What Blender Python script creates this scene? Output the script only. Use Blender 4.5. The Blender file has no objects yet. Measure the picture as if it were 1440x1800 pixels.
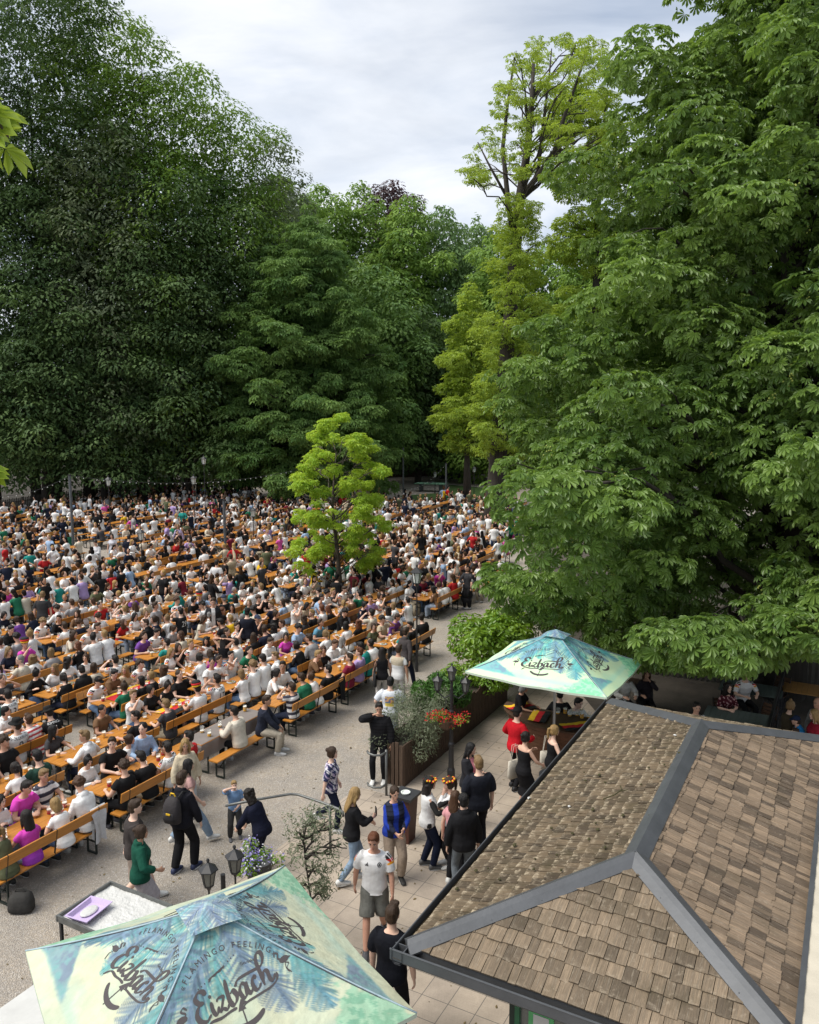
import bpy, math, random
import numpy as np
from mathutils import Vector, Matrix
from mathutils.bvhtree import BVHTree
S = bpy.context.scene
COL = S.collection
rnd = random.Random(7)
rng = np.random.default_rng(11)
R = math.radians
# ------------------------------------------------------------------ camera, sky, sun, exposure
CAM_H, PITCH, FPX = 8.1, R(7.5), 1442.0
cam = bpy.data.objects.new('camera', bpy.data.cameras.new('camera'))
COL.objects.link(cam); S.camera = cam
cam.location = (0, 0, CAM_H); cam.rotation_euler = (R(90) - PITCH, 0, 0)
cam.data.sensor_fit = 'HORIZONTAL'; cam.data.sensor_width = 36; cam.data.lens = 36 * FPX / 1440
cam.data.clip_start = .1; cam.data.clip_end = 3000
SUN_EL, SUN_AZ = R(56), R(-104)          # azimuth measured from +Y towards +X
sun_dir = Vector((math.sin(SUN_AZ) * math.cos(SUN_EL), math.cos(SUN_AZ) * math.cos(SUN_EL), math.sin(SUN_EL)))
W = bpy.data.worlds.new('World'); S.world = W; W.use_nodes = True
def world_sky():
    nt = W.node_tree; N = nt.nodes; L = nt.links; N.clear()
    out = N.new('ShaderNodeOutputWorld'); bg = N.new('ShaderNodeBackground'); bg.inputs[1].default_value = 1.0
    L.new(bg.outputs[0], out.inputs[0])
    sky = N.new('ShaderNodeTexSky'); sky.sky_type = 'NISHITA'; sky.sun_disc = False
    sky.sun_elevation = SUN_EL; sky.sun_rotation = SUN_AZ
    sm = N.new('ShaderNodeMix'); sm.data_type = 'RGBA'; sm.blend_type = 'MULTIPLY'; sm.inputs[0].default_value = 1
    L.new(sky.outputs[0], sm.inputs[6]); sm.inputs[7].default_value = (.11, .11, .11, 1)
    tc = N.new('ShaderNodeTexCoord'); sep = N.new('ShaderNodeSeparateXYZ'); L.new(tc.outputs['Generated'], sep.inputs[0])
    ad = N.new('ShaderNodeMath'); ad.operation = 'MAXIMUM'; L.new(sep.outputs[2], ad.inputs[0]); ad.inputs[1].default_value = 0
    ad2 = N.new('ShaderNodeMath'); ad2.operation = 'ADD'; L.new(ad.outputs[0], ad2.inputs[0]); ad2.inputs[1].default_value = .28
    dv = N.new('ShaderNodeVectorMath'); dv.operation = 'DIVIDE'; cb = N.new('ShaderNodeCombineXYZ')
    for i in range(3): L.new(ad2.outputs[0], cb.inputs[i])
    L.new(tc.outputs['Generated'], dv.inputs[0]); L.new(cb.outputs[0], dv.inputs[1])
    mp = N.new('ShaderNodeMapping'); mp.inputs['Scale'].default_value = (1.25, 2.3, .2); mp.inputs['Rotation'].default_value = (0, 0, R(24)); mp.inputs['Location'].default_value = (.35, .1, 0)
    L.new(dv.outputs[0], mp.inputs[0])
    n1 = N.new('ShaderNodeTexNoise'); n1.inputs['Scale'].default_value = 1.5; n1.inputs['Detail'].default_value = 9; n1.inputs['Roughness'].default_value = .56; n1.inputs['Distortion'].default_value = .35
    L.new(mp.outputs[0], n1.inputs[0])
    r1 = N.new('ShaderNodeValToRGB'); e = r1.color_ramp.elements
    e[0].position = .30; e[0].color = (.24, .275, .335, 1); e[1].position = .66; e[1].color = (.52, .525, .54, 1)
    m = e.new(.47); m.color = (.355, .385, .435, 1)
    L.new(n1.outputs[0], r1.inputs[0])
    # brighter cloud where the sun stands behind it
    dt = N.new('ShaderNodeVectorMath'); dt.operation = 'DOT_PRODUCT'; L.new(tc.outputs['Generated'], dt.inputs[0])
    g = Vector((-.10, .90, .42)).normalized(); dt.inputs[1].default_value = g
    mr = N.new('ShaderNodeMapRange'); mr.inputs[1].default_value = .955; mr.inputs[2].default_value = 1; mr.inputs[3].default_value = 0; mr.inputs[4].default_value = .75
    L.new(dt.outputs['Value'], mr.inputs[0])
    n2 = N.new('ShaderNodeTexNoise'); n2.inputs['Scale'].default_value = 3.2; n2.inputs['Detail'].default_value = 6; L.new(mp.outputs[0], n2.inputs[0])
    mm = N.new('ShaderNodeMath'); mm.operation = 'MULTIPLY'; L.new(mr.outputs[0], mm.inputs[0]); L.new(n2.outputs[0], mm.inputs[1])
    mx = N.new('ShaderNodeMix'); mx.data_type = 'RGBA'; L.new(mm.outputs[0], mx.inputs[0]); L.new(r1.outputs[0], mx.inputs[6]); mx.inputs[7].default_value = (.70, .675, .63, 1)
    # blue gaps low over the horizon
    mg = N.new('ShaderNodeMix'); mg.data_type = 'RGBA'; mg.inputs[0].default_value = .86
    L.new(sm.outputs[2], mg.inputs[6]); L.new(mx.outputs[2], mg.inputs[7])
    L.new(mg.outputs[2], bg.inputs[0])
world_sky()
sl = bpy.data.lights.new('sun', 'SUN'); sl.energy = 2.3; sl.angle = R(42); sl.color = (1, .95, .86)
so = bpy.data.objects.new('sun', sl); COL.objects.link(so)
so.rotation_euler = (-sun_dir).to_track_quat('-Z', 'Y').to_euler(); so.location = (0, 0, 40)
S.view_settings.view_transform = 'Standard'; S.view_settings.look = 'None'
S.view_settings.exposure = 1.03; S.view_settings.gamma = 1
S.cycles.max_bounces = 7; S.cycles.diffuse_bounces = 4; S.cycles.glossy_bounces = 2; S.cycles.transmission_bounces = 4
S.cycles.transparent_max_bounces = 6; S.cycles.caustics_reflective = False; S.cycles.caustics_refractive = False
S.cycles.use_denoising = True
# ------------------------------------------------------------------ photo geometry
_c, _s = math.cos(PITCH), math.sin(PITCH)
def G(px, py, z=0.0):                    # the point at height z seen at photo pixel (px, py)
    u = (900 - py) / FPX; d = np.array([(px - 720) / FPX, _c + u * _s, -_s + u * _c])
    return d * ((z - CAM_H) / d[2]) + np.array([0, 0, CAM_H])
def GD(px, py, depth):                   # the point seen at that pixel at world distance y = depth
    u = (900 - py) / FPX; d = np.array([(px - 720) / FPX, _c + u * _s, -_s + u * _c])
    return d * (depth / d[1]) + np.array([0, 0, CAM_H])
def proj(p):
    dz = p[2] - CAM_H; dep = p[1] * _c - dz * _s
    if dep < .3: return (-9e9, 9e9)
    return 720 + FPX * p[0] / dep, 900 - FPX * (p[1] * _s + dz * _c) / dep
AL = R(61.5); AX = np.array([math.cos(AL), math.sin(AL), 0]); BX = np.array([math.sin(AL), -math.cos(AL), 0])
def ab(a, b, z=0.0): return AX * a + BX * b + np.array([0, 0, z])
def AB(p): return float(p @ AX), float(p @ BX)
# ------------------------------------------------------------------ mesh helpers
class MB:
    def __init__(s): s.V = []; s.F = []; s.M = []; s.n = 0; s.C = []; s.UV = []; s.A = []
    def add(s, V, F, mat=0, col=None, uv=None, attr=None):
        V = np.asarray(V, float); s.V.append(V)
        s.C.append(np.tile(np.array(col, float), (len(V), 1)) if col is not None and np.ndim(col) == 1 else (np.asarray(col, float) if col is not None else np.ones((len(V), 3))))
        Fs = F if isinstance(F, list) and len(F) and isinstance(F[0], np.ndarray) and F[0].ndim == 2 else None
        if Fs is None:
            d = {}
            for f in F: d.setdefault(len(f), []).append(f)
            Fs = [np.array(v) for v in d.values()]
        for f in Fs:
            s.F.append(f + s.n); s.M.append(np.full(len(f), mat))
            s.A.append(np.full(len(f), 0. if attr is None else attr) if np.ndim(attr) == 0 or attr is None else np.asarray(attr, float))
        s.UV.append(np.asarray(uv, float) if uv is not None else np.zeros((len(V), 2)))
        s.n += len(V); return s
    def box(s, c, size, ax=None, **k):
        h = np.array(size) / 2.; c = np.array(c, float)
        V = np.array([[x, y, z] for x in (-1, 1) for y in (-1, 1) for z in (-1, 1)]) * h
        if ax is not None: V = V @ np.array(ax)
        return s.add(V + c, [np.array([[0, 1, 3, 2], [4, 6, 7, 5], [0, 4, 5, 1], [2, 3, 7, 6], [0, 2, 6, 4], [1, 5, 7, 3]])], **k)
    def bar(s, p, q, w, h, up=(0, 0, 1), **k):
        p = np.array(p, float); q = np.array(q, float); d = q - p; L = np.linalg.norm(d); x = d / L
        y = np.cross(up, x)
        if np.linalg.norm(y) < 1e-4: y = np.cross((1, 0, 0), x)
        y /= np.linalg.norm(y); z = np.cross(x, y)
        return s.box((p + q) / 2, (L, w, h), np.array([x, y, z]), **k)
    def loft(s, rings, caps=True, closed=False, **k):
        rings = [np.asarray(r, float) for r in rings]; m = len(rings[0]); n = len(rings)
        V = np.concatenate(rings); i = np.arange(m); j = (i + 1) % m; F = []
        for a in range(n if closed else n - 1):
            b = (a + 1) % n; F.append(np.stack([a * m + i, a * m + j, b * m + j, b * m + i], 1))
        F = [np.concatenate(F)]
        if caps and not closed:
            V = np.concatenate([V, rings[0].mean(0)[None], rings[-1].mean(0)[None]]); c0, c1 = n * m, n * m + 1
            F.append(np.concatenate([np.stack([np.full(m, c0), j, i], 1), np.stack([np.full(m, c1), (n - 1) * m + i, (n - 1) * m + j], 1)]))
        return s.add(V, F, **k)
    def tube(s, pts, rad, seg=8, squash=None, **k):
        pts = [np.array(p, float) for p in pts]; n = len(pts)
        if np.ndim(rad) == 0: rad = [rad] * n
        T = []
        for i in range(n):
            t = pts[min(i + 1, n - 1)] - pts[max(i - 1, 0)]; T.append(t / (np.linalg.norm(t) + 1e-9))
        u = np.cross(T[0], (0, 0, 1) if abs(T[0][2]) < .9 else (0, 1, 0)); u /= np.linalg.norm(u)
        an = np.arange(seg) * 2 * math.pi / seg; rings = []
        for i in range(n):
            u = u - T[i] * (u @ T[i]); u /= np.linalg.norm(u); v = np.cross(T[i], u)
            rings.append(pts[i] + rad[i] * (np.cos(an)[:, None] * u + np.sin(an)[:, None] * v))
        return s.loft(rings, **k)
    def lathe(s, prof, c=(0, 0, 0), seg=16, **k):
        an = np.arange(seg) * 2 * math.pi / seg; c = np.array(c, float)
        return s.loft([c + np.stack([r * np.cos(an), r * np.sin(an), np.full(seg, z)], 1) for r, z in prof], **k)
    def ball(s, c, r, seg=10, rings=7, ax=None, **k):
        r = np.ones(3) * r; an = np.arange(seg) * 2 * math.pi / seg; L = []
        for t in np.linspace(-.96, .96, rings):
            q = math.sqrt(1 - t * t); P = np.stack([q * np.cos(an), q * np.sin(an), np.full(seg, t)], 1) * r
            if ax is not None: P = P @ np.array(ax)
            L.append(P + np.array(c, float))
        return s.loft(L, **k)
    def build(s, name, mats, parent=None, smooth=False, usecol=False, useuv=False, useattr=False, mesh_only=False):
        me = mesh_np(name, np.concatenate(s.V), s.F, mats, np.concatenate(s.M), smooth, np.concatenate(s.C) if usecol else None,
                     np.concatenate(s.UV) if useuv else None, np.concatenate(s.A) if useattr else None)
        return me if mesh_only else link(name, me, parent)
def mesh_np(name, V, Fs, mats, M=None, smooth=False, C=None, UV=None, A=None):
    me = bpy.data.meshes.new(name)
    me.vertices.add(len(V)); me.vertices.foreach_set('co', np.ascontiguousarray(V, dtype=np.float32).ravel())
    idx = np.concatenate([f.ravel() for f in Fs]).astype(np.int32)
    cnt = np.concatenate([np.full(len(f), f.shape[1]) for f in Fs]); st = np.concatenate([[0], np.cumsum(cnt)[:-1]]).astype(np.int32)
    me.loops.add(len(idx)); me.loops.foreach_set('vertex_index', idx)
    me.polygons.add(len(cnt)); me.polygons.foreach_set('loop_start', st)
    if M is not None: me.polygons.foreach_set('material_index', M.astype(np.int32))
    me.polygons.foreach_set('use_smooth', np.full(len(cnt), smooth))
    for m in (mats if isinstance(mats, (list, tuple)) else [mats]): me.materials.append(m)
    if C is not None:
        a = me.attributes.new('col', 'FLOAT_COLOR', 'POINT'); a.data.foreach_set('color', np.concatenate([C, np.ones((len(C), 1))], 1).astype(np.float32).ravel())
    if UV is not None:
        u = me.uv_layers.new(name='UVMap'); u.data.foreach_set('uv', UV[idx].astype(np.float32).ravel())
    if A is not None:
        a = me.attributes.new('rv', 'FLOAT', 'FACE'); a.data.foreach_set('value', A.astype(np.float32))
    me.update(calc_edges=True); me.validate(); return me
def link(name, data, parent=None):
    o = bpy.data.objects.new(name, data); COL.objects.link(o)
    if parent is not None: o.parent = parent
    return o
def tag(o, label=None, cat=None, group=None, kind=None):
    if label: o['label'] = label
    if cat: o['category'] = cat
    if group: o['group'] = group
    if kind: o['kind'] = kind
    return o
def empty(name, loc=(0, 0, 0), rz=0.0, label=None, cat=None, group=None):
    o = bpy.data.objects.new(name, None); COL.objects.link(o); o.location = [float(v) for v in loc]; o.rotation_euler = (0, 0, rz); o.empty_display_size = .1
    return tag(o, label, cat, group)
def copy_tree(o, parent=None):
    c = o.copy(); COL.objects.link(c)
    if parent is not None: c.parent = parent
    for ch in list(o.children): copy_tree(ch, c)
    return c
def ordi(n):
    w = ['zeroth', 'first', 'second', 'third', 'fourth', 'fifth', 'sixth', 'seventh', 'eighth', 'ninth', 'tenth', 'eleventh', 'twelfth', 'thirteenth', 'fourteenth', 'fifteenth', 'sixteenth', 'seventeenth', 'eighteenth', 'nineteenth', 'twentieth', 'twenty-first', 'twenty-second', 'twenty-third', 'twenty-fourth', 'twenty-fifth', 'twenty-sixth', 'twenty-seventh', 'twenty-eighth']
    return w[n] if n < len(w) else '%dth' % n
# ------------------------------------------------------------------ materials
def mat(name, color=(.5, .5, .5), rough=.7, var=0.0, vscale=6.0, bump=0.0, bscale=40.0, metal=0.0, src=None, dark=None, stretch=None, spec=.4, coord='Object', vdetail=4):
    m = bpy.data.materials.new(name); m.use_nodes = True; nt = m.node_tree; N = nt.nodes; L = nt.links; b = N['Principled BSDF']
    b.inputs['Roughness'].default_value = rough; b.inputs['Metallic'].default_value = metal; b.inputs['Specular IOR Level'].default_value = spec
    tc = N.new('ShaderNodeTexCoord'); co = tc.outputs[coord]
    if stretch: mp = N.new('ShaderNodeMapping'); mp.inputs['Scale'].default_value = stretch; L.new(co, mp.inputs[0]); co = mp.outputs[0]
    if src == 'object': cn = N.new('ShaderNodeObjectInfo').outputs['Color']
    elif src == 'attr': a = N.new('ShaderNodeAttribute'); a.attribute_name = 'col'; cn = a.outputs['Color']
    else: c = N.new('ShaderNodeRGB'); c.outputs[0].default_value = (*color, 1); cn = c.outputs[0]
    if var > 0:
        n = N.new('ShaderNodeTexNoise'); n.inputs['Scale'].default_value = vscale; n.inputs['Detail'].default_value = vdetail; n.inputs['Roughness'].default_value = .65; L.new(co, n.inputs[0])
        mr = N.new('ShaderNodeMapRange'); mr.inputs[1].default_value = .3; mr.inputs[2].default_value = .7; mr.inputs[3].default_value = 0; mr.inputs[4].default_value = 1; L.new(n.outputs[0], mr.inputs[0])
        mx = N.new('ShaderNodeMix'); mx.data_type = 'RGBA'; L.new(mr.outputs[0], mx.inputs[0])
        k = N.new('ShaderNodeMix'); k.data_type = 'RGBA'; k.blend_type = 'MULTIPLY'; k.inputs[0].default_value = 1; L.new(cn, k.inputs[6])
        dk = dark or (1 - var, 1 - var, 1 - var); k.inputs[7].default_value = (*dk, 1)
        L.new(k.outputs[2], mx.inputs[6]); L.new(cn, mx.inputs[7]); cn = mx.outputs[2]
    L.new(cn, b.inputs['Base Color'])
    if bump > 0:
        n = N.new('ShaderNodeTexNoise'); n.inputs['Scale'].default_value = bscale; n.inputs['Detail'].default_value = 5; L.new(co, n.inputs[0])
        bp = N.new('ShaderNodeBump'); bp.inputs['Strength'].default_value = bump; bp.inputs['Distance'].default_value = .02; L.new(n.outputs[0], bp.inputs['Height']); L.new(bp.outputs[0], b.inputs['Normal'])
    return m
def leaf_mat(name, c0, c1, trans=(.25, .4, .05), tw=.3, rough=.45, clump=.5, spec=.45):
    """c0..c1: leaf to leaf variation; translucent second lobe."""
    m = bpy.data.materials.new(name); m.use_nodes = True; nt = m.node_tree; N = nt.nodes; L = nt.links; b = N['Principled BSDF']; out = N['Material Output']
    b.inputs['Roughness'].default_value = rough; b.inputs['Specular IOR Level'].default_value = spec
    a = N.new('ShaderNodeAttribute'); a.attribute_name = 'rv'
    r = N.new('ShaderNodeMix'); r.data_type = 'RGBA'; L.new(a.outputs['Fac'], r.inputs[0]); r.inputs[6].default_value = (*c0, 1); r.inputs[7].default_value = (*c1, 1)
    L.new(r.outputs[2], b.inputs['Base Color'])
    t = N.new('ShaderNodeBsdfTranslucent'); k = N.new('ShaderNodeMix'); k.data_type = 'RGBA'; k.inputs[0].default_value = .5
    L.new(r.outputs[2], k.inputs[6]); k.inputs[7].default_value = (*trans, 1); L.new(k.outputs[2], t.inputs[0])
    ms = N.new('ShaderNodeMixShader'); ms.inputs[0].default_value = tw; L.new(b.outputs[0], ms.inputs[1]); L.new(t.outputs[0], ms.inputs[2]); L.new(ms.outputs[0], out.inputs[0])
    return m
def gravel_mat():
    m = bpy.data.materials.new('gravel'); m.use_nodes = True; nt = m.node_tree; N = nt.nodes; L = nt.links; b = N['Principled BSDF']; b.inputs['Roughness'].default_value = .95; b.inputs['Specular IOR Level'].default_value = .15
    tc = N.new('ShaderNodeTexCoord')
    def noise(sc, det=4, ro=.6):
        n = N.new('ShaderNodeTexNoise'); n.inputs['Scale'].default_value = sc; n.inputs['Detail'].default_value = det; n.inputs['Roughness'].default_value = ro; L.new(tc.outputs['Object'], n.inputs[0]); return n.outputs[0]
    def mr(s, a, c, lo=0, hi=1):
        x = N.new('ShaderNodeMapRange'); x.inputs[1].default_value = a; x.inputs[2].default_value = c; x.inputs[3].default_value = lo; x.inputs[4].default_value = hi; L.new(s, x.inputs[0]); return x.outputs[0]
    def mix(f, a, c, bl='MIX'):
        x = N.new('ShaderNodeMix'); x.data_type = 'RGBA'; x.blend_type = bl
        for i, v in ((0, f), (6, a), (7, c)):
            if isinstance(v, (tuple, float, int)): x.inputs[i].default_value = v
            else: L.new(v, x.inputs[i])
        return x.outputs[2]
    vo = N.new('ShaderNodeTexVoronoi'); vo.inputs['Scale'].default_value = 60; L.new(tc.outputs['Object'], vo.inputs[0])
    st = N.new('ShaderNodeSeparateColor'); L.new(vo.outputs['Color'], st.inputs[0])
    c = mix(mr(noise(.35, 5), .38, .62), (.375, .33, .275, 1), (.46, .38, .285, 1))
    c = mix(mr(noise(1.7, 6, .7), .35, .7), c, (.30, .27, .235, 1))
    c = mix(mr(noise(16, 4, .7), .4, .62, 0, .55), c, (.25, .232, .21, 1))
    c = mix(mr(st.outputs[0], 0, 1, 0, .45), c, (.20, .185, .17, 1))
    c = mix(mr(st.outputs[1], .72, .95, 0, .5), c, (.55, .52, .48, 1))
    L.new(c, b.inputs['Base Color'])
    bp = N.new('ShaderNodeBump'); bp.inputs['Strength'].default_value = .8; bp.inputs['Distance'].default_value = .02
    L.new(vo.outputs['Distance'], bp.inputs['Height']); L.new(bp.outputs[0], b.inputs['Normal'])
    return m
def slab_mat():
    m = bpy.data.materials.new('concrete_slabs'); m.use_nodes = True; nt = m.node_tree; N = nt.nodes; L = nt.links; b = N['Principled BSDF']; b.inputs['Roughness'].default_value = .85
    tc = N.new('ShaderNodeTexCoord'); br = N.new('ShaderNodeTexBrick'); br.offset = 0; br.inputs['Scale'].default_value = 1
    br.inputs['Brick Width'].default_value = .4; br.inputs['Row Height'].default_value = .4; br.inputs['Mortar Size'].default_value = .006; br.inputs['Mortar Smooth'].default_value = .2
    br.inputs['Color1'].default_value = (.39, .325, .255, 1); br.inputs['Color2'].default_value = (.345, .29, .235, 1); br.inputs['Mortar'].default_value = (.13, .115, .10, 1); br.inputs['Bias'].default_value = 0
    L.new(tc.outputs['Object'], br.inputs[0])
    n = N.new('ShaderNodeTexNoise'); n.inputs['Scale'].default_value = 1.4; n.inputs['Detail'].default_value = 8; n.inputs['Roughness'].default_value = .7; L.new(tc.outputs['Object'], n.inputs[0])
    mr = N.new('ShaderNodeMapRange'); mr.inputs[1].default_value = .3; mr.inputs[2].default_value = .7; mr.inputs[3].default_value = .72; mr.inputs[4].default_value = 1.12; L.new(n.outputs[0], mr.inputs[0])
    n3 = N.new('ShaderNodeTexNoise'); n3.inputs['Scale'].default_value = 45; n3.inputs['Detail'].default_value = 3; L.new(tc.outputs['Object'], n3.inputs[0])
    m3 = N.new('ShaderNodeMapRange'); m3.inputs[3].default_value = .82; m3.inputs[4].default_value = 1.15; L.new(n3.outputs[0], m3.inputs[0])
    k = N.new('ShaderNodeMath'); k.operation = 'MULTIPLY'; L.new(mr.outputs[0], k.inputs[0]); L.new(m3.outputs[0], k.inputs[1])
    cb = N.new('ShaderNodeCombineColor')
    for i in range(3): L.new(k.outputs[0], cb.inputs[i])
    x = N.new('ShaderNodeMix'); x.data_type = 'RGBA'; x.blend_type = 'MULTIPLY'; x.inputs[0].default_value = 1; L.new(br.outputs[0], x.inputs[6]); L.new(cb.outputs[0], x.inputs[7]); L.new(x.outputs[2], b.inputs['Base Color'])
    bp = N.new('ShaderNodeBump'); bp.inputs['Strength'].default_value = .3; bp.inputs['Distance'].default_value = .01; L.new(n3.outputs[0], bp.inputs['Height']); L.new(bp.outputs[0], b.inputs['Normal'])
    return m
def shingle_mat(name, base, dark, moss, pale, edge=0.0):
    m = bpy.data.materials.new(name); m.use_nodes = True; nt = m.node_tree; N = nt.nodes; L = nt.links; b = N['Principled BSDF']; b.inputs['Roughness'].default_value = .9; b.inputs['Specular IOR Level'].default_value = .2
    uv = N.new('ShaderNodeUVMap'); mp = N.new('ShaderNodeMapping'); mp.inputs['Scale'].default_value = (60, 3.2, 1); L.new(uv.outputs[0], mp.inputs[0])
    n = N.new('ShaderNodeTexNoise'); n.inputs['Scale'].default_value = 1; n.inputs['Detail'].default_value = 6; n.inputs['Roughness'].default_value = .7; L.new(mp.outputs[0], n.inputs[0])
    a = N.new('ShaderNodeAttribute'); a.attribute_name = 'rv'; tc = N.new('ShaderNodeTexCoord')
    def mr(s, lo, hi, x=0, y=1):
        q = N.new('ShaderNodeMapRange'); q.inputs[1].default_value = lo; q.inputs[2].default_value = hi; q.inputs[3].default_value = x; q.inputs[4].default_value = y; L.new(s, q.inputs[0]); return q.outputs[0]
    def mix(f, c, d, bl='MIX'):
        x = N.new('ShaderNodeMix'); x.data_type = 'RGBA'; x.blend_type = bl
        for i, v in ((0, f), (6, c), (7, d)):
            if isinstance(v, (tuple, float, int)): x.inputs[i].default_value = v
            else: L.new(v, x.inputs[i])
        return x.outputs[2]
    c = mix(mr(a.outputs['Fac'], 0, 1), (*base, 1), (*dark, 1))
    c = mix(mr(n.outputs[0], .36, .60, 0, 1), c, mix(.55, c, (.03, .025, .02, 1)))
    c = mix(mr(n.outputs[0], .56, .72, 0, .7), c, (*pale, 1))
    n2 = N.new('ShaderNodeTexNoise'); n2.inputs['Scale'].default_value = 2.6; n2.inputs['Detail'].default_value = 7; n2.inputs['Roughness'].default_value = .72; L.new(tc.outputs['Object'], n2.inputs[0])
    c = mix(mr(n2.outputs[0], .5, .68, 0, moss), c, (.055, .045, .025, 1))
    n4 = N.new('ShaderNodeTexNoise'); n4.inputs['Scale'].default_value = 14; n4.inputs['Detail'].default_value = 6; n4.inputs['Roughness'].default_value = .75; L.new(tc.outputs['Object'], n4.inputs[0])
    c = mix(mr(n4.outputs[0], .57, .72, 0, .7 * moss + .15), c, (*pale, 1))
    sx = N.new('ShaderNodeSeparateXYZ'); L.new(uv.outputs[0], sx.inputs[0]); md = N.new('ShaderNodeMath'); md.operation = 'MODULO'; md.inputs[1].default_value = 10; L.new(sx.outputs[1], md.inputs[0])
    eg = N.new('ShaderNodeMath'); eg.operation = 'MULTIPLY'; L.new(mr(md.outputs[0], .0, .065, 1, 0), eg.inputs[0]); L.new(mr(n4.outputs[0], .45, .62, 0, 1), eg.inputs[1])
    ek = N.new('ShaderNodeMath'); ek.operation = 'MULTIPLY'; ek.inputs[1].default_value = edge; L.new(eg.outputs[0], ek.inputs[0]); c = mix(ek.outputs[0], c, (*pale, 1))
    L.new(c, b.inputs['Base Color'])
    bp = N.new('ShaderNodeBump'); bp.inputs['Strength'].default_value = .6; bp.inputs['Distance'].default_value = .012; L.new(n.outputs[0], bp.inputs['Height']); L.new(bp.outputs[0], b.inputs['Normal'])
    return m
MT = {}
MT['gravel'] = gravel_mat(); MT['slab'] = slab_mat()
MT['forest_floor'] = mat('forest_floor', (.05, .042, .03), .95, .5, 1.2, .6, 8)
MT['dirt_or_shade'] = mat('painted_shade', (.085, .072, .058), .95, .45, 1.5, .5, 20)  # dark tone that paints in the canopy's shade under the chestnut
MT['grass'] = mat('lawn', (.06, .12, .025), .9, .4, 3, .5, 30)
MT['orange'] = mat('varnished_orange_wood', (.50, .205, .033), .38, .3, 3.0, .05, 8, stretch=(1, 14, 14), spec=.5)
MT['steel'] = mat('dark_green_steel', (.018, .026, .022), .5, .2, 8)
MT['black_metal'] = mat('black_metal', (.02, .02, .022), .45, .25, 10, spec=.5)
MT['grey_pole'] = mat('grey_pole', (.10, .11, .12), .5, .2, 4, metal=.2)
MT['galv'] = mat('galvanised_tube', (.16, .165, .16), .45, .35, 9, metal=.4)
MT['flash'] = mat('grey_roof_metal', (.085, .09, .098), .48, .25, 3.2, .08, 20, metal=.25)
MT['gutter_in'] = mat('gutter_debris', (.10, .07, .03), .95, .6, 9, .8, 30)
MT['brown_wood'] = mat('brown_wood', (.085, .045, .026), .55, .45, 3, .15, 12, stretch=(1, 12, 12))
MT['bar_wood'] = mat('bar_slats', (.15, .065, .035), .5, .4, 4, .1, 10)
MT['fence_wood'] = mat('weathered_fence', (.10, .064, .042), .85, .55, 6, .4, 18, stretch=(6, 6, .7))
MT['grey_fence'] = mat('grey_old_fence', (.075, .066, .055), .9, .45, 5, .3, 18)
MT['bark'] = mat('bark', (.05, .043, .035), .95, .5, 7, .9, 14, stretch=(1, 1, .25))
MT['bark_light'] = mat('bark_grey', (.12, .10, .08), .95, .5, 7, .9, 14, stretch=(1, 1, .25))
MT['glass'] = mat('frosted_glass', (.62, .66, .62), .25, .1, 6, spec=.6)
MT['lamp_glass'] = mat('lantern_glass', (.12, .13, .12), .12, .2, 6, spec=.8)
MT['cloth'] = mat('cloth', rough=.88, var=.3, vscale=7, bump=.9, bscale=9, src='object', spec=.15)
MT['cloth_print'] = mat('printed_cloth', rough=.88, var=.16, vscale=7, bump=.85, bscale=9, src='attr', spec=.15)
MT['denim'] = mat('denim', rough=.9, var=.3, vscale=14, bump=.5, bscale=18, src='object', spec=.1)
MT['skin'] = mat('skin', rough=.55, var=.1, vscale=12, src='object', spec=.3)
MT['hair'] = mat('hair', rough=.5, var=.5, vscale=26, bump=.6, bscale=60, src='object', stretch=(3, 3, .6), spec=.35)
MT['eye'] = mat('eye', (.02, .018, .016), .25); MT['lip'] = mat('lip', (.34, .12, .10), .5); MT['brow'] = mat('brow', (.045, .03, .02), .8); MT['eyewhite'] = mat('eye_white', (.6, .58, .55), .4)
MT['shoe'] = mat('shoe', rough=.6, var=.2, vscale=20, src='object'); MT['sole'] = mat('sole', (.62, .61, .58), .7, .15, 20)
MT['crowd'] = mat('crowd_cloth', rough=.85, var=.18, vscale=9, bump=.3, bscale=14, src='attr', spec=.15)
MT['white'] = mat('white_paint', (.56, .56, .54), .5, .2, 2.2)
MT['cream'] = mat('cream_render', (.47, .43, .35), .85, .15, 1.5, .15, 30)
MT['dkgreen'] = mat('dark_green_paint', (.012, .028, .022), .4, .2, 5)
MT['num'] = mat('black_print', (.015, .015, .016), .7); MT['white_num'] = mat('white_print', (.75, .75, .74), .7)
MT['logo'] = mat('grey_print', (.060, .052, .054), .8); MT['gold'] = mat('gold_print', (.55, .33, .05), .6)
MT['red'] = mat('red_cloth', (.50, .012, .018), .8, .15, 9, .3, 14); MT['yellow'] = mat('yellow_cloth', (.75, .46, .02), .8, .15, 9, .3, 14); MT['blackc'] = mat('black_cloth', (.012, .012, .013), .85, .1, 9, .3, 14)
MT['plain'] = mat('plain_paint', rough=.6, var=.12, vscale=10, src='object')
def flag_mat(): return [MT['blackc'], MT['red'], MT['yellow']]
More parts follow.
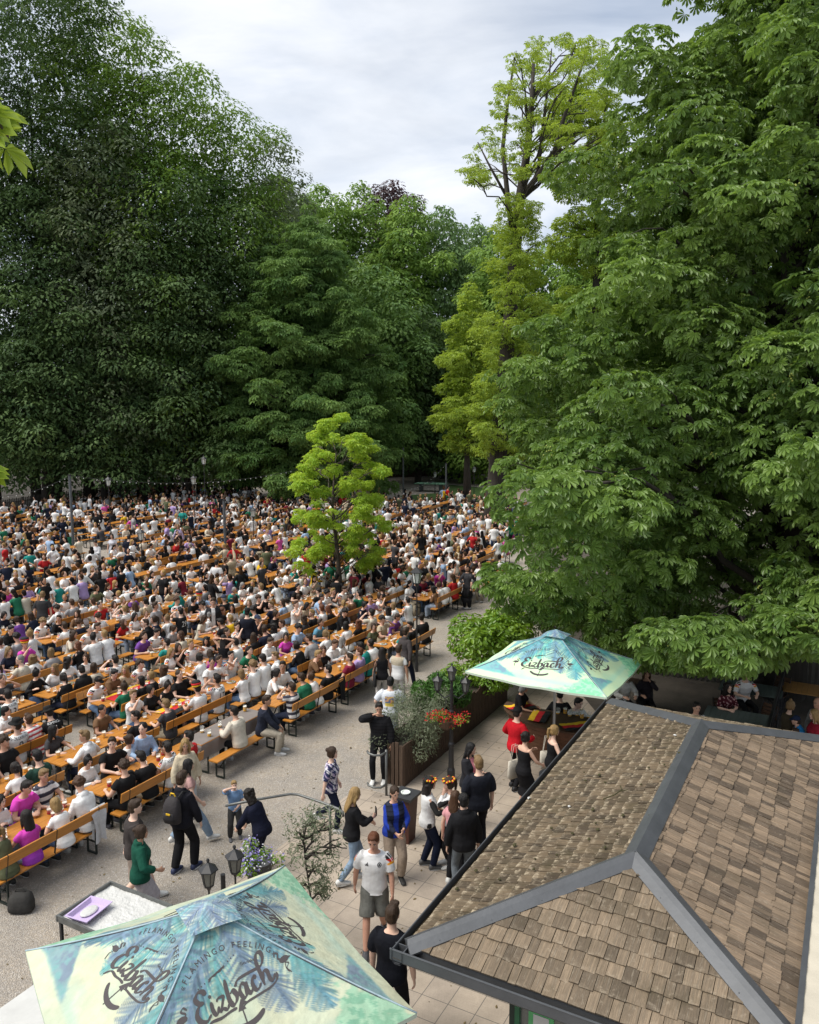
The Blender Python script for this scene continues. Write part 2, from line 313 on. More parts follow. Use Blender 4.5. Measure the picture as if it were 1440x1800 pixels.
# ------------------------------------------------------------------ the ground
def sheet(name, pts, z, m, kind='structure', rz=None):
    mb = MB(); P = [np.array([p[0], p[1], 0.]) for p in pts]; mb.add(np.array(P), [np.array([list(range(len(P)))])])
    o = mb.build(name, m); o.location.z = z; tag(o, kind=kind); return o
def sheet_ab(name, pts, z, m):           # laid out along the terrace axes so that the slab joints follow them
    mb = MB(); mb.add(np.array([[p[0], p[1], 0.] for p in pts]), [np.array([list(range(len(pts)))])])
    o = mb.build(name, m); o.matrix_world = Matrix(((AX[0], -BX[0], 0, 0), (AX[1], -BX[1], 0, 0), (0, 0, 1, z), (0, 0, 0, 1))); tag(o, kind='structure'); return o
sheet('ground', [(-900, -60), (900, -60), (900, 1500), (-900, 1500)], 0, MT['gravel'])
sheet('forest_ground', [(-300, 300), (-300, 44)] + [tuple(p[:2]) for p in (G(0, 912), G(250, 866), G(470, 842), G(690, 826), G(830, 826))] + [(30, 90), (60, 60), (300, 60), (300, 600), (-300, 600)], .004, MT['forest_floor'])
sheet('lawn', [tuple(G(*p)[:2]) for p in ((700, 872), (778, 866), (790, 852), (900, 862), (900, 886), (815, 884), (735, 880))], .004, MT['grass'])
# frame of sheet_ab: x = a, y = -b
sheet_ab('terrace_paving', [(2, 8.87), (14.05, 8.87), (14.05, 8.0), (40, 8.0), (40, -14), (2, -14)], .006, MT['slab'])
sheet_ab('painted_shade_ground', [(19.6, 4.9), (24.2, 7.9), (31.5, 11.6), (55, 20), (60, -20), (19.6, -20)], .011, MT['dirt_or_shade'])  # dark sheet over paving and gravel, painting the chestnut's shade
# ------------------------------------------------------------------ kiosk with the shingle roof
KC = ab(6.57, -3.56)                      # below the eave corner nearest the camera
def K(a, b, z): return KC + AX * a + BX * b + np.array([0, 0, z])
def kiosk():
    ze, zr = 2.8, 3.39; A0, A1, L, RB = 1.64, 5.71, 7.59, 1.80
    root = empty('kiosk', K(0, 0, 0), AL - R(90), 'low kiosk with weathered wood shingle hip roof and grey metal ridge caps', 'kiosk')
    inv = np.array([BX, AX, [0, 0, 1]])    # world -> local (x = b, y = a)
    def loc(P): return (np.asarray(P) - KC) @ inv.T
    m1 = shingle_mat('old_shingle', (.17, .125, .078), (.055, .041, .027), .85, (.42, .35, .25), .8)
    m2 = shingle_mat('shingle', (.30, .22, .15), (.085, .064, .047), .3, (.42, .35, .27))
    m3 = shingle_mat('front_shingle', (.27, .205, .14), (.10, .078, .055), .4, (.38, .32, .24), .25)
    mb = MB()
    def face(O, u, vtop, lim, mi, expo, wr, tilt=.03):
        O, u, T = np.array(O, float), np.array(u, float), np.array(vtop, float); Lv = np.linalg.norm(T - O - u * ((T - O) @ u)); v = (T - O - u * ((T - O) @ u)) / Lv; n = np.cross(u, v); n = n * np.sign(n[2])
        n_rows = int(Lv / expo) + 1
        u0, u1 = lim(0); w0, w1 = lim(1)
        mb.add([O + u * u0 - n * .02, O + u * u1 - n * .02, O + v * Lv + u * w1 - n * .02, O + v * Lv + u * w0 - n * .02], [np.array([[0, 1, 2, 3]])], mat=3)
        for r in range(n_rows):
            va = r * expo; vb = min(va + expo * 1.25, Lv); 
            if vb - va < .02: continue
            la, ha = lim(va / Lv); lb, hb = lim(vb / Lv); x = la - rnd.random() * wr[1]
            while x < ha:
                w = rnd.uniform(*wr); xa, xb = x + .003, x + w - .003; x += w
                q = [max(xa, la), min(xb, ha), min(xb, hb), max(xa, lb)]
                if q[1] - q[0] < .012: continue
                if q[2] < q[3]: q[2] = q[3] = (q[2] + q[3]) / 2
                d = rnd.uniform(-.014, .014); h0 = tilt + rnd.uniform(-.006, .009); h1 = .006 + rnd.uniform(0, .003); sk = rnd.uniform(-.005, .005)
                va2 = max(0, va + d) if r else va - .03
                B = [(q[0], va2, h0 + sk), (q[1], va2, h0 - sk), (q[2], vb, h1), (q[3], vb, h1), (q[0], va2, h0 - .018), (q[1], va2, h0 - .018), (q[2], vb, -.008), (q[3], vb, -.008)]
                V = [O + u * a_ + v * b_ + n * c_ for a_, b_, c_ in B]; ox, oy = rnd.random() * 5, rnd.randrange(1, 12) * 10
                mb.add(V, [np.array([[0, 1, 2, 3], [4, 5, 1, 0], [5, 6, 2, 1], [7, 4, 0, 3]])], mat=mi, uv=[(a_ + ox, b_ - va2 + oy) for a_, b_, c_ in B], attr=rnd.random() ** 1.3)
    C0, C1 = np.array([0, 0, ze]), np.array([0, L, ze]); P0, P1 = np.array([RB, A0, zr]), np.array([RB, A1, zr])
    face(C0, (0, 1, 0), P0, lambda t: (A0 * t, L + (A1 - L) * t), 0, .145, (.055, .15), .024)
    BB = 3.75
    face((BB, 0, ze), (0, 1, 0), P0, lambda t: (A0 * t, L + (A1 - L) * t), 1, .17, (.055, .145), .018)
    face(C0, (1, 0, 0), P0, lambda t: (RB * t, BB + (RB - BB) * t), 2, .165, (.08, .17), .022)
    face(C1, (1, 0, 0), P1, lambda t: (RB * t, BB + (RB - BB) * t), 0, .18, (.1, .2), .03)
    mb.build('roof', [m1, m2, m3, MT['brown_wood']], root, useuv=True, useattr=True)
    cap = MB()
    def hip(p, q, na, nb, w=.125, h=.045):
        p, q = np.array(p, float), np.array(q, float); d = (q - p) / np.linalg.norm(q - p)
        sa = np.cross(d, na); sb = np.cross(nb, d)
        if sa @ (np.array([p[0] - 1.9, p[1] - 3.8, 0])) < -9e9: pass
        u = np.array([0, 0, 1.])
        def ring(c): return [c + sa * w + na * (h - .02), c + sa * .04 + na * h + u * .012, c + u * (h + .03), c + sb * .04 + nb * h + u * .012, c + sb * w + nb * (h - .02), c + sb * w + nb * .0, c - u * .05, c + sa * w + na * .0]
        cap.loft([ring(p), ring(q)])
        for k in range(1, int(np.linalg.norm(q - p) / .55) + 1):
            c = p + d * .55 * k
            for s_, n_ in ((sa, na), (sb, nb)): cap.ball(c + s_ * (w - .03) + n_ * (h - .012), .008, 6, 4)
    def nrm(a_, b_, c_):
        n = np.cross(np.array(b_) - a_, np.array(c_) - a_); n /= np.linalg.norm(n); return n * np.sign(n[2])
    nl = nrm(C0, C1, P0); nr = nrm(np.array([BB, 0, ze]), np.array([BB, L, ze]), P0); nf = nrm(C0, np.array([BB, 0, ze]), P0); nk = nrm(C1, np.array([BB, L, ze]), P1)
    d0 = (C0 - P0) / np.linalg.norm(C0 - P0)
    hip(P0 + d0 * .02, C0 + d0 * .03, nl, nf); hip(P0, np.array([BB, 0, ze]), nf, nr); hip(P1 + [0, .06, 0], P0 - [0, .02, 0], nl, nr); hip(C1, P1, nl, nk) ; hip(P1, np.array([BB, L, ze]), nr, nk)
    cap.build('ridge_cap', MT['flash'], root)
    gt = MB(); g2 = MB()
    def gutter(p, q, out):
        p, q, out = np.array(p, float), np.array(q, float), np.array(out, float); u = np.array([0, 0, 1.])
        prof = [(.0, .0), (.0, -.09), (.03, -.12), (.10, -.12), (.13, -.09), (.13, .0), (.145, .0), (.145, -.10), (.105, -.135), (.025, -.135), (-.015, -.10), (-.015, 0)]
        gt.loft([[c + out * a_ * .8 + u * (b_ - .01) for a_, b_ in prof] for c in (p, q)], caps=False)
        g2.add([p + out * .004 - u * .085, q + out * .004 - u * .085, q + out * .1 - u * .085, p + out * .1 - u * .085], [np.array([[0, 1, 2, 3]])])
        gt.tube([p + out * .11 - u * .005, q + out * .11 - u * .005], .010, 6)
    gutter((-.02, -.14, ze), (-.02, L + .1, ze), (-1, 0, 0)); gutter((-.155, -.02, ze), (BB, -.02, ze), (0, -1, 0))
    g = gt.build('gutter', MT['flash'], root); g2.build('leaf_debris', MT['gutter_in'], g)
    w = MB(); x0, y0, x1, y1 = .86, .5, 3.6, L - .5
    w.box(((x0 + x1) / 2, (y0 + y1) / 2, 1.35), (x1 - x0, y1 - y0, 2.7))
    w.build('wall', MT['dkgreen'], root)
    sf = MB(); sf.box((1.9, L / 2, ze - .11), (3.66, L - .1, .02)); sf.build('soffit', MT['brown_wood'], root)
    for x in (.95, 1.62, 2.3):               # green framed panes with notices on the front
        fr = MB(); cx = x + .3
        for dx in (-.29, .29): fr.box((cx + dx, y0 - .02, 1.55), (.05, .06, 1.9))
        for dz in (.6, 1.55, 2.475): fr.box((cx, y0 - .021, dz), (.53, .05, .05))
        f = fr.build('window', mat('window_frame', (.02, .11, .05), .4, .2, 6), root)
        p = MB(); p.box((cx, y0 - .006, 1.55), (.53, .008, 1.85)); p.build('pane', MT['lamp_glass'], f)
        n = MB(); n.box((cx - .05, y0 - .016, 2.0), (.26, .006, .36)); n.build('notice', mat('notice', (.10, .38, .14), .6, .2, 9), f)
        n = MB(); n.box((cx - .05, y0 - .022, 2.05), (.16, .004, .2)); n.build('notice', MT['white'], f)
    n = MB(); n.box((3.2, y0 - .012, 1.6), (.3, .012, .42)); n.build('poster', MT['white'], root)
    # moss tufts, twigs and leaf litter lying on the old side
    lt = MB()
    for k in range(46):
        t = rnd.random(); a_ = rnd.uniform(.3 + A0 * t, L - .3 - 1.9 * t); P = C0 + (P0 - C0) * np.array([t, 0, t]) + np.array([0, a_, 0]) + nl * .045
        r = rnd.uniform(.010, .026); lt.ball(P, (r, r * rnd.uniform(.7, 2), .012), 6, 4, mat=0 if rnd.random() < .93 else 1)
    P = C0 + (P0 - C0) * np.array([.6, 0, .6]) + np.array([0, 3.1, 0]) + nl * .055
    lt.tube([P, P + [.12, .1, .045], P + [.17, .25, .06], P + [.12, .36, .05]], .008, 5, mat=0); lt.tube([P + [.15, .2, .05], P + [.25, .22, .09]], .006, 5, mat=0)
    lt.build('moss_and_litter', [mat('moss', (.06, .055, .02), .95, .4, 40), MT['white']], root)['kind'] = 'stuff'
kiosk()
def cream_awning():
    root = empty('awning', K(-4.14, 3.35, 0), AL - R(90), 'cream awning sheet with grey metal edge beside the shingle roof', 'awning')
    mb = MB(); n = 120; x = np.linspace(.1, 4, 12); y = np.linspace(0, 9.15, n); V = []
    for i, yy in enumerate(y):
        for xx in x: V.append((xx, yy, 2.97 + xx * .17 + .006 * math.sin(yy * 22)))
    F = [(i * 12 + j, i * 12 + j + 1, (i + 1) * 12 + j + 1, (i + 1) * 12 + j) for i in range(n - 1) for j in range(11)]
    mb.add(V, F); mb.build('sheet', MT['cream'], root, smooth=True)
    e = MB(); e.box((.09, 4.575, 2.93), (.05, 9.15, .15)); e.build('edge_rail', MT['flash'], root)
    for yy in (.3, 4.6, 9.0):
        e = MB(); e.box((3.9, yy, 1.7), (.08, .08, 3.4)); e.build('post', MT['grey_pole'], root)
        e = MB(); e.box((.2, yy, 1.4), (.08, .08, 2.74)); e.build('post', MT['grey_pole'], root)
cream_awning()
# ------------------------------------------------------------------ lettering
_tc = {}
def text2d(s, size=1.0):
    """flat outline of a string in the default font: 2-D vertices and faces"""
    if s not in _tc:
        cu = bpy.data.curves.new('t', 'FONT'); cu.body = s; cu.resolution_u = 3; o = bpy.data.objects.new('t', cu)
        me = o.to_mesh(); V = np.array([v.co[:2] for v in me.vertices]) if len(me.vertices) else np.zeros((0, 2)); F = [tuple(p.vertices) for p in me.polygons]
        o.to_mesh_clear(); bpy.data.objects.remove(o); bpy.data.curves.remove(cu); _tc[s] = (V, F)
    V, F = _tc[s]; return V * size, F
def spline(P, n=10):
    P = [np.array(p, float) for p in P]; P = [2 * P[0] - P[1]] + P + [2 * P[-1] - P[-2]]; out = []
    for i in range(1, len(P) - 2):
        for t in np.linspace(0, 1, n, endpoint=False):
            a, b, c, d = P[i - 1:i + 3]; out.append(.5 * (2 * b + (c - a) * t + (2 * a - 5 * b + 4 * c - d) * t * t + (3 * b - a - 3 * c + d) * t ** 3))
    return np.array(out + [P[-2]])
def ribbon(P, w, n=10, nib=R(28), ends=True):
    """a brush stroke: thick down strokes, thin hairlines"""
    Q = spline(P, n); T = np.gradient(Q, axis=0); T /= np.linalg.norm(T, axis=1)[:, None] + 1e-9; N = np.stack([-T[:, 1], T[:, 0]], 1)
    k = .32 + .68 * np.abs(T[:, 0] * math.sin(nib) - T[:, 1] * math.cos(nib)) ** 1.3
    s = np.linspace(0, 1, len(Q)); k = k * np.minimum(1, .5 + 8 * np.minimum(s, 1 - s)); V = np.concatenate([Q + N * (k * w / 2)[:, None], Q - N * (k * w / 2)[:, None]]); m = len(Q)
    return V, [(i, i + 1, m + i + 1, m + i) for i in range(m - 1)]
def logo2d():
    st = [([(1.30, 1.62), (1.22, 1.93), (.85, 2.02), (.5, 1.72), (.6, 1.33), (1.0, 1.16)], .30), ([(1.0, 1.18), (.5, 1.05), (.18, .55), (.3, .05), (.75, -.1), (1.2, .2)], .32),
          ([(1.5, .98), (1.42, .4), (1.5, .06), (1.7, .06), (1.95, .45)], .27), ([(1.9, .8), (2.1, .98), (2.5, .93), (2.3, .55), (1.98, .05), (2.2, .12), (2.5, -.02), (2.75, .3)], .24),
          ([(3.1, 1.95), (2.95, 1.2), (2.86, .4), (3.0, .0), (3.32, .12), (3.5, .5), (3.36, .92), (3.08, .82)], .30),
          ([(4.45, .86), (4.1, .97), (3.82, .55), (3.9, .03), (4.2, .1), (4.45, .9), (4.42, .25), (4.6, .02), (4.85, .3)], .27),
          ([(5.4, .82), (5.2, .98), (4.95, .6), (5.0, .05), (5.3, .02), (5.6, .3)], .27),
          ([(5.78, .0), (5.85, .9), (5.9, 1.8), (6.15, 2.35), (6.5, 2.3), (6.5, 1.85), (6.1, 1.42), (5.2, 1.42), (4.1, 1.42), (3.75, 1.2), (3.7, 1.05)], .27),
          ([(5.8, .3), (6.1, .9), (6.4, .8), (6.38, .2), (6.6, .02), (6.9, .35)], .27),
          ([(.35, -.9), (.9, -.35), (1.8, -.38), (2.6, -.3), (3.15, -.32)], .26), ([(3.4, -.75), (3.9, -.42), (5.0, -.4), (6.2, -.35), (6.85, -.1), (7.05, .35)], .22),
          # flamingos left and right, bridge sign, banner
          ([(7.35, 1.35), (7.5, 1.6), (7.72, 1.45), (7.6, 1.15), (7.75, .95)], .12), ([(8.0, .6), (8.25, .4), (7.95, .15), (8.15, -.3)], .07), ([(8.0, .6), (7.9, .2), (8.0, -.2)], .06),
          ([(-.35, 1.35), (-.55, 1.6), (-.8, 1.4), (-.55, 1.15), (-.65, .95)], .12), ([(-.9, .6), (-1.1, .3), (-.95, -.2)], .07)]
    V, F, n = [], [], 0
    for P, w in st:
        v, f = ribbon(P, w * 1.32); V.append(v); F += [tuple(i + n for i in q) for q in f]; n += len(v)
    def fan(P):
        nonlocal n
        V.append(np.array(P)); F.append(tuple(n + i for i in range(len(P)))); n += len(P)
    an = np.linspace(0, 2 * math.pi, 14, endpoint=False)
    fan(np.stack([8.02 + .42 * np.cos(an), .85 + .24 * np.sin(an)], 1)); fan(np.stack([-.92 + .42 * np.cos(an), .85 + .24 * np.sin(an)], 1)); fan(np.stack([1.57 + .13 * np.cos(an), 1.36 + .13 * np.sin(an)], 1))
    fan([(8.3, .95), (8.65, .8), (8.3, .7)]); fan([(-1.2, .95), (-1.55, .8), (-1.2, .7)])
    a = -.02; V = [np.stack([v[:, 0] - 3.6, v[:, 1] - .8], 1) for v in V]
    fan([(-1.6, 1.75), (-.1, 2.1), (-.05, 2.22), (-.1, 1.95), (-.35, 1.93), (-.5, 1.82), (-.8, 1.83), (-1.0, 1.72), (-1.3, 1.74), (-1.55, 1.56), (-1.7, 1.52)])
    for dx, dy in ((-2.6, 1.45), (-2.3, 1.5), (-2.0, 1.58), (.3, 2.2), (.6, 2.28), (.9, 2.36)): fan(np.stack([dx + .05 * np.cos(an), dy + .05 * np.sin(an)], 1))
    V = np.concatenate(V); ca, sa = math.cos(R(9)), math.sin(R(9)); V = np.stack([V[:, 0] * ca - V[:, 1] * sa * .6, V[:, 0] * sa + V[:, 1] * ca], 1)
    # banner below with a mast
    Vs, Fs = [V], list(F); n = len(V)
    def addp(v, f):
        nonlocal n
        Vs.append(v); Fs.extend(tuple(i + n for i in q) for q in f); n += len(v)
    bn = [(1.9 * math.sin(t), -1.15 - 1.5 * math.cos(t)) for t in np.linspace(-.95, .95, 12)]; addp(*ribbon(bn, .42, 4, nib=R(90)))
    addp(np.array([(-.05, -3.0), (.05, -3.0), (.05, -1.5), (-.05, -1.5)]), [(0, 1, 2, 3)]); addp(np.array([(-.35, -1.5), (.3, -1.5), (.15, -1.2), (.5, -1.05), (.1, -.7), (-.15, -1.1)]), [(0, 1, 2, 3, 4, 5)])
    # arched motto
    txt = '«FLAMINGO FEELING»'; rad = 4.7; size = .64; ws = []
    for ch in txt:
        v, f = text2d(ch, size); ws.append((v[:, 0].max() if len(v) else .2) + .16)
    tot = sum(ws); th = tot / rad / 2
    for ch, w in zip(txt, ws):
        v, f = text2d(ch, size); t = th - w / 2 / rad; th -= w / rad
        if len(v):
            x = v[:, 0] - (w - .16) / 2; y = v[:, 1] + rad; c, s = math.cos(t), math.sin(t); addp(np.stack([x * c - y * s, x * s + y * c - 1.6], 1), f)
    v, f = text2d('Getränke', .32); addp(v * [1, 1] + [.9, 1.55], f)
    return np.concatenate(Vs), Fs
LOGO = logo2d()
# ------------------------------------------------------------------ parasols with the printed jungle
def vnoise(x, y, seed):
    g = np.random.default_rng(seed).random((64, 64)); xi, yi = np.floor(x).astype(int), np.floor(y).astype(int); fx, fy = x - xi, y - yi; fx = fx * fx * (3 - 2 * fx); fy = fy * fy * (3 - 2 * fy)
    q = lambda a, b: g[(xi + a) % 64, (yi + b) % 64]
    return (q(0, 0) * (1 - fx) + q(1, 0) * fx) * (1 - fy) + (q(0, 1) * (1 - fx) + q(1, 1) * fx) * fy
def fbm(x, y, seed, o=4): return sum(vnoise(x * 2 ** k, y * 2 ** k, seed + k) * .5 ** k for k in range(o)) / sum(.5 ** k for k in range(o))
def paint(x, y):
    """the print of one parasol panel: x along the hem, y from hem (0) to apex (1.65)"""
    def lay(c, col, a): return c * (1 - a[:, None]) + np.array(col) * a[:, None]
    sm = lambda e0, e1, t: np.clip((t - e0) / (e1 - e0), 0, 1) ** 2 * (3 - 2 * np.clip((t - e0) / (e1 - e0), 0, 1))
    n1 = fbm(x * 1.6 + 9, y * 1.6 + 3, 1); n2 = fbm(x * 6 + 5, y * 6 + 7, 5); n3 = fbm(x * 18 + 30, y * 18 + 11, 9, 3)
    c = np.tile(np.array([.60, .66, .52]), (len(x), 1)); c = lay(c, (.68, .68, .50), sm(.4, .7, n1)); c = lay(c, (.46, .64, .58), sm(.5, .8, n2) * .4)
    c = lay(c, (.30, .56, .56), sm(.42, .6, n1) * sm(.75, 1.15, y + .25 * n2) * .4)                       # teal sky round the palms
    wat = sm(.14, .2, y) * (1 - sm(.25, .36, y + .06 * n1)); c = lay(c, (.40, .62, .57), wat * .5)
    hill = sm(0, .05, (.62 - .55 * np.abs(x + 1.1) ** .8 + .12 * (n2 - .5) - y)) * sm(.16, .22, y + .03 * n2)
    c = lay(c, (.16, .34, .46), hill * (.7 + .25 * n3)); c = lay(c, (.20, .24, .40), hill * sm(.5, .66, n2) * .7); c = lay(c, (.20, .48, .50), hill * sm(.5, .62, n3) * .6)
    fol = sm(0, .10, (.52 - .9 * np.abs(x - .98) - y * .9 + .5 * (n2 - .5) + .35 * (n3 - .5))); c = lay(c, (.14, .48, .32), fol * .8); c = lay(c, (.38, .64, .46), fol * sm(.5, .56, n3))
    rs = np.random.default_rng(4)
    def frond(o, ang, ln, col, bend=-.5):
        nonlocal c
        t = np.linspace(0, 1, 30); a = ang + bend * t; px = o[0] + np.cumsum(np.cos(a)) * ln / 30; py = o[1] + np.cumsum(np.sin(a)) * ln / 30
        for i in range(1, 30):
            L = ln * .42 * math.sin(math.pi * min(1, .15 + t[i] * .85)) + .02
            for sgn in (-1, 1):
                th = a[i] + sgn * (1.05 - .45 * t[i]) + rs.normal(0, .08) - .35; ex, ey = px[i] + L * math.cos(th), py[i] + L * math.sin(th)
                dx, dy = ex - px[i], ey - py[i]; q = np.clip(((x - px[i]) * dx + (y - py[i]) * dy) / (dx * dx + dy * dy), 0, 1)
                d = np.hypot(x - px[i] - q * dx, y - py[i] - q * dy); wdt = .010 * (1 - .75 * q)
                al = np.clip((wdt + .006 - d) / .008, 0, 1); c = lay(c, np.array(col) * (.6 + .9 * rs.random()), al * .72)
    blue, teal, vio = (.10, .27, .38), (.10, .36, .40), (.14, .22, .36)
    for o, a, l, cl, b in (((.0, 1.5), 3.6, .75, blue, .6), ((.02, 1.5), -.5, .7, blue, -.7), ((0, 1.45), 4.3, .62, teal, .3), ((.05, 1.42), -1.2, .6, vio, -.3), ((-.3, 1.2), 3.5, .7, teal, .9),
                           ((.3, 1.2), -.4, .75, blue, -.9), ((-.2, 1.05), 4.0, .5, teal, .5), ((.25, 1.0), -1.0, .5, vio, -.5), ((.6, .8), -.9, .45, blue, -.5), ((-.5, .95), 3.4, .6, vio, .9), ((.55, .95), -.3, .5, teal, -.8), ((-.12, 1.3), 3.9, .7, vio, .5), ((.1, 1.55), 1.0, .3, blue, 0), ((-.75, .7), 3.3, .5, blue, .8)):
        frond(o, a, l, cl, b)
    return np.clip(c, 0, 1)
PARASOL_PAINT = {}
def parasol(name, c, ang, hx, hy, ze, za, label, dirt_or_shade):
    root = empty(name, (c[0], c[1], 0), ang, label, 'parasol', 'printed parasols of the beer garden')
    cors = [(-hx, -hy), (hx, -hy), (hx, hy), (-hx, hy)]
    mats = [MT['cloth_print'] if dirt_or_shade else bpy.data.materials.get('bright_print') or mat('bright_print', rough=.8, var=.06, vscale=5, src='attr')]
    can = MB(); prints = []; nu, nv = 150, 120
    for k in range(4):
        p, q = np.array(cors[k]), np.array(cors[(k + 1) % 4]); mid = (p + q) / 2; hf = (q - p) / 2; hl = np.linalg.norm(hf); sl = math.hypot(np.linalg.norm(mid), za - ze)
        def P(u, v, off=0.0):
            u, v = np.asarray(u, float), np.asarray(v, float); xy = (mid + u[..., None] * hf) * v[..., None]
            z = za + (ze - za) * v - .16 * v * (1 - v) - .05 * np.cos(u * math.pi / 2) * v + .012 * np.sin(u * 9 + k) * v * (1 - abs(u)) + .020 * (fbm(xy[..., 0] * 2.2 + 9, xy[..., 1] * 2.2 + 9, 41 + k, 3) - .5) * v * (1 - np.abs(u) ** 6) * (1 - v ** 8) + off
            return np.concatenate([xy, z[..., None]], -1)
        u, v = np.meshgrid(np.linspace(-1, 1, nu), np.linspace(.004, 1, nv)); V = P(u.ravel(), v.ravel()); i = np.arange(nv - 1)[:, None] * nu + np.arange(nu - 1)
        key = 0
        if key not in PARASOL_PAINT: PARASOL_PAINT[key] = paint((u * v * 1.5).ravel(), ((1 - v) * 1.65).ravel())
        cc = PARASOL_PAINT[key].copy()
        if dirt_or_shade: st = fbm(V[:, 0] * 1.7 + 8, V[:, 1] * 1.7 + 8, 21); f2 = fbm(V[:, 0] * 9 + 8, V[:, 1] * 9 + 8, 31); g = cc.mean(1, keepdims=True); cc = (g + (cc - g) * .80) * np.array([.97, 1.0, .92]) * (.64 + .28 * st + .1 * (f2 - .5))[:, None]
        else: cc = np.clip(cc * np.array([.84, 1.08, .94]), 0, .9)
        can.add(V, [np.stack([i, i + 1, i + 1 + nu, i + nu], -1).reshape(-1, 4)], col=cc)
        hem = np.linspace(-1, 1, 40); A_ = P(hem, np.ones(40)); B_ = A_ - [0, 0, .045]; j = np.arange(39)
        can.add(np.concatenate([A_, B_]), [np.stack([j, j + 40, j + 41, j + 1], 1)], col=np.tile([.5, .58, .48], (80, 1)))
        s = .128 * min(1, hl / 1.5); LV, LF = LOGO
        x = LV[:, 0] * s; y = (.86 if dirt_or_shade else .70) + LV[:, 1] * s * (.93 if dirt_or_shade else 1); x = x * (.93 if dirt_or_shade else 1); vv = 1 - y / 1.65 * 1.0; lg = MB(); prints.append(lg); lg.add(P(x / np.maximum(vv * hl, .05), vv, .004), LF)
        seam = np.linspace(.05, 1, 14); can.tube(list(P(np.full(14, -1.), seam, .003)), .009, 5, col=(.35, .45, .50))
    ob = can.build('canopy', mats, root, smooth=True, usecol=True)
    for lg in prints: lg.build('print', MT['logo'], ob)
    cp = MB(); t = .17
    for k in range(4):
        p, q = np.array(cors[k]), np.array(cors[(k + 1) % 4]); n_ = 40; u, v = np.meshgrid(np.linspace(0, 1, n_), np.linspace(.0, 1, n_)); u, v = u.ravel(), v.ravel()
        e = (p[None] * (1 - u[:, None]) + q[None] * u[:, None]) * t * v[:, None]; z = za + .045 - (za - ze) * t * v * .95 + .012 * np.sin(u * math.pi) * v
        idx = np.arange(n_ - 1)[:, None] * n_ + np.arange(n_ - 1); cc = paint((u - .5) * v * .9 + .1, 1.45 - v * .45)
        if dirt_or_shade: g = cc.mean(1, keepdims=True); cc = (g + (cc - g) * .72) * .86
        cp.add(np.concatenate([e, z[:, None]], 1), [np.stack([idx, idx + 1, idx + 1 + n_, idx + n_], -1).reshape(-1, 4)], col=cc)
    cp.build('vent_cap', mats, root, usecol=True)
    fr = MB()
    for k in cors: fr.bar((0, 0, za - .06), (k[0] * .985, k[1] * .985, ze - .02), .03, .02)
    for k in cors: fr.bar((k[0] * .5, k[1] * .5, (za + ze) / 2 - .04), (0, 0, ze - .25), .02, .02)
    fr.build('rib', MT['grey_pole'], root)
    po = MB(); po.lathe([(.028, .05), (.028, za - .02)], seg=14); po.build('pole', mat('pole_aluminium', (.5, .52, .53), .35, .1, 5, metal=.6), root)
    bs = MB(); bs.lathe([(.3, .006), (.3, .07), (.06, .09), (.05, .35)], seg=20); bs.build('base', MT['grey_pole'], root)
u1c = (G(57, 1665, 2.4) + G(725, 1790, 2.4)) / 2
parasol("parasol", u1c, R(33), 1.48, 1.49, 2.4, 3.2, 'large faded jungle print parasol at the bottom of the photo', True)
_L, _F = G(818, 1180, 2.5), G(1067, 1226, 2.5); _d = (_F - _L) / np.linalg.norm(_F - _L); _n = np.array([-_d[1], _d[0], 0])
u2c = (_L + _F) / 2 + _n * 1.27
parasol('parasol', u2c, math.atan2(_d[1], _d[0]), np.linalg.norm(_F - _L) / 2, 1.27, 2.5, 3.28, 'bright turquoise jungle print parasol above the flag covered bar counter', False)
# ------------------------------------------------------------------ trees
def _fr(N, U):
    N = N / (np.linalg.norm(N, axis=1)[:, None] + 1e-9); U = U - N * (U * N).sum(1)[:, None]; U /= np.linalg.norm(U, axis=1)[:, None] + 1e-9
    return N, U, np.cross(N, U)
def leaves(P, N, U, size, tmpl):
    """one leaf (template of u, w, n rows and quads) at every point P"""
    N, U, Wd = _fr(N, U); T, Q = tmpl; T = np.array(T, float); Q = np.array(Q); n, k = len(P), len(T); size = np.broadcast_to(size, (n,))
    V = P[:, None, :] + size[:, None, None] * (T[None, :, 0:1] * U[:, None] + T[None, :, 1:2] * Wd[:, None] + T[None, :, 2:3] * N[:, None])
    return V.reshape(-1, 3), (np.arange(n)[:, None, None] * k + Q[None]).reshape(-1, Q.shape[1])
def palmate(nl, tri=False):
    T, Q = [], []
    for i, a in enumerate(np.linspace(-1.75, 1.75, nl)):
        L = 1.0 - .16 * abs(a) ** 1.3; c, s = math.cos(a), math.sin(a); b = len(T); dr = -.32 * L
        pts = [(0.04, 0, 0), (.45, -.10, -.02), (.78, -.165, dr * .45), (1, 0, dr), (.78, .165, dr * .45), (.45, .10, -.02)] if not tri else [(0.03, 0, 0), (.72, -.17, dr * .4), (1, 0, dr), (.72, .17, dr * .4)]
        for x, y, z in pts: T.append((L * (x * c - y * s), L * (x * s + y * c), z - .03 * abs(y) * 6 * 0 + (.05 if abs(y) > .05 else 0)))
        Q += [(b, b + 1, b + 2, b + 3), (b, b + 3, b + 4, b + 5)] if not tri else [(b, b + 1, b + 2, b + 3)]
    return T, Q
LEAF7, LEAF5, = palmate(7), palmate(5, True)
OVAL = ([(0, 0, 0), (.35, -.24, .06), (.75, -.2, .0), (1, 0, -.12), (.75, .2, 0), (.35, .24, .06)], [(0, 1, 2, 3), (0, 3, 4, 5)])
DIAM = ([(0, 0, 0), (.5, -.3, .08), (1, 0, -.1), (.5, .3, .08)], [(0, 1, 2, 3)])
NARROW = ([(0, 0, 0), (.5, -.13, .03), (1, 0, -.06), (.5, .13, .03)], [(0, 1, 2, 3)])
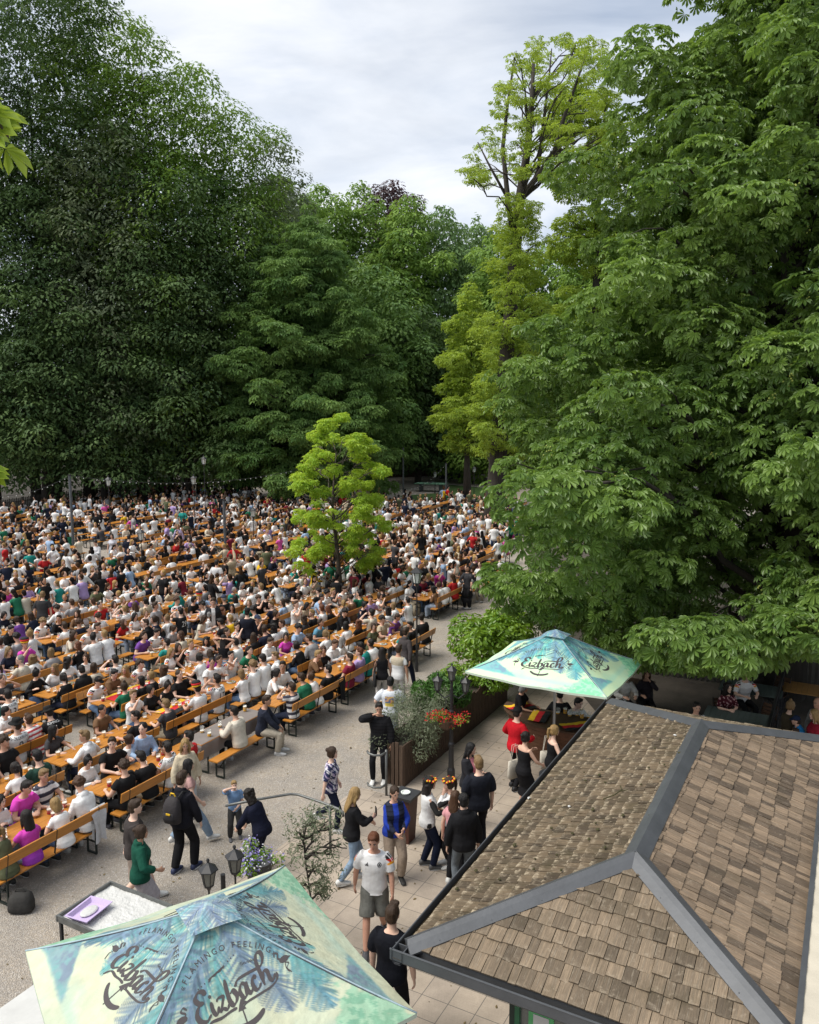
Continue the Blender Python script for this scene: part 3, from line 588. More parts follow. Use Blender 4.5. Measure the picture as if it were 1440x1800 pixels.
SPRAY = ([(0, 0, 0), (.30, -.30, .05), (.48, -.10, 0), (.70, -.26, 0), (1, 0, -.12), (.72, .2, 0), (.5, .12, .02), (.26, .32, .05)], [(0, 1, 2, 7), (7, 2, 5, 6), (2, 3, 4, 5)])
def foliage(lobes, n, size, tmpl, up=.7, droop=.35, fill=.12, inner=.78, jit=.55, rs=None, vlobe=.5, zflat=None):
    """leaves on the outer side of many overlapping lobes (centre, radii); returns verts, faces, per-face variation"""
    rs = rs or rng; C = np.array([l[0] for l in lobes], float); Rr = np.array([l[1] for l in lobes], float)
    area = (Rr.prod(1)) ** (2 / 3); cnt = np.maximum(6, (n * area / area.sum()).astype(int)); idx = np.repeat(np.arange(len(C)), cnt); m = len(idx)
    D = rs.normal(size=(m, 3)); D[:, 2] += .25; D /= np.linalg.norm(D, axis=1)[:, None]
    rad = 1 - np.abs(rs.normal(0, .13, m)) + rs.normal(0, .05, m); fl = rs.random(m) < fill; rad[fl] = rs.random(fl.sum()) ** .5
    P = C[idx] + D * Rr[idx] * rad[:, None]; keep = np.ones(m, bool)
    for s in range(0, m, 20000):
        q = P[s:s + 20000]; d = (((q[:, None, :] - C[None]) / Rr[None]) ** 2).sum(2); d[np.arange(len(q)), idx[s:s + 20000]] = 9; keep[s:s + 20000] = (d.min(1) > inner ** 2) | (fl[s:s + 20000] & (rs.random(len(q)) < .5))
    P, D, idx = P[keep], D[keep], idx[keep]; m = len(P)
    N = D * (1 - up) + np.array([0, 0, 1.]) * up + rs.normal(0, jit * .5, (m, 3)); U = D * np.array([1, 1, .25]) + rs.normal(0, jit, (m, 3)) - np.array([0, 0, droop])
    V, F = leaves(P, N, U, size * rs.uniform(.7, 1.25, m), tmpl); lv = rs.random(len(C)); v = np.clip(vlobe * lv[idx] + (1 - vlobe) * rs.random(m), 0, 1)
    return V, F, np.repeat(v, len(tmpl[1]))
def hull_lobes(cx, cy, prof, n, rl, seed, asp=.75, inset=.75, core=True, squash=1.0, jitter=.18):
    """lobes on a crown whose radius at height z is interpolated from prof [(z, r)]"""
    rs = np.random.default_rng(seed); z = np.array([p[0] for p in prof], float); r = np.array([p[1] for p in prof], float); L = []
    zz = np.linspace(z[0], z[-1], 200); rr = np.interp(zz, z, r); cdf = np.cumsum(rr + .3); cdf /= cdf[-1]
    for i in range(n):
        h = np.interp((i + rs.random()) / n, cdf, zz); R0 = np.interp(h, z, r); a = i * 2.39996 + rs.normal(0, .3); d = max(0, R0 * (1 + rs.normal(0, jitter)) - rl * .8)
        k = rl * rs.uniform(.65, 1.3) * min(1, .45 + R0 / (r.max() + .01)); L.append(((cx + d * math.cos(a), cy + d * math.sin(a) * squash, h), (k, k, k * asp)))
    if core:
        for h in np.arange(z[0] + 1, z[-1], 1.6):
            R0 = np.interp(h, z, r) * .55
            if R0 > .4: L.append(((cx, cy, h), (R0, R0 * squash, 1.6)))
    return L
def sprays(lobes, k, ratio, seed, flat=.55, core=.62, spread=.8):
    """break every lobe into smaller flat sprays on its outer side, so that dark gaps open between them"""
    rs = np.random.default_rng(seed); L = []
    for c, r in lobes:
        c, r = np.array(c, float), np.array(r, float); L.append((c, r * core))
        for _ in range(k): d = rs.normal(size=3); d[2] = d[2] * .8 + .25; d = nz_(d); q = ratio * rs.uniform(.7, 1.35); L.append((c + d * r * spread, (r[0] * q, r[1] * q, r[0] * q * flat)))
    return L
def nz_(v): return v / (np.linalg.norm(v) + 1e-9)
def limb_path(p, q, rs, sag=.1, n=6):
    p, q = np.array(p, float), np.array(q, float); L = np.linalg.norm(q - p); t = np.linspace(0, 1, n)[:, None]
    P = p + (q - p) * t; P[:, 2] += (np.sin(t[:, 0] * math.pi) * L * sag); P[1:-1] += rs.normal(0, L * .035, (n - 2, 3)); return list(P)
def tree(name, label, base, trunk_r, top, lobes, n, size, tmpl, lm, group=None, limbs=14, bark='bark', up=.7, droop=.35, fill=.12, path=None, seed=1, jit=.55, limb_r=.22, cat='tree', vlobe=.5, inner=.78, stems=None):
    root = empty(name, (base[0], base[1], 0), 0, label, cat, group); rs = np.random.default_rng(seed); o = np.array([base[0], base[1], 0.])
    path = [np.array(p, float) for p in (path or [(base[0], base[1], -.05), (base[0] + rs.normal(0, .1), base[1], top * .3), (base[0] + rs.normal(0, .2), base[1] + rs.normal(0, .2), top * .65), (base[0] + rs.normal(0, .3), base[1], top * .95)])]
    tb = MB(); rad = list(trunk_r * np.linspace(1, .14, len(path))); rad[0] *= 1.25; tb.tube([p - o for p in path], rad, 12)
    ST = []
    for sp, r_a, r_b in (stems or []):
        sp = [np.array(p, float) for p in sp]; tb.tube([p - o for p in sp], list(np.linspace(r_a, r_b, len(sp))), 9); ST += [a + (b - a) * t for a, b in zip(sp, sp[1:]) for t in (0, .33, .66)]
    pick = rs.permutation(len(lobes))[:limbs]; PZ = np.array([p[2] for p in path])
    for i in pick:
        c = np.array(lobes[i][0]); z0 = max(PZ[0] + .5, min(PZ[-1], c[2] - np.hypot(*(c[:2] - path[0][:2])) * .55)); st = np.array([np.interp(z0, PZ, [p[k] for p in path]) for k in range(3)])
        r0 = min(np.interp(z0, PZ, rad) * .5, trunk_r * limb_r); Q = limb_path(st, c, rs); tb.tube([q - o for q in Q], list(np.linspace(max(r0, .02), max(.012, trunk_r * .05), len(Q))), 6)
        for _ in range(2):
            e = c + rs.normal(0, 1, 3) * np.array(lobes[i][1]) * .6; Q2 = limb_path(Q[3], e, rs); tb.tube([q - o for q in Q2], list(np.linspace(max(.015, r0 * .4), .008, len(Q2))), 5)
    tb.build('trunk', MT[bark], root, smooth=True)
    V, F, A = foliage(lobes, n, size, tmpl, up, droop, fill, inner, jit, rs, vlobe)
    cr = link('crown', mesh_np('crown', V - o, [F], lm, None, False, A=A), root)
    return root
LM = dict(
    near=leaf_mat('chestnut_leaf', (.060, .125, .028), (.20, .30, .070), (.46, .70, .08), .3, .42),
    center=leaf_mat('chestnut_leaf_dark', (.065, .14, .038), (.175, .28, .075), (.34, .56, .09), .26, .55, spec=.25),
    tall=leaf_mat('chestnut_leaf_light', (.14, .23, .024), (.32, .43, .055), (.68, .82, .07), .38, .5),
    bright=leaf_mat('yellow_green_leaf', (.19, .37, .030), (.40, .56, .050), (.8, .86, .07), .42, .5),
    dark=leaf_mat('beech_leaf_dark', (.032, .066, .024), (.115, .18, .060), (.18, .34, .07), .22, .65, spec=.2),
    beech=leaf_mat('beech_leaf', (.062, .13, .026), (.20, .31, .055), (.42, .65, .07), .3, .6, spec=.2),
    grey=leaf_mat('lime_leaf_grey', (.070, .10, .055), (.18, .22, .115), (.3, .42, .13), .24, .65, spec=.2),
    mid=leaf_mat('wood_edge_leaf', (.088, .17, .034), (.22, .34, .070), (.46, .68, .10), .3, .6, spec=.2),
    pale=leaf_mat('willow_leaf', (.09, .17, .06), (.19, .29, .11), (.4, .58, .14), .27, .6, spec=.2),
    copper=leaf_mat('copper_leaf', (.022, .010, .012), (.05, .018, .018), (.14, .03, .03), .2, .5),
    laurel=leaf_mat('laurel_leaf', (.07, .16, .012), (.20, .32, .03), (.45, .62, .03), .3, .35),
    conifer=leaf_mat('cypress_spray', (.020, .075, .010), (.060, .15, .015), (.15, .35, .02), .15, .6),
    olive=leaf_mat('olive_leaf', (.085, .11, .062), (.19, .215, .13), (.25, .32, .12), .2, .5),
    fern=leaf_mat('feathery_leaf', (.035, .065, .025), (.085, .12, .045), (.2, .3, .05), .2, .5),
    flower_red=leaf_mat('red_petal', (.45, .008, .015), (.70, .03, .02), (.7, .05, .02), .3, .6), flower_blue=leaf_mat('violet_petal', (.10, .07, .38), (.42, .38, .66), (.4, .3, .7), .3, .6), flower_white=leaf_mat('white_petal', (.6, .6, .6), (.8, .8, .78), (.7, .7, .7), .3, .6))
def chestnut_near():
    prof = [(3.0, 4.8), (3.6, 6.5), (5.0, 7.9), (7.4, 8.3), (9.0, 7.3), (10.5, 6.6), (12.5, 6.1), (14.5, 5.3), (17, 4.4), (20, 3.2), (23, 1.2)]
    lobes = sprays(hull_lobes(10.4, 22.2, prof, 105, 1.75, 21, asp=.7, inset=.8, jitter=.10), 7, .46, 22, .5, .55, .85)
    rs = np.random.default_rng(23)
    for x in np.arange(890, 1480, 16):
        for _ in range(3): k = rs.uniform(.4, .75); D = rs.uniform(14.6, 17.5) if x > 1165 else rs.uniform(19.2, 21); lobes.append((GD(x + rs.uniform(-14, 14), np.interp(x, [890, 1000, 1100, 1300, 1360, 1440], [1050, 1075, 1140, 1150, 1118, 1130]) + rs.uniform(-45, 12), D), (k, k, k * .5)))
    r = tree('chestnut_tree', 'huge horse chestnut with drooping branches filling the right side behind the kiosk', (10.4, 22.2), .55, 21, lobes, 105000, .215, LEAF7, LM['near'], limbs=60, up=.55, droop=.6, fill=.05, seed=3, jit=.5, inner=.72)
    # spiky green conkers in bunches among the leaves
    rs = np.random.default_rng(5); pick = rs.choice(len(lobes), 260); P = []
    for i in pick:
        c, rr = np.array(lobes[i][0]), np.array(lobes[i][1]); d = rs.normal(size=3); d[1] -= .8; d /= np.linalg.norm(d); b = c + d * rr * 1.02
        for _ in range(rs.integers(3, 8)): P.append(b + rs.normal(0, .07, 3))
    mb = MB(); o = np.array([10.4, 22.2, 0])
    for p in P: mb.ball(p - o, .022, 6, 4)
    cr = mb.build('conkers', mat('conker_husk', (.30, .34, .07), .6, .3, 30), r, smooth=True); cr['kind'] = 'stuff'
chestnut_near()
tree('chestnut_tree', 'tall horse chestnut standing behind the huge right hand one at the frame edge', (17.5, 34), .5, 24, hull_lobes(17.5, 34, [(4, 7), (8, 8.5), (14, 8), (20, 6.5), (25, 3)], 120, 1.6, 31, asp=.6), 17000, .36, LEAF5, LM['near'], limbs=30, seed=4, up=.6, droop=.5)
def tall_chestnut():
    D = 50.8; b = G(868, 942); path = [b - [0, 0, .05], GD(872, 850, D), GD(884, 700, D), GD(897, 560, D), GD(906, 440, D), GD(914, 350, D), GD(928, 260, D), GD(935, 180, D), GD(938, 110, D)]
    rs = np.random.default_rng(41); lobes = []
    poly = [(905, 70), (1010, 60), (1075, 85), (1090, 180), (1080, 290), (1010, 300), (960, 320), (905, 330), (822, 335), (812, 300), (850, 240), (880, 150)]
    import itertools
    def inside(x, y):
        c = False
        for (x1, y1), (x2, y2) in zip(poly, poly[1:] + poly[:1]):
            if (y1 > y) != (y2 > y) and x < (x2 - x1) * (y - y1) / (y2 - y1) + x1: c = not c
        return c
    while len(lobes) < 190:
        x, y = rs.uniform(805, 1095), rs.uniform(50, 345)
        if inside(x, y): k = rs.uniform(.25, .62); lobes.append((GD(x, y, D + rs.normal(0, 3.2)), (k, k, k * .45)))
    for y in np.arange(352, 800, 6.0):               # shoots all along the trunk
        w = (26 + 34 * (y - 395) / 400) * (.7 + .6 * rs.random())
        for _ in range(2): k = rs.uniform(.35, .9); lobes.append((GD(np.interp(y, [352, 395, 800], [914, 908, 880]) + rs.uniform(-w, w * 1.2), y, D + rs.normal(0, 1.2)), (k, k, k * .5)))
    r = tree('chestnut_tree', 'tall sparse yellow green chestnut with a bare forked trunk against the sky', b, .62, 30, lobes, 13000, .24, LEAF5, LM['tall'], limbs=75, limb_r=.08, bark='bark', path=path, seed=42, up=.7, droop=.4, fill=.4,
             stems=[([GD(914, 350, D), GD(945, 310, D - .5), GD(975, 265, D - 1), GD(992, 205, D - 1), GD(1012, 150, D - 1.5), GD(1030, 95, D - 1.5)], .2, .05), ([GD(906, 440, D), GD(893, 350, D + .5), GD(884, 260, D + 1), GD(893, 180, D + 1), GD(905, 100, D + 1)], .2, .05), ([GD(893, 350, D + .5), GD(860, 290, D + 1), GD(840, 250, D + 1.4)], .1, .03), ([GD(975, 265, D - 1), GD(1020, 262, D - 1), GD(1060, 240, D)], .1, .03), ([GD(945, 310, D - .5), GD(955, 220, D + .3), GD(965, 140, D + .4), GD(970, 85, D)], .12, .03)])
tall_chestnut()
_b = GD(1035, 900, 58); tree('chestnut_tree', 'slim second sparse chestnut just right of the tall forked one', (_b[0], _b[1]), .45, 30, [(GD(x, y, 58), (k, k, k * .5)) for x, y, k in [(rng.uniform(985, 1110), rng.uniform(150, 640), rng.uniform(.7, 1.4)) for _ in range(60)]], 9000, .33, LEAF5, LM['tall'], limbs=26, seed=44, up=.7, droop=.4)
_b = GD(822, 830, 64); tree('chestnut_tree', 'lower bright chestnut left of the tall forked trunk above the table tennis table', (_b[0], _b[1]), .3, 14, hull_lobes(_b[0], _b[1], [(4.6, 2.0), (7, 2.9), (10, 2.4), (14, 1.6), (17, .6)], 55, .95, 45, asp=.5), 7500, .34, LEAF5, LM['tall'], limbs=14, seed=46, up=.75, droop=.4)
_b = GD(545, 860, 66); tree('chestnut_tree', 'round dense green horse chestnut in the middle behind the young maple', (_b[0], _b[1]), .55, 20, sprays(hull_lobes(_b[0], _b[1], [(1.6, 6.8), (3.5, 7.6), (7, 7.2), (11, 6.6), (15, 5.4), (18.5, 4.0), (21, 2.4), (22.4, .8)], 90, 1.7, 51, asp=.6, jitter=.1), 7, .42, 53, .45, .6, .9), 42000, .40, LEAF5, LM['center'], limbs=30, seed=52, up=.6, droop=.5, fill=.05, jit=.35, vlobe=.75)
def young_maple():
    b = G(600, 1072); rs = np.random.default_rng(61); lobes = []
    for _ in range(135):
        y = 732 + 258 * rs.random() ** .85; w = np.interp(y, [732, 748, 775, 800, 850, 900, 950, 990], [9, 34, 60, 78, 74, 82, 80, 54]); x = rs.choice([-1, 1]) * rs.random() ** .75 + .12 * math.sin(y * .05); k = rs.uniform(.12, .34)
        lobes.append((GD(597 + x * w, y + rs.normal(0, 6) + 10 * x * x, b[1] + rs.uniform(-w, w) * .02), (k * 1.25, k * 1.25, k * .75)))
    tree('maple_tree', 'young bright yellow green maple on a slim trunk amid the crowded tables', b, .12, 6.6, lobes, 8200, .145, LEAF5, LM['bright'], limbs=60, bark='bark_light', seed=62, up=.6, droop=.4, fill=.6, inner=.5)
young_maple()
# the wood behind the fence on the left: every tree its own crown
_k = 70
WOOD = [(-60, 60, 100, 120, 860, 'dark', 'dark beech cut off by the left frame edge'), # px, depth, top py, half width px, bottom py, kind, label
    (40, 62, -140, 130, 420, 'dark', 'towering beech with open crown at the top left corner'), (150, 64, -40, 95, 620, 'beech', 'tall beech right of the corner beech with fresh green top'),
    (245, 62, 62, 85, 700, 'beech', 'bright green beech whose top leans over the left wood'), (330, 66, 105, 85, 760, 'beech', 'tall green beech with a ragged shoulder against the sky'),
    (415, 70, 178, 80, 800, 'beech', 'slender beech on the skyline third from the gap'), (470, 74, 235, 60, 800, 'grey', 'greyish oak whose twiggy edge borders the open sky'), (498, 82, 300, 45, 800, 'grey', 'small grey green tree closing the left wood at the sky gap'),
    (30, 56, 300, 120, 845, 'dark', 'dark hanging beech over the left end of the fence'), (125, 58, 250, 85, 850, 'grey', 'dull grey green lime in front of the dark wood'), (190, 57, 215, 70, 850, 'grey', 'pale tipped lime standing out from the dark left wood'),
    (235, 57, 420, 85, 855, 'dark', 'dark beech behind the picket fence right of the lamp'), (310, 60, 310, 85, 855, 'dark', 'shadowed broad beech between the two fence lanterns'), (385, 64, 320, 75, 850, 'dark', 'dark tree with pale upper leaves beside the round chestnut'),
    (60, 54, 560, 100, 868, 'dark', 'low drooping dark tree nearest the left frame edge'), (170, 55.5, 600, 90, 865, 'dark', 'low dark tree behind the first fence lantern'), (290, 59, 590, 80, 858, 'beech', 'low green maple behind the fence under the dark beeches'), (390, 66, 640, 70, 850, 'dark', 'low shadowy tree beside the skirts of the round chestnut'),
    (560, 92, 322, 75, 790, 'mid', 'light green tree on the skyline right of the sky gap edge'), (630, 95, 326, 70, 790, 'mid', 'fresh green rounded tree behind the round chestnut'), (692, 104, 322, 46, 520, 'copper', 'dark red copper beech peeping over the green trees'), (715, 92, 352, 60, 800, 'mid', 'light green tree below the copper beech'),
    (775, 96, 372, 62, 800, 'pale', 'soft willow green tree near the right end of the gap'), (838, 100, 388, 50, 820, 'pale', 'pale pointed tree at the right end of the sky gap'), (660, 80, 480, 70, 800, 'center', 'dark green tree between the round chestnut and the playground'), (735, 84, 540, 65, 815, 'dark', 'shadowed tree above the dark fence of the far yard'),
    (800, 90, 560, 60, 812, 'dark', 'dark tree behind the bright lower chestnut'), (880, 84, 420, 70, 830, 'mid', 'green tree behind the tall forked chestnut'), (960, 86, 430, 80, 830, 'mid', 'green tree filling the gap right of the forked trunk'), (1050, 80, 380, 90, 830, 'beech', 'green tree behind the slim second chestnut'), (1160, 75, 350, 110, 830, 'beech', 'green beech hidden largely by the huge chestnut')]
for i, (px, D, ty, hw, by, kd, lb) in enumerate(WOOD):
    D += 7 if D < 60 else 4 if D < 70 else 0
    s = D / FPX; top = GD(px, ty, D); bot = max(.8 if D > 68 else 3.0, GD(px, by, D)[2]); H = top[2]; r0 = hw * s * 1.12; x0, y0 = top[0], D; sh = .18 if kd in ('mid', 'pale') else .3
    prof = [(bot, r0 * .95), (bot + (H - bot) * .25, r0 * 1.1), (bot + (H - bot) * .55, r0 * 1.02), (bot + (H - bot) * .8, r0 * .82), (H - 1.6, r0 * .5), (H - .4, r0 * .22)]
    big = (H - bot) * r0
    tm = DIAM if kd in ('dark', 'beech', 'copper', 'mid') else SPRAY
    tm = SPRAY if kd != 'pale' else DIAM
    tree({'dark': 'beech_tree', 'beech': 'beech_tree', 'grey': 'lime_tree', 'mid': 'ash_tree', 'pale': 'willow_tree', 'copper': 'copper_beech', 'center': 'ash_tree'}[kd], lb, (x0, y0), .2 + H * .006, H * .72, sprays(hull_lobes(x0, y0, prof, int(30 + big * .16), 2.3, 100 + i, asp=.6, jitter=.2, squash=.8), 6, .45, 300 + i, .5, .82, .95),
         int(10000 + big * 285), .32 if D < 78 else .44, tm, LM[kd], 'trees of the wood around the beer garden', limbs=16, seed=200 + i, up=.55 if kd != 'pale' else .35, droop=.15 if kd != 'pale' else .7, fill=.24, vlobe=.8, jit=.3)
# far wood: a mass nobody could count
fw = [((x, 135 + rng.uniform(-6, 14), h), (7, 6, 6)) for x in np.arange(-130, 140, 6.5) for h in rng.uniform(3, 16, 3)]
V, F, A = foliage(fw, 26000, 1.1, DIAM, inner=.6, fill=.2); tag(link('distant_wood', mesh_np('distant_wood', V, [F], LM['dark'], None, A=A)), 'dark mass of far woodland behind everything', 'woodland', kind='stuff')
hg = [((x, y + rng.normal(0, .5), z), (1.3, 1.1, 1.1)) for x, y in zip(np.linspace(5.5, 27, 26), np.linspace(29.5, 31.5, 26)) for z in (.9, 2.1, 3.2)]  # leafy mass added as a dark backdrop behind bright gaps below the crown
_r = empty('hedge', (16, 30.5, 0), 0, 'tall dark hedge in the shade behind the terrace tables', 'hedge'); V, F, A = foliage(hg, 14000, .2, SPRAY, rs=np.random.default_rng(77)); link('foliage', mesh_np('foliage', V - [16, 30.5, 0], [F], LM['dark'], None, A=A), _r)  # added hedge, a dark backdrop for the bright gaps below the chestnut
def edge_branch():
    root = empty('overhanging_branch', (-2.9, 4.2, 0), 0, 'bright green chestnut leaves hanging into view at the left frame edge', 'tree'); o = np.array([-2.9, 4.2, 0]); rs = np.random.default_rng(71)
    tb = MB(); tb.tube([(0, 0, -.05), (.05, 0, 5), (.02, .05, 11)], [.14, .11, .06], 10)
    tips = [GD(4, 200, 4.2), GD(14, 240, 4.1), GD(-8, 262, 4.3), GD(-16, 180, 4.1), GD(-4, 818, 4.2), GD(-22, 800, 4.0), GD(-28, 230, 4.3), GD(-40, 830, 4.2)]; P, N, U = [], [], []
    for t in tips:
        z = t[2] + .5; tb.tube([(.03, 0, z), ((t - o)[0] * .6, (t - o)[1] * .6, z + .1), tuple(t - o)], [.03, .015, .006], 6)
        for _ in range(2): P.append(t - o + rs.normal(0, .05, 3) - np.array([.04, 0, 0])); N.append((rs.normal(0, .4), -.5, .6)); U.append((.5 + rs.normal(0, .3), rs.normal(0, .3), -.8))
    tb.build('trunk', MT['bark_light'], root, smooth=True); V, F = leaves(np.array(P), np.array(N), np.array(U), .155, LEAF7)
    link('crown', mesh_np('crown', V, [F], LM['tall'], None, A=rs.random(len(F))), root)
edge_branch()
# ------------------------------------------------------------------ people: one jointed figure generator
def nz(v): v = np.asarray(v, float); return v / (np.linalg.norm(v) + 1e-9)
def ik(p, t, l1, l2, pole):
    p, t = np.array(p, float), np.array(t, float); d = t - p; L = np.linalg.norm(d); mx = (l1 + l2) * .995
    if L > mx: t = p + d / L * mx; L = mx; d = t - p
    u = d / L; x = (l1 * l1 - l2 * l2 + L * L) / (2 * L); h = math.sqrt(max(0, l1 * l1 - x * x)); q = np.array(pole, float); q = q - u * (q @ u); return p + u * x + nz(q) * h, t
SEAT = dict(sit=True, pz=.565, lean=.12, hl=(-.16, .40, .80), hr=(.16, .40, .80), fl=(-.13, .42, .085), fr=(.13, .42, .085), head=(0, -.15))
STAND = dict(sit=False, pz=.925, lean=.02, hl=(-.27, .06, .82), hr=(.27, .06, .82), fl=(-.10, 0, .085), fr=(.10, .02, .085), head=(0, -.1))
def skeleton(p, sex='m'):
    q = dict(SEAT if p.get('sit', True) else STAND); q.update(p); m = sex == 'm'; J = dict(sex=sex, q=q)
    sw, hw = (.185, .088) if m else (.158, .092)
    P = np.array([0, 0, q['pz']]); ln = q['lean']; side = q.get('side', 0.); tw = q.get('twist', 0.)
    up1 = nz([side * .5, ln * .6, 1]); up2 = nz([side, ln * 1.2, 1]); W = P + up1 * .20; Cc = W + up2 * .22; Nk = Cc + nz([side, ln * 1.25 + .02, 1]) * .125
    X = np.array([math.cos(tw), math.sin(tw), 0.]); X = nz(X - up2 * (X @ up2)); Fw = np.cross(up2, X)
    J.update(P=P, W=W, C=Cc, N=Nk, X=X, Fw=Fw, up1=up1, up2=up2)
    sh = Cc + up2 * .055
    for s, k in ((-1, 'l'), (1, 'r')):
        S_ = sh + X * s * sw; t = np.array(q['h' + k], float); el, wr = ik(S_, t, .285, .255, q.get('e' + k, (s * .9, -.5, -.9)))
        hp = P + np.array([s * hw, .0, -.03]); ft = np.array(q['f' + k], float); kn, an = ik(hp, ft, .43, .425, q.get('k' + k, (s * .12, 1, .25)))
        J.update({'S' + k: S_, 'E' + k: el, 'W' + k: wr, 'H' + k: hp, 'K' + k: kn, 'A' + k: an})
    yw, pt = q['head']; yw += tw; rl = q.get('roll', 0.); cy, sy = math.cos(yw), math.sin(yw); hx = np.array([cy, sy, 0]); hf = np.array([-sy, cy, 0]); hz = np.array([0, 0, 1.])
    cp, sp = math.cos(pt), math.sin(pt); hf, hz = hf * cp + hz * sp, hz * cp - hf * sp
    cr, sr = math.cos(rl), math.sin(rl); hx, hz = hx * cr + hz * sr, hz * cr - hx * sr
    J['HX'] = np.array([hx, hf, hz]); J['HC'] = Nk + nz([0, ln * .8 + .1, 1]) * .075 + hz * .10 + hf * .015
    return J
def ering(c, x, y, a, b, n, pw=1.0):
    t = np.arange(n) * 2 * math.pi / n; ct, st = np.cos(t), np.sin(t)
    if pw != 1: ct = np.sign(ct) * np.abs(ct) ** pw; st = np.sign(st) * np.abs(st) ** pw
    return c + a * ct[:, None] * x + b * st[:, None] * y
def torso_rings(J, o=0.0, lo=-.11, hi=.56, n=20, hem=0.0, belly=0.0):
    m = J['sex'] == 'm'; P, W, Cc, N = J['P'], J['W'], J['C'], J['N']; X0 = np.array([1., 0, 0]); X = J['X']
    prof = [(-.11, .10, .09, 0), (-.06, .165, .118, -.005), (.02, .168, .122, -.005), (.11, .155, .108, .005), (.20, .152, .105, .012), (.30, .172, .118, .008), (.40, .19, .118, 0), (.46, .178, .098, -.01), (.50, .125, .078, -.012), (.535, .066, .064, -.006), (.56, .056, .058, 0)] if m else \
           [(-.11, .105, .09, 0), (-.06, .172, .122, -.01), (.02, .168, .122, -.008), (.11, .138, .10, .002), (.20, .128, .092, .008), (.30, .148, .116, .02), (.36, .156, .118, .022), (.42, .16, .10, .004), (.46, .148, .084, -.008), (.50, .105, .068, -.012), (.535, .056, .056, -.006), (.56, .05, .052, 0)]
    pz = np.array([p[0] for p in prof]); L = []
    zs = [z for z in list(pz) if lo < z < hi]; zs = [lo] + zs + [hi]
    for z in zs:
        a, b, f = (np.interp(z, pz, [p[i] for p in prof]) for i in (1, 2, 3)); t = np.clip(z / .42, -.4, 1.35)
        c = P + (W - P) * (z / .20) if z < .20 else (W + (Cc - W) * ((z - .20) / .22) if z < .42 else Cc + (N - Cc) * ((z - .42) / .125))
        k = np.clip(z / .4, 0, 1); x = nz(X0 * (1 - k) + X * k); upv = nz(J['up1'] * (1 - k) + J['up2'] * k); y = np.cross(upv, x); e = o + (hem if z == lo else 0) + (belly * math.exp(-((z - .1) / .1) ** 2))
        L.append(ering(c + y * f, x, y, a + e, b + e, n, .88))
    return L
def limb(mb, pts, rad, n=12, **k):
    """a tapering limb through joints, rounded at the bend"""
    P = [np.array(p, float) for p in pts]; Q, Rr = [P[0]], [rad[0]]
    for i in range(1, len(P) - 1):
        a, b, c = P[i - 1], P[i], P[i + 1]; Q += [b + (a - b) * .16, b + ((a - b) + (c - b)) * .03, b + (c - b) * .16]; Rr += [rad[i] * 1.02, rad[i], rad[i] * 1.02]
    Q.append(P[-1]); Rr.append(rad[-1]); Q2, R2 = [Q[0]], [Rr[0]]
    for i in range(1, len(Q)):
        if np.linalg.norm(Q[i] - Q[i - 1]) > .12: Q2.append((Q[i] + Q[i - 1]) / 2); R2.append((Rr[i] + Rr[i - 1]) / 2 * 1.06)
        Q2.append(Q[i]); R2.append(Rr[i])
    mb.tube(Q2, R2, n, **k)
def hand(mb, wr, d, nrm, s, curl, n=6, grip=0.0):
    """palm, four unequal bent fingers and a thumb; d along the forearm, nrm out of the back of the hand"""
    d = nz(d); nrm = nz(nrm - d * (nrm @ d)); x = np.cross(d, nrm) * s
    mb.loft([ering(wr + d * t, x, nrm, a, b, max(8, n)) for t, a, b in ((-.02, .026, .02), (.02, .032, .018), (.06, .041, .016), (.095, .039, .013))])
    for i, (off, ln) in enumerate(((-.030, .074), (-.010, .083), (.010, .078), (.029, .062))):
        b0 = wr + d * .088 + x * off; a = curl * (1 + .12 * i); p1 = b0 + (d * math.cos(a * .6) - nrm * math.sin(a * .6)) * ln * .45; p2 = p1 + (d * math.cos(a * 1.5) - nrm * math.sin(a * 1.5)) * ln * .32; p3 = p2 + (d * math.cos(a * 2.3) - nrm * math.sin(a * 2.3)) * ln * .26
        mb.tube([b0 - d * .015, p1, p2, p3], [.0098, .0092, .0085, .0068], n)
    t0 = wr + d * .028 - x * .028; t1 = t0 + d * .03 - x * .026 - nrm * .012; t2 = t1 + d * .032 - x * (.006 - .012 * grip) - nrm * .014 * (1 + grip); mb.tube([t0, t1, t2], [.0135, .0115, .008], n)
def head_mesh(mb, J, n=20, simple=False):
    c = J['HC']; x, f, z = J['HX']; m = J['sex'] == 'm'; k = 1.0 if m else .955; L = []
    for t in ([-1.0, -.9, -.72, -.5, -.25, 0, .25, .5, .72, .88, .97] if not simple else [-.97, -.7, -.3, .15, .55, .85, .98]):
        w = math.sqrt(max(0, 1 - t * t)); a = .077 * w ** .85 * (1 - .24 * max(0, -t) ** 1.2); b = .099 * w ** .8 * (1 - .12 * max(0, -t)); L.append(ering(c + z * .118 * t * k + f * (.018 * max(0, -t) - .004), x, f, max(a, .012) * k, max(b, .012) * k, n))
    mb.loft(L)
    if not simple:
        mb.loft([ering(c + f * y + z * zz, x, z, a, b, 8) for y, zz, a, b in ((.078, .012, .010, .020), (.096, -.010, .012, .020), (.108, -.026, .014, .012), (.086, -.036, .012, .008))])
        for s in (-1, 1):
            mb.ball(c + x * .077 * s - f * .004 - z * .006, (.012, .02, .031), 8, 6, J['HX'])
            mb.ball(c + x * .032 * s + f * .079 + z * .022, (.024, .012, .009), 8, 5, J['HX'])
        mb.ball(c + f * .083 - z * .062, (.026, .018, .016), 8, 5, J['HX']); mb.ball(c + f * .072 - z * .098, (.026, .024, .018), 8, 5, J['HX'])
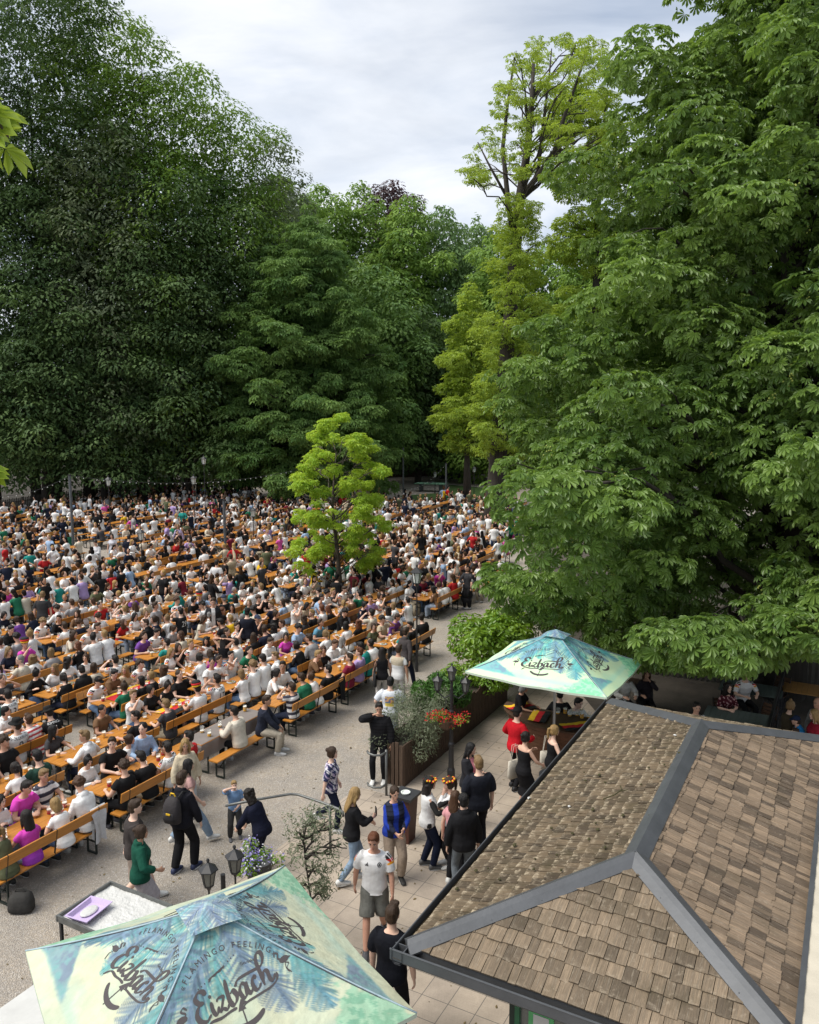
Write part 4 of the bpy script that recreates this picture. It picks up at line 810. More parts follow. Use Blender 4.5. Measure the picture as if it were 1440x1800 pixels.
def neck_mesh(mb, J, n=14):
    r = .056 if J['sex'] == 'm' else .047; a, b = J['N'], J['HC'] - J['HX'][2] * .06 - J['HX'][1] * .012; mb.tube([a - J['up2'] * .05, a + (b - a) * .3, b], [r * 1.15, r, r * .98], n)
def body_lofts(J, mb, n=16, hi=True):
    q = J['q']; m = J['sex'] == 'm'; k = 1 if m else .88
    mb.loft(torso_rings(J, n=20 if hi else 12)); neck_mesh(mb, J, n); head_mesh(mb, J, 20 if hi else 9, not hi)
    for s, c in ((-1, 'l'), (1, 'r')):
        limb(mb, [J['S' + c] - J['X'] * s * .03, J['E' + c], J['W' + c]], [.056 * k, .041 * k, .027 * k], n)
        d = J['W' + c] - J['E' + c]; nr = q.get('n' + c); nr = np.array(nr, float) if nr is not None else np.array([s * .5, .25, .8] if q.get('sit', True) else [s * 1., .25, .1])
        if hi: hand(mb, J['W' + c], d if q.get('d' + c) is None else q['d' + c], nr, s, q.get('curl', .45), 6, q.get('grip', 0))
        else: mb.ball(J['W' + c] + nz(d) * .07, (.035, .035, .035), 6, 4)
        limb(mb, [J['H' + c], J['K' + c], J['A' + c]], [.084 * (1 if m else 1.02), .055 * k, .038], n)
        a = J['A' + c]; ff = foot_dir(J, c)
        if hi: mb.loft([ering(a + ff * y + np.array([0, 0, zz]), np.cross(ff, (0, 0, 1)), np.array([0, 0, 1.]), w, h, 10) for y, zz, w, h in ((-.06, -.045, .028, .03), (-.02, -.035, .034, .045), (.06, -.045, .038, .033), (.13, -.058, .040, .02), (.17, -.062, .026, .012))])
def foot_dir(J, c):
    v = J['K' + c] - J['A' + c]; f = np.array([v[0] * .3, 1.0 if abs(v[1]) < .6 else 1.0, 0.]); o = J['q'].get('toe' + c); f = np.array(o, float) if o else f; return nz(f)
def shoe_mesh(J, c, mb=None):
    own = mb is None; mb = mb or MB(); a = J['A' + c]; f = foot_dir(J, c); x = np.cross(f, (0, 0, 1)); zz = np.array([0, 0, 1.])
    mb.loft([ering(a + f * y + zz * z, x, zz, w, h, 12, .8) for y, z, w, h in ((-.075, -.04, .030, .032), (-.05, -.028, .043, .05), (0, -.022, .044, .056), (.06, -.040, .046, .040), (.12, -.05, .050, .03), (.175, -.056, .045, .022), (.20, -.060, .025, .015))], mat=0)
    mb.loft([ering(a + f * y + zz * -.072, x, f, .048 if i else .044, .14, 14) + f * .06 for i, y in enumerate((0,))] + [ering(a + f * .06 + zz * -.083, x, f, .047, .138, 14)], mat=1)
    return mb
def shirt_lofts(J, mb, o=.018, sleeve=.55, lo=-.09, hem=.012, hi=.52, n=20, loose=0.0, belly=0.0, vneck=False, hood=False, collar=False):
    mb.loft(torso_rings(J, o, lo, hi, n, hem, belly)); k = 1 if J['sex'] == 'm' else .9
    for s, c in ((-1, 'l'), (1, 'r')):
        if sleeve <= 0: continue
        S_, E_, W_ = J['S' + c], J['E' + c], J['W' + c]; r = (.066 + loose) * k
        if sleeve <= 1: limb(mb, [S_ - J['X'] * s * .05 + J['up2'] * .008, S_ + (E_ - S_) * .3, S_ + (E_ - S_) * sleeve], [r, r * .98, r * (1.0 if sleeve < .8 else .9)], 12)
        else: t = sleeve - 1; limb(mb, [S_ - J['X'] * s * .05 + J['up2'] * .008, E_, E_ + (W_ - E_) * t], [r, (.054 + loose) * k, (.040 + loose * .8) * k], 12)
    if hood: c = J['N'] - J['Fw'] * .055 - J['up2'] * .02; mb.ball(c, (.10, .055, .075), 12, 7, np.array([J['X'], J['Fw'], J['up2']])); mb.tube([J['N'] + J['X'] * .075 + J['Fw'] * .03, J['N'] - J['Fw'] * .03 + J['X'] * .07 + J['up2'] * .02, J['N'] - J['Fw'] * .07, J['N'] - J['Fw'] * .03 - J['X'] * .07 + J['up2'] * .02, J['N'] - J['X'] * .075 + J['Fw'] * .03], .028, 8)
    if collar: mb.tube([J['N'] + J['X'] * .058 * math.cos(t) + J['Fw'] * .058 * math.sin(t) - J['up2'] * .022 for t in np.linspace(0, 2 * math.pi, 13)], .016, 6)
def trouser_lofts(J, mb, ln=.97, loose=0.0, o=.011, top=.10, n=14, flare=0.0):
    mb.loft(torso_rings(J, o, -.125, top, 20))
    for c in 'lr':
        H_, K_, A_ = J['H' + c], J['K' + c], J['A' + c]; r = [.094 + loose * .5, .068 + loose, .052 + loose + flare]
        if ln <= .5: limb(mb, [H_ + [0, 0, .02], H_ + (K_ - H_) * ln, H_ + (K_ - H_) * (ln * 2)], [r[0], r[0] * .98, r[1] * 1.12], n)
        else: limb(mb, [H_ + [0, 0, .02], K_, K_ + (A_ - K_) * (ln)], r, n)
def skirt_lofts(J, mb, ln=.55):
    P = J['P']; L = [ering(P + [0, 0, .1], np.array([1., 0, 0]), np.array([0, 1., 0]), .15, .115, 20), ering(P + [0, 0, -.05], np.array([1., 0, 0]), np.array([0, 1., 0]), .19, .15, 20)]
    kn = (J['Kl'] + J['Kr']) / 2; an = (J['Al'] + J['Ar']) / 2; L.append(ering(kn + [0, 0, .05], np.array([1., 0, 0]), np.array([0, 1., 0]), .20, .17, 20)); L.append(ering(kn + (an - kn) * ln, np.array([1., 0, 0]), np.array([0, 1., 0]), .21, .19, 20)); mb.loft(L)
# hair styles live in the head's own axes (x right, y forward, z up), head centre at the origin
def hair_mb(style):
    mb = MB(); E = np.eye(3); cap = lambda c, r, n=18: mb.ball(c, r, n, 11)
    if style == 'bald': mb.ball((0, -.03, .0), (.080, .088, .10), 16, 9); return mb
    if style in ('short', 'crop', 'quiff'):
        cap((0, -.016, .030), (.085, .098, .102)); cap((0, -.04, -.03), (.077, .07, .075))
        if style == 'quiff': cap((0, .05, .105), (.062, .055, .034))
        if style == 'short': cap((0, .035, .10), (.070, .060, .035))
    elif style == 'curly':
        rs = np.random.default_rng(3)
        for i in range(34): d = rs.normal(size=3); d[2] = abs(d[2]) * .8 + .05; d[1] -= .35; d = nz(d); mb.ball(np.array([0, -.012, .02]) + d * np.array([.088, .098, .105]), rs.uniform(.028, .042), 7, 5)
        cap((0, -.02, .03), (.086, .095, .10))
    else:
        cap((0, -.016, .028), (.087, .100, .104)); cap((0, -.035, -.03), (.082, .08, .085))
        for s in (-1, 1): mb.ball((s * .066, .012, -.02), (.022, .05, .075), 10, 7)
        if style == 'long':
            mb.loft([ering(np.array([0, y, z]), E[0], E[1], a, b, 16) for y, z, a, b in ((-.03, .02, .088, .085), (-.05, -.09, .095, .062), (-.075, -.19, .10, .045), (-.085, -.28, .088, .036), (-.085, -.35, .05, .02))])
            for s in (-1, 1): mb.tube([(s * .075, .01, .0), (s * .086, .0, -.10), (s * .085, .03, -.2)], [.03, .03, .012], 8)
        elif style == 'bob': mb.loft([ering(np.array([0, y, z]), E[0], E[1], a, b, 16) for y, z, a, b in ((-.02, .02, .09, .09), (-.035, -.07, .10, .075), (-.04, -.13, .098, .066), (-.04, -.155, .07, .04))])
        elif style == 'wavy':
            rs = np.random.default_rng(8); mb.loft([ering(np.array([0, y, z]), E[0], E[1], a, b, 16) for y, z, a, b in ((-.02, .02, .095, .095), (-.04, -.08, .115, .085), (-.05, -.18, .12, .07), (-.05, -.24, .08, .04))])
            for i in range(46): t = rs.uniform(-2.6, -.5); z = rs.uniform(-.22, .09); mb.ball((.112 * math.cos(t), -.015 + .095 * math.sin(t), z), rs.uniform(.022, .04), 7, 5)
        elif style == 'bun': mb.ball((0, -.115, .045), (.042, .036, .042), 12, 8)
        elif style == 'topbun': mb.ball((0, -.03, .14), (.04, .04, .036), 12, 8)
        elif style == 'pony': mb.tube([(0, -.10, .05), (0, -.145, .03), (0, -.15, -.06), (0, -.125, -.17), (0, -.12, -.21)], [.022, .030, .032, .024, .008], 10)
    return mb
def cap_mb():
    mb = MB(); L = []
    for z, a, b in ((.028, .089, .106), (.05, .091, .107), (.09, .082, .095), (.12, .058, .066), (.136, .02, .024)): L.append(ering(np.array([0, -.012, z]), np.array([1., 0, 0]), np.array([0, 1., 0]), a, b, 18))
    mb.loft(L); mb.loft([ering(np.array([0, y, z]), np.array([1., 0, 0]), np.array([0, .2, 1.]), a, .007, 10) for y, z, a in ((.07, .045, .075), (.115, .036, .072), (.155, .022, .045))]); return mb
def hat_mb():
    mb = MB(); mb.lathe([(.155, .045), (.158, .052), (.095, .06), (.09, .10), (.082, .145), (.05, .155), (.01, .15)], seg=22); return mb
def fan_hat_mb():                       # tall black red gold plush hat
    mb = MB(); rs = np.random.default_rng(2)
    for i, (r0, z0, r1, z1, m) in enumerate(((.098, .03, .11, .075, 2), (.112, .075, .115, .125, 1), (.112, .125, .085, .175, 0))): mb.lathe([(r0, z0), ((r0 + r1) / 2 + .008, (z0 + z1) / 2), (r1, z1)], seg=20, mat=m)
    return mb
def wreath_mb():
    mb = MB()
    for i in range(30): t = i / 30 * 2 * math.pi; mb.ball((.092 * math.cos(t), -.008 + .108 * math.sin(t), .068 + .012 * math.sin(i * 5)), (.024, .024, .02), 7, 5, mat=(0, 1, 2, 1, 2)[i % 5])
    return mb
_jobs = []
def remesh_later(mb, voxel):
    me = mb.build('tmp', [MT['skin']], mesh_only=True); o = link('tmp', me); md = o.modifiers.new('r', 'REMESH'); md.mode = 'VOXEL'; md.voxel_size = voxel; md.use_smooth_shade = True
    j = dict(o=o, res=None); _jobs.append(j); return j
def run_jobs():
    bpy.context.view_layer.update(); dg = bpy.context.evaluated_depsgraph_get()
    for j in _jobs:
        if j['res'] is None and j.get('o'):
            e = j['o'].evaluated_get(dg); me = e.to_mesh(); n = len(me.vertices); V = np.empty(n * 3, np.float32); me.vertices.foreach_get('co', V); V = V.reshape(-1, 3).astype(float)
            F = np.empty(len(me.loops), np.int32); me.loops.foreach_get('vertex_index', F); cnt = np.empty(len(me.polygons), np.int32); me.polygons.foreach_get('loop_total', cnt)
            if (cnt == 4).all(): Fs = [F.reshape(-1, 4)]
            else:
                st = np.concatenate([[0], np.cumsum(cnt)[:-1]]); Fs = [F[st[cnt == k][:, None] + np.arange(k)] for k in np.unique(cnt)]
            # two rounds of smoothing take the steps out
            Ed = np.concatenate([np.stack([f[:, i], f[:, (i + 1) % f.shape[1]]], 1) for f in Fs for i in range(f.shape[1])])
            for _ in range(2):
                A = np.zeros_like(V); k = np.zeros(len(V)); np.add.at(A, Ed[:, 0], V[Ed[:, 1]]); np.add.at(k, Ed[:, 0], 1); V = V * .5 + .5 * A / np.maximum(k, 1)[:, None]
            e.to_mesh_clear(); j['res'] = (V, Fs); m_ = j['o'].data; bpy.data.objects.remove(j['o']); bpy.data.meshes.remove(m_); j['o'] = None
def face_features(J, mb, V0):
    c = J['HC']; A = J['HX']; x, f, z = A; k = 1 if J['sex'] == 'm' else .955
    for s in (-1, 1):
        e = c + x * .031 * s + f * .0845 * k + z * .004; mb.ball(e, (.0135, .007, .008), 8, 5, A, mat=1); mb.ball(e + f * .0045, (.0078, .0045, .0075), 8, 5, A, mat=2)
        mb.tube([e + x * -.014 * s + z * .018 + f * .010, e + z * .022 + f * .009, e + x * .018 * s + z * .016 - f * .004], [.0048, .006, .004], 5, mat=3)
    mb.tube([c - x * .022 - z * .060 + f * .090 * k, c - z * .057 + f * .101 * k, c + x * .022 - z * .060 + f * .090 * k], [.004, .0062, .004], 6, mat=4)
SKINM = lambda: [MT['skin'], MT['eyewhite'], MT['eye'], MT['brow'], MT['lip']]
class Figure:
    """meshes of one posed figure; several people may share them"""
    def __init__(s, pose, sex='m', shirt=None, trousers=None, voxel=.0125):
        s.J = J = skeleton(pose, sex); s.sex = sex; s.sk = dict(shirt or {}); s.tk = dict(trousers or {}); s.vox = voxel
        b = MB(); body_lofts(J, b); s.jb = remesh_later(b, voxel)
        s.js = s.jt = None
        if shirt is not None: b = MB(); shirt_lofts(J, b, **s.sk); s.js = remesh_later(b, voxel)
        if trousers is not None:
            b = MB(); t = dict(s.tk); skirt_lofts(J, b, t['skirt']) if 'skirt' in t else trouser_lofts(J, b, **t); s.jt = remesh_later(b, voxel)
    def done(s):
        J = s.J; mb = MB(); V, F = s.jb['res']; mb.add(V, F); n0 = len(V); face_features(J, mb, V); s.body = mb.build('body', SKINM(), smooth=True, mesh_only=True)
        s.shirt = None
        if s.js: V, F = s.js['res']; s.SV, s.SF = V, F; s.shirt = mesh_np('shirt', V, F, MT['cloth'], None, True)
        s.trousers = None
        if s.jt: V, F = s.jt['res']; s.trousers = mesh_np('trousers', V, F, MT['denim'], None, True)
        s.shoes = [shoe_mesh(J, c).build('shoe', [MT['shoe'], MT['sole']], smooth=True, mesh_only=True) for c in 'lr']
        s.hm = Matrix.Translation(Vector(J['HC'])) @ Matrix(np.array(J['HX']).T.tolist()).to_4x4(); s._jer = {}; s._bvh = None; return s
    def loc(s, V):                        # shirt vertices in torso axes: right, forward, height above the pelvis
        d = V - s.J['C']; return d @ s.J['X'], d @ s.J['Fw'], d @ s.J['up2']
    def printed(s, kind, base=(.78, .78, .77)):
        key = (kind, base)
        if key in s._jer: return s._jer[key]
        V = s.SV; x, y, z = s.loc(V); C = np.tile(np.array(base, float), (len(V), 1)); rs = np.random.default_rng(3)
        if kind == 'jersey':             # white with black, red and gold shoulder yokes
            for sd in (-1, 1):
                k = 'l' if sd < 0 else 'r'; S_, E_ = s.J['S' + k], s.J['E' + k]; u = nz(E_ - S_); t = (V - S_) @ u / np.linalg.norm(E_ - S_); top = (V - S_) @ nz(J_up(s.J, u)) > .03
                on = (np.abs(x) > .08) & (z > -.15) & (sd * x > 0); q = t
                C[on & top & (q < .12)] = (.02, .02, .02); C[on & top & (q >= .12) & (q < .28)] = (.55, .02, .02); C[on & top & (q >= .28) & (q < .40)] = (.75, .32, .02)
                st = on & top & (q < .3) & (np.abs(((y + .5) * 28) % 1 - .5) < .16); C[st] = (.78, .78, .78)
        elif kind == 'stripes': C[(np.floor((z + 5) * 13) % 2) < .6] = (.05, .05, .07)
        elif kind == 'redstripes': C[(np.floor((z + 5) * 22) % 2) < 1] = (.50, .07, .08)
        elif kind == 'floral': n = fbm(V[:, 0] * 30 + 20, V[:, 2] * 30 + V[:, 1] * 22 + 20, 77, 2); C[:] = (.62, .60, .64); C[n > .5] = (.03, .035, .09); m = fbm(V[:, 0] * 22 + 50, V[:, 2] * 22 + V[:, 1] * 20 + 9, 78, 2); C[m > .66] = (.35, .28, .42)
        elif kind == 'pinkjersey': n = np.clip((z + .4) / .6, 0, 1)[:, None]; C[:] = np.array([.62, .06, .38]) * n + np.array([.30, .05, .42]) * (1 - n)
        elif kind == 'print':
            C[:] = (.62, .65, .70); n = fbm(x * 34 + 40, z * 34 + 20, 91, 2); on = (y < 0) & (np.abs(x) < .10) & (z < .0) & (z > -.24); C[on] = (.62, .42, .14); C[on & (n > .5)] = (.66, .22, .22); C[on & (n > .6)] = (.12, .20, .30); C[on & (z < -.16)] = (.70, .55, .12)
        elif kind == 'raglan': C[np.abs(x) < .11] = (.012, .012, .013)
        elif kind == 'openblack': C[:] = (.02, .02, .024); C[(np.abs(x) < .055) & (y > .02)] = base
        elif kind == 'puffer': C[:] = base; C[np.abs((z * 14) % 1 - .5) > .42] *= .35
        elif kind == 'vest': C[:] = (.02, .024, .045); C[np.abs((z * 13) % 1 - .5) > .42] *= .4; C[(np.abs(x) < .05) & (y > .03)] = (.02, .05, .36); C[np.abs(x) > .165] = (.02, .05, .36); C[(np.abs(x) > .15) & (z < -.2)] = (.02, .05, .36)
        elif kind == 'blacktrim': C[:] = base; C[(np.abs(x) > .19)] = (.02, .02, .02)
        elif kind == 'scarf': C[:] = (.66, .66, .66); C[(np.abs(x) < .19) & (z > -.12) & (y < .04)] = (.46, .40, .30)
        elif kind == 'dots': n = fbm(x * 40 + 9, z * 40 + 9, 97, 1); C[:] = (.07, .012, .02); C[n > .68] = (.5, .3, .3)
        me = mesh_np('shirt', V, s.SF, MT['cloth_print'], None, True, C=np.clip(C, 0, 1)); s._jer[key] = me; return me
    def bvh(s):
        if s._bvh is None: s._bvh = BVHTree.FromPolygons([Vector(v) for v in s.SV], [tuple(int(i) for i in f) for Fx in s.SF for f in Fx])
        return s._bvh
    def decal(s, V2, F, back=True, off=.006):
        """flat print laid on the chest or the back"""
        J = s.J; o = J['C']; sg = -1 if back else 1; out = []
        for a, b in V2:
            p = o + J['X'] * (a * (1 if back else -1)) + J['up2'] * b + J['Fw'] * sg * .5; h = s.bvh().ray_cast(Vector(p), Vector(-J['Fw'] * sg))
            out.append(np.array(h[0]) + J['Fw'] * sg * off if h[0] is not None else p - J['Fw'] * sg * .4)
        return out, F
def J_up(J, u):
    v = J['up2'] + .2 * J['Fw'] * 0; return v - u * (v @ u)
HAIR = {}
def hair_mesh(st):
    if st not in HAIR: HAIR[st] = remesh_later(hair_mb(st), .010)
    j = HAIR[st]
    return j
HATS = dict(cap=(cap_mb, lambda: [MT['cloth']]), hat=(hat_mb, lambda: [MT['cloth']]), fan_hat=(fan_hat_mb, flag_mat), flower_wreath=(wreath_mb, flag_mat))
for st_ in ('short', 'crop', 'quiff', 'curly', 'long', 'bob', 'wavy', 'bun', 'topbun', 'pony', 'bald'): hair_mesh(st_)
_hm = {}
def get_hair(st):
    if st not in _hm:
        V, F = HAIR[st]['res']; n = fbm(V[:, 0] * 60 + 30, V[:, 1] * 60 + V[:, 2] * 9 + 30, 5, 2); V = V + nz_rows(V) * ((n - .5) * .012)[:, None]; _hm[st] = mesh_np('hair', V, F, MT['hair'], None, True)
    return _hm[st]
def nz_rows(V): return V / (np.linalg.norm(V, axis=1)[:, None] + 1e-9)
_hat = {}
SKIN = [(.60, .37, .27), (.53, .31, .22), (.66, .44, .34), (.46, .26, .175), (.63, .41, .31), (.24, .12, .07)]
HAIRC = dict(dark=(.014, .010, .008), black=(.008, .007, .007), brown=(.045, .024, .012), chestnut=(.075, .035, .016), blond=(.36, .23, .09), fair=(.24, .15, .065), grey=(.26, .25, .24), red=(.14, .045, .016))
def person(fig, loc, rz, label, shirt=None, printed=None, trousers=(.03, .04, .07), hair='short', hairc='brown', skin=None, hat=None, hatc=(.02, .02, .02), shoes=(.5, .5, .5), scale=1.0, group=None, number=None, nname=None, numc='num', chest=None, name='person'):
    r = empty(name, loc, rz, label, 'person', group); r.scale = (scale,) * 3
    def ch(nm, data, col=None, par=None):
        o = link(nm, data, par or r)
        if col is not None: o.color = (*col, 1)
        return o
    ch('body', fig.body, skin or SKIN[rnd.randrange(5)])
    sh = None
    if fig.shirt is not None: sh = ch('shirt', fig.printed(printed, shirt or (.78, .78, .77)) if printed else fig.shirt, shirt or (.7, .7, .7))
    if fig.trousers is not None: ch('trousers', fig.trousers, trousers)
    for m in fig.shoes: ch('shoe', m, shoes)
    if hair: h = ch('hair', get_hair(hair), HAIRC[hairc]); h.matrix_local = fig.hm
    if hat:
        if hat not in _hat: _hat[hat] = HATS[hat][0]().build(hat, HATS[hat][1](), smooth=hat != 'flower_wreath', mesh_only=True)
        h = ch(hat, _hat[hat], hatc); h.matrix_local = fig.hm
    if number and sh is not None:
        mb = MB(); V, F = text2d(number, .27); V = V - [(V[:, 0].max() + V[:, 0].min()) / 2, .20]; V = V * [.82, 1]; mb.add(*fig.decal(V, F)); mb.build('number', MT[numc], sh)
        if nname:
            mb = MB(); V, F = text2d(nname, .075); V = V - [(V[:, 0].max() + V[:, 0].min()) / 2, -.035]; mb.add(*fig.decal(V, F)); mb.build('name', MT[numc], sh)
    if chest and sh is not None:
        for kind in chest:
            mb = MB()
            if kind == 'crest':
                an = np.linspace(0, 2 * math.pi, 16, endpoint=False); o = np.stack([.03 * np.cos(an), .033 * np.sin(an)], 1) + [.085, -.02]; i_ = (o - [.085, -.02]) * .7 + [.085, -.02]; V = np.concatenate([o, i_]); j = np.arange(16); mb.add(*fig.decal(V, [np.stack([j, (j + 1) % 16, 16 + (j + 1) % 16, 16 + j], 1)][0].tolist(), False))
                c_ = np.stack([.011 * np.cos(an), .013 * np.sin(an)], 1) + [.085, -.02]; mb.add(*fig.decal(c_, [tuple(range(16))], False)); nm = 'crest'
            else:
                for k_ in range(3): h_ = .018 + .014 * k_; x_ = .055 + .016 * k_; mb.add(*fig.decal(np.array([(x_, -.04), (x_ + .013, -.04), (x_ + .013 + h_ * .0 - .02 + .012, -.04 + h_), (x_ - .008, -.04 + h_)]) - [.17, 0], [(0, 1, 2, 3)], False))
                nm = 'emblem'
            mb.build(nm, MT['num'], sh)
    return r
# ------------------------------------------------------------------ beer garden furniture
def leg_frame(mb, x, w, h, s):
    for y in (-w / 2, w / 2): mb.bar((x, y, h), (x, y, .02), .028, .028)
    mb.bar((x, -w / 2, .03), (x, w / 2, .03), .03, .03); mb.bar((x, -w / 2, h - .02), (x, w / 2, h - .02), .03, .03); mb.bar((x + s * .02, 0, h * .55), (x - s * .28, 0, h - .03), .02, .02); mb.bar((x, -w / 2, h * .55), (x, w / 2, h * .55), .022, .022)
def make_table(far=False):
    r = empty('beer_table'); t = MB()
    for y in (-.19, 0, .19): t.box((0, y, .755), (2.2, .186, .028))
    t.build('tabletop', MT['orange'], r)
    for s in (-1, 1): m = MB(); leg_frame(m, s * .85, .46, .74, s); m.build('leg_frame', MT['steel'], r)
    return r
def make_bench(back=True):
    r = empty('beer_bench'); t = MB(); t.box((0, 0, .462), (2.2, .25, .028)); t.build('seat', MT['orange'], r)
    for s in (-1, 1): m = MB(); leg_frame(m, s * .88, .22, .45, s); m.build('leg_frame', MT['steel'], r)
    if back:
        b = MB(); b.add(*rbox((0, .185, .83), (2.2, .024, .19), .16)); b.build('backrest', MT['orange'], r)
        for s in (-.9, -.02, .9): m = MB(); m.bar((s, .10, .40), (s, .165, .72), .03, .012, up=(1, 0, 0)); m.bar((s, .165, .70), (s, .205, .93), .03, .012, up=(1, 0, 0)); m.build('bracket', MT['steel'], r)
    return r
def rbox(c, size, tilt):
    m = MB(); c_, s_ = math.cos(tilt), math.sin(tilt); m.box(c, size, np.array([[1, 0, 0], [0, c_, -s_], [0, s_, c_]])); return m.V[0], m.F
def far_mesh(r):                          # the same thing as one mesh, for places where its parts are too small to show
    mats, V, F, M, n = [], [], [], [], 0
    for o in r.children:
        me = o.data; v = np.empty(len(me.vertices) * 3, np.float32); me.vertices.foreach_get('co', v); V.append(v.reshape(-1, 3)); f = np.empty(len(me.loops), np.int32); me.loops.foreach_get('vertex_index', f); F.append(f.reshape(-1, 4) + n); n += len(me.vertices)
        if me.materials[0] not in mats: mats.append(me.materials[0])
        M.append(np.full(len(F[-1]), mats.index(me.materials[0])))
    return np.concatenate(V), np.concatenate(F), np.concatenate(M), mats
TABLE, BENCH_B, BENCH_P = make_table(), make_bench(True), make_bench(False)
FT, FBB, FBP = far_mesh(TABLE), far_mesh(BENCH_B), far_mesh(BENCH_P)
ft_me = mesh_np('beer_table', FT[0], [FT[1]], FT[3], FT[2])
PROTO_USED = set()
def put(proto, name, loc, rz, label, cat, group):
    if proto.name not in PROTO_USED: PROTO_USED.add(proto.name); o = proto
    else: o = copy_tree(proto)
    o.location = [float(v) for v in loc]; o.rotation_euler = (0, 0, rz); return tag(o, label, cat, group)
ROT = AL                                   # table length runs along a
clothed = None
TREEB = G(600, 1072); AISLE = [G(185, 995), G(215, 975), G(150, 1000)]
def seen(p, m=40):
    x, y = proj(p); return -m < x < 1440 + m and y < 1900
def allowed(a, b):
    p = ab(a, b)
    if not (seen(p, 130)): return False
    if b > -12 and a > 23.3: return False
    if a > 28 and b > -12.2 - .34 * (a - 28): return False
    if a > 55 + (b + 38) * .2: return False
    f0, f1 = np.array([34.5, -52.0]), np.array([53.4, -56.2])      # picket fence
    if b < np.interp(a, [30, 36, 53.4, 70], [-51, -51.4, -55.6, -58]): return False
    if min(np.hypot(*(p[:2] - q[:2])) for q in AISLE) < 1.6: return False
    if np.hypot(*(p[:2] - TREEB[:2])) < 1.0: return False
    return True
TABS = []                                  # dicts a, b, k (row), j
row0 = [5.0, 7.55, 10.1, 12.75, 15.35, 17.75, 20.9]
k = 0; b = -12.35
while b > -56:
    if k == 0: starts = row0
    else:
        off = {1: 6.9, 2: 7.4, 3: 8.1}.get(k, 7 + rnd.random() * 2.4); starts = []; a = off - 2.5 * 3
        c = rnd.randrange(6)
        while a < 70:
            starts.append(a); a += 2.42 + rnd.uniform(0, .12); c += 1
            if c % 7 == 0: a += rnd.uniform(.7, 1.4)
    js = [a for a in starts if allowed(a + 1.1, b)]
    for j, a in enumerate(js): TABS.append(dict(a=a + 1.1, b=b + (rnd.uniform(-.10, .10) if k > 2 else rnd.uniform(-.03, .03)), k=k, j=j, n=len(js), cloth=(k == 0 and abs(a - 12.75) < .01)))
    k += 1; b -= 1.80 + (.28 if k > 3 else 0) + (.9 if k in (7, 13) else 0)
NROW = k
def rowname(t): return 'front row by the gravel path' if t['k'] == 0 else '%s row back from the path' % ordi(t['k'] + 1)
def colname(t): return '%s table from its near end' % ordi(t['j'] + 1)
far_b_V, far_b_F, far_b_M, nfb = [], [], [], 0
TABS.sort(key=lambda t: np.hypot(*ab(t['a'], t['b'])[:2]))
nb = 0; BL = []
for i, t in enumerate(TABS):
    p = ab(t['a'], t['b']); rz = ROT + (rnd.uniform(-.05, .05) if t['k'] > 2 else rnd.uniform(-.012, .012)); lab = 'orange beer table, %s, %s' % (rowname(t), colname(t))
    d = np.hypot(*p[:2]); t['d'] = d; t['rz'] = rz
    if i < 285:
        if d < 34: put(TABLE, 'beer_table', p, rz, 'grey cloth covered beer table in the front row by the gravel path' if t['cloth'] else lab, 'table', 'beer tables in rows')
        else: o = link('beer_table', ft_me); o.location = p; o.rotation_euler = (0, 0, rz); tag(o, lab, 'table', 'beer tables in rows')
    for sd in (1, -1):
        q = p + BX * sd * (.60 if sd > 0 else .60); back = (rnd.random() < ((.75 if t['k'] < 3 else .5 if t['k'] < 8 else .28) if sd > 0 else .12)) or (t['k'] == 0 and sd > 0); back = back and not (t['cloth'] and sd > 0)
        l2 = 'orange bench %s on the %s side, %s, %s' % ('with backrest' if back else 'without back', 'path' if sd > 0 else 'far', rowname(t).replace(' back from the path', '').replace(' by the gravel path', ''), colname(t))
        if nb < 292: put(BENCH_B if back else BENCH_P, 'beer_bench', q, rz + (math.pi if sd > 0 else 0), l2, 'bench', 'beer benches in rows'); nb += 1
        else:
            Vv, Ff, Mm, mats_b = FBB if back else FBP; ca, sa = math.cos(rz + (math.pi if sd > 0 else 0)), math.sin(rz + (math.pi if sd > 0 else 0)); far_b_V.append(np.stack([Vv[:, 0] * ca - Vv[:, 1] * sa + q[0], Vv[:, 0] * sa + Vv[:, 1] * ca + q[1], Vv[:, 2]], 1)); far_b_F.append(Ff + nfb); far_b_M.append(Mm); nfb += len(Vv)
if far_b_V: tag(link('distant_benches', mesh_np('distant_benches', np.concatenate(far_b_V), [np.concatenate(far_b_F)], [MT['orange'], MT['steel']], np.concatenate(far_b_M))), 'far beer benches too many to count', 'bench', kind='stuff')
# backrests face: bench local +y is its back; for the path side bench rz+pi puts the back towards +b
def cloth_on_table():
    t = [t for t in TABS if t['cloth']][0]; p = ab(t['a'], t['b']); mb = MB(); nx, ny = 60, 26; X = np.linspace(-1.16, 1.16, nx); Y = np.linspace(-.62, .62, ny); V = []
    for y in Y:
        for x in X:
            dy = max(0, abs(y) - .285); dx = max(0, abs(x) - 1.105); fold = .02 * math.sin(x * 17) * min(1, dy * 4); V.append((np.sign(x) * min(abs(x), 1.112 + dx * .15), np.sign(y) * (min(abs(y), .288) + fold + dy * .08), .772 + .002 * math.sin(x * 7) - dy * .95 - dx * 1.2))
    mb.add(np.array(V), [(i * nx + j, i * nx + j + 1, (i + 1) * nx + j + 1, (i + 1) * nx + j) for i in range(ny - 1) for j in range(nx - 1)])
    o = mb.build('tablecloth', mat('taupe_cloth', (.19, .165, .15), .85, .15, 5, .3, 12), smooth=True); o.location = p; o.rotation_euler = (0, 0, t['rz']); tag(o, 'grey brown tablecloth hanging over the front row beer table', 'tablecloth')
cloth_on_table()
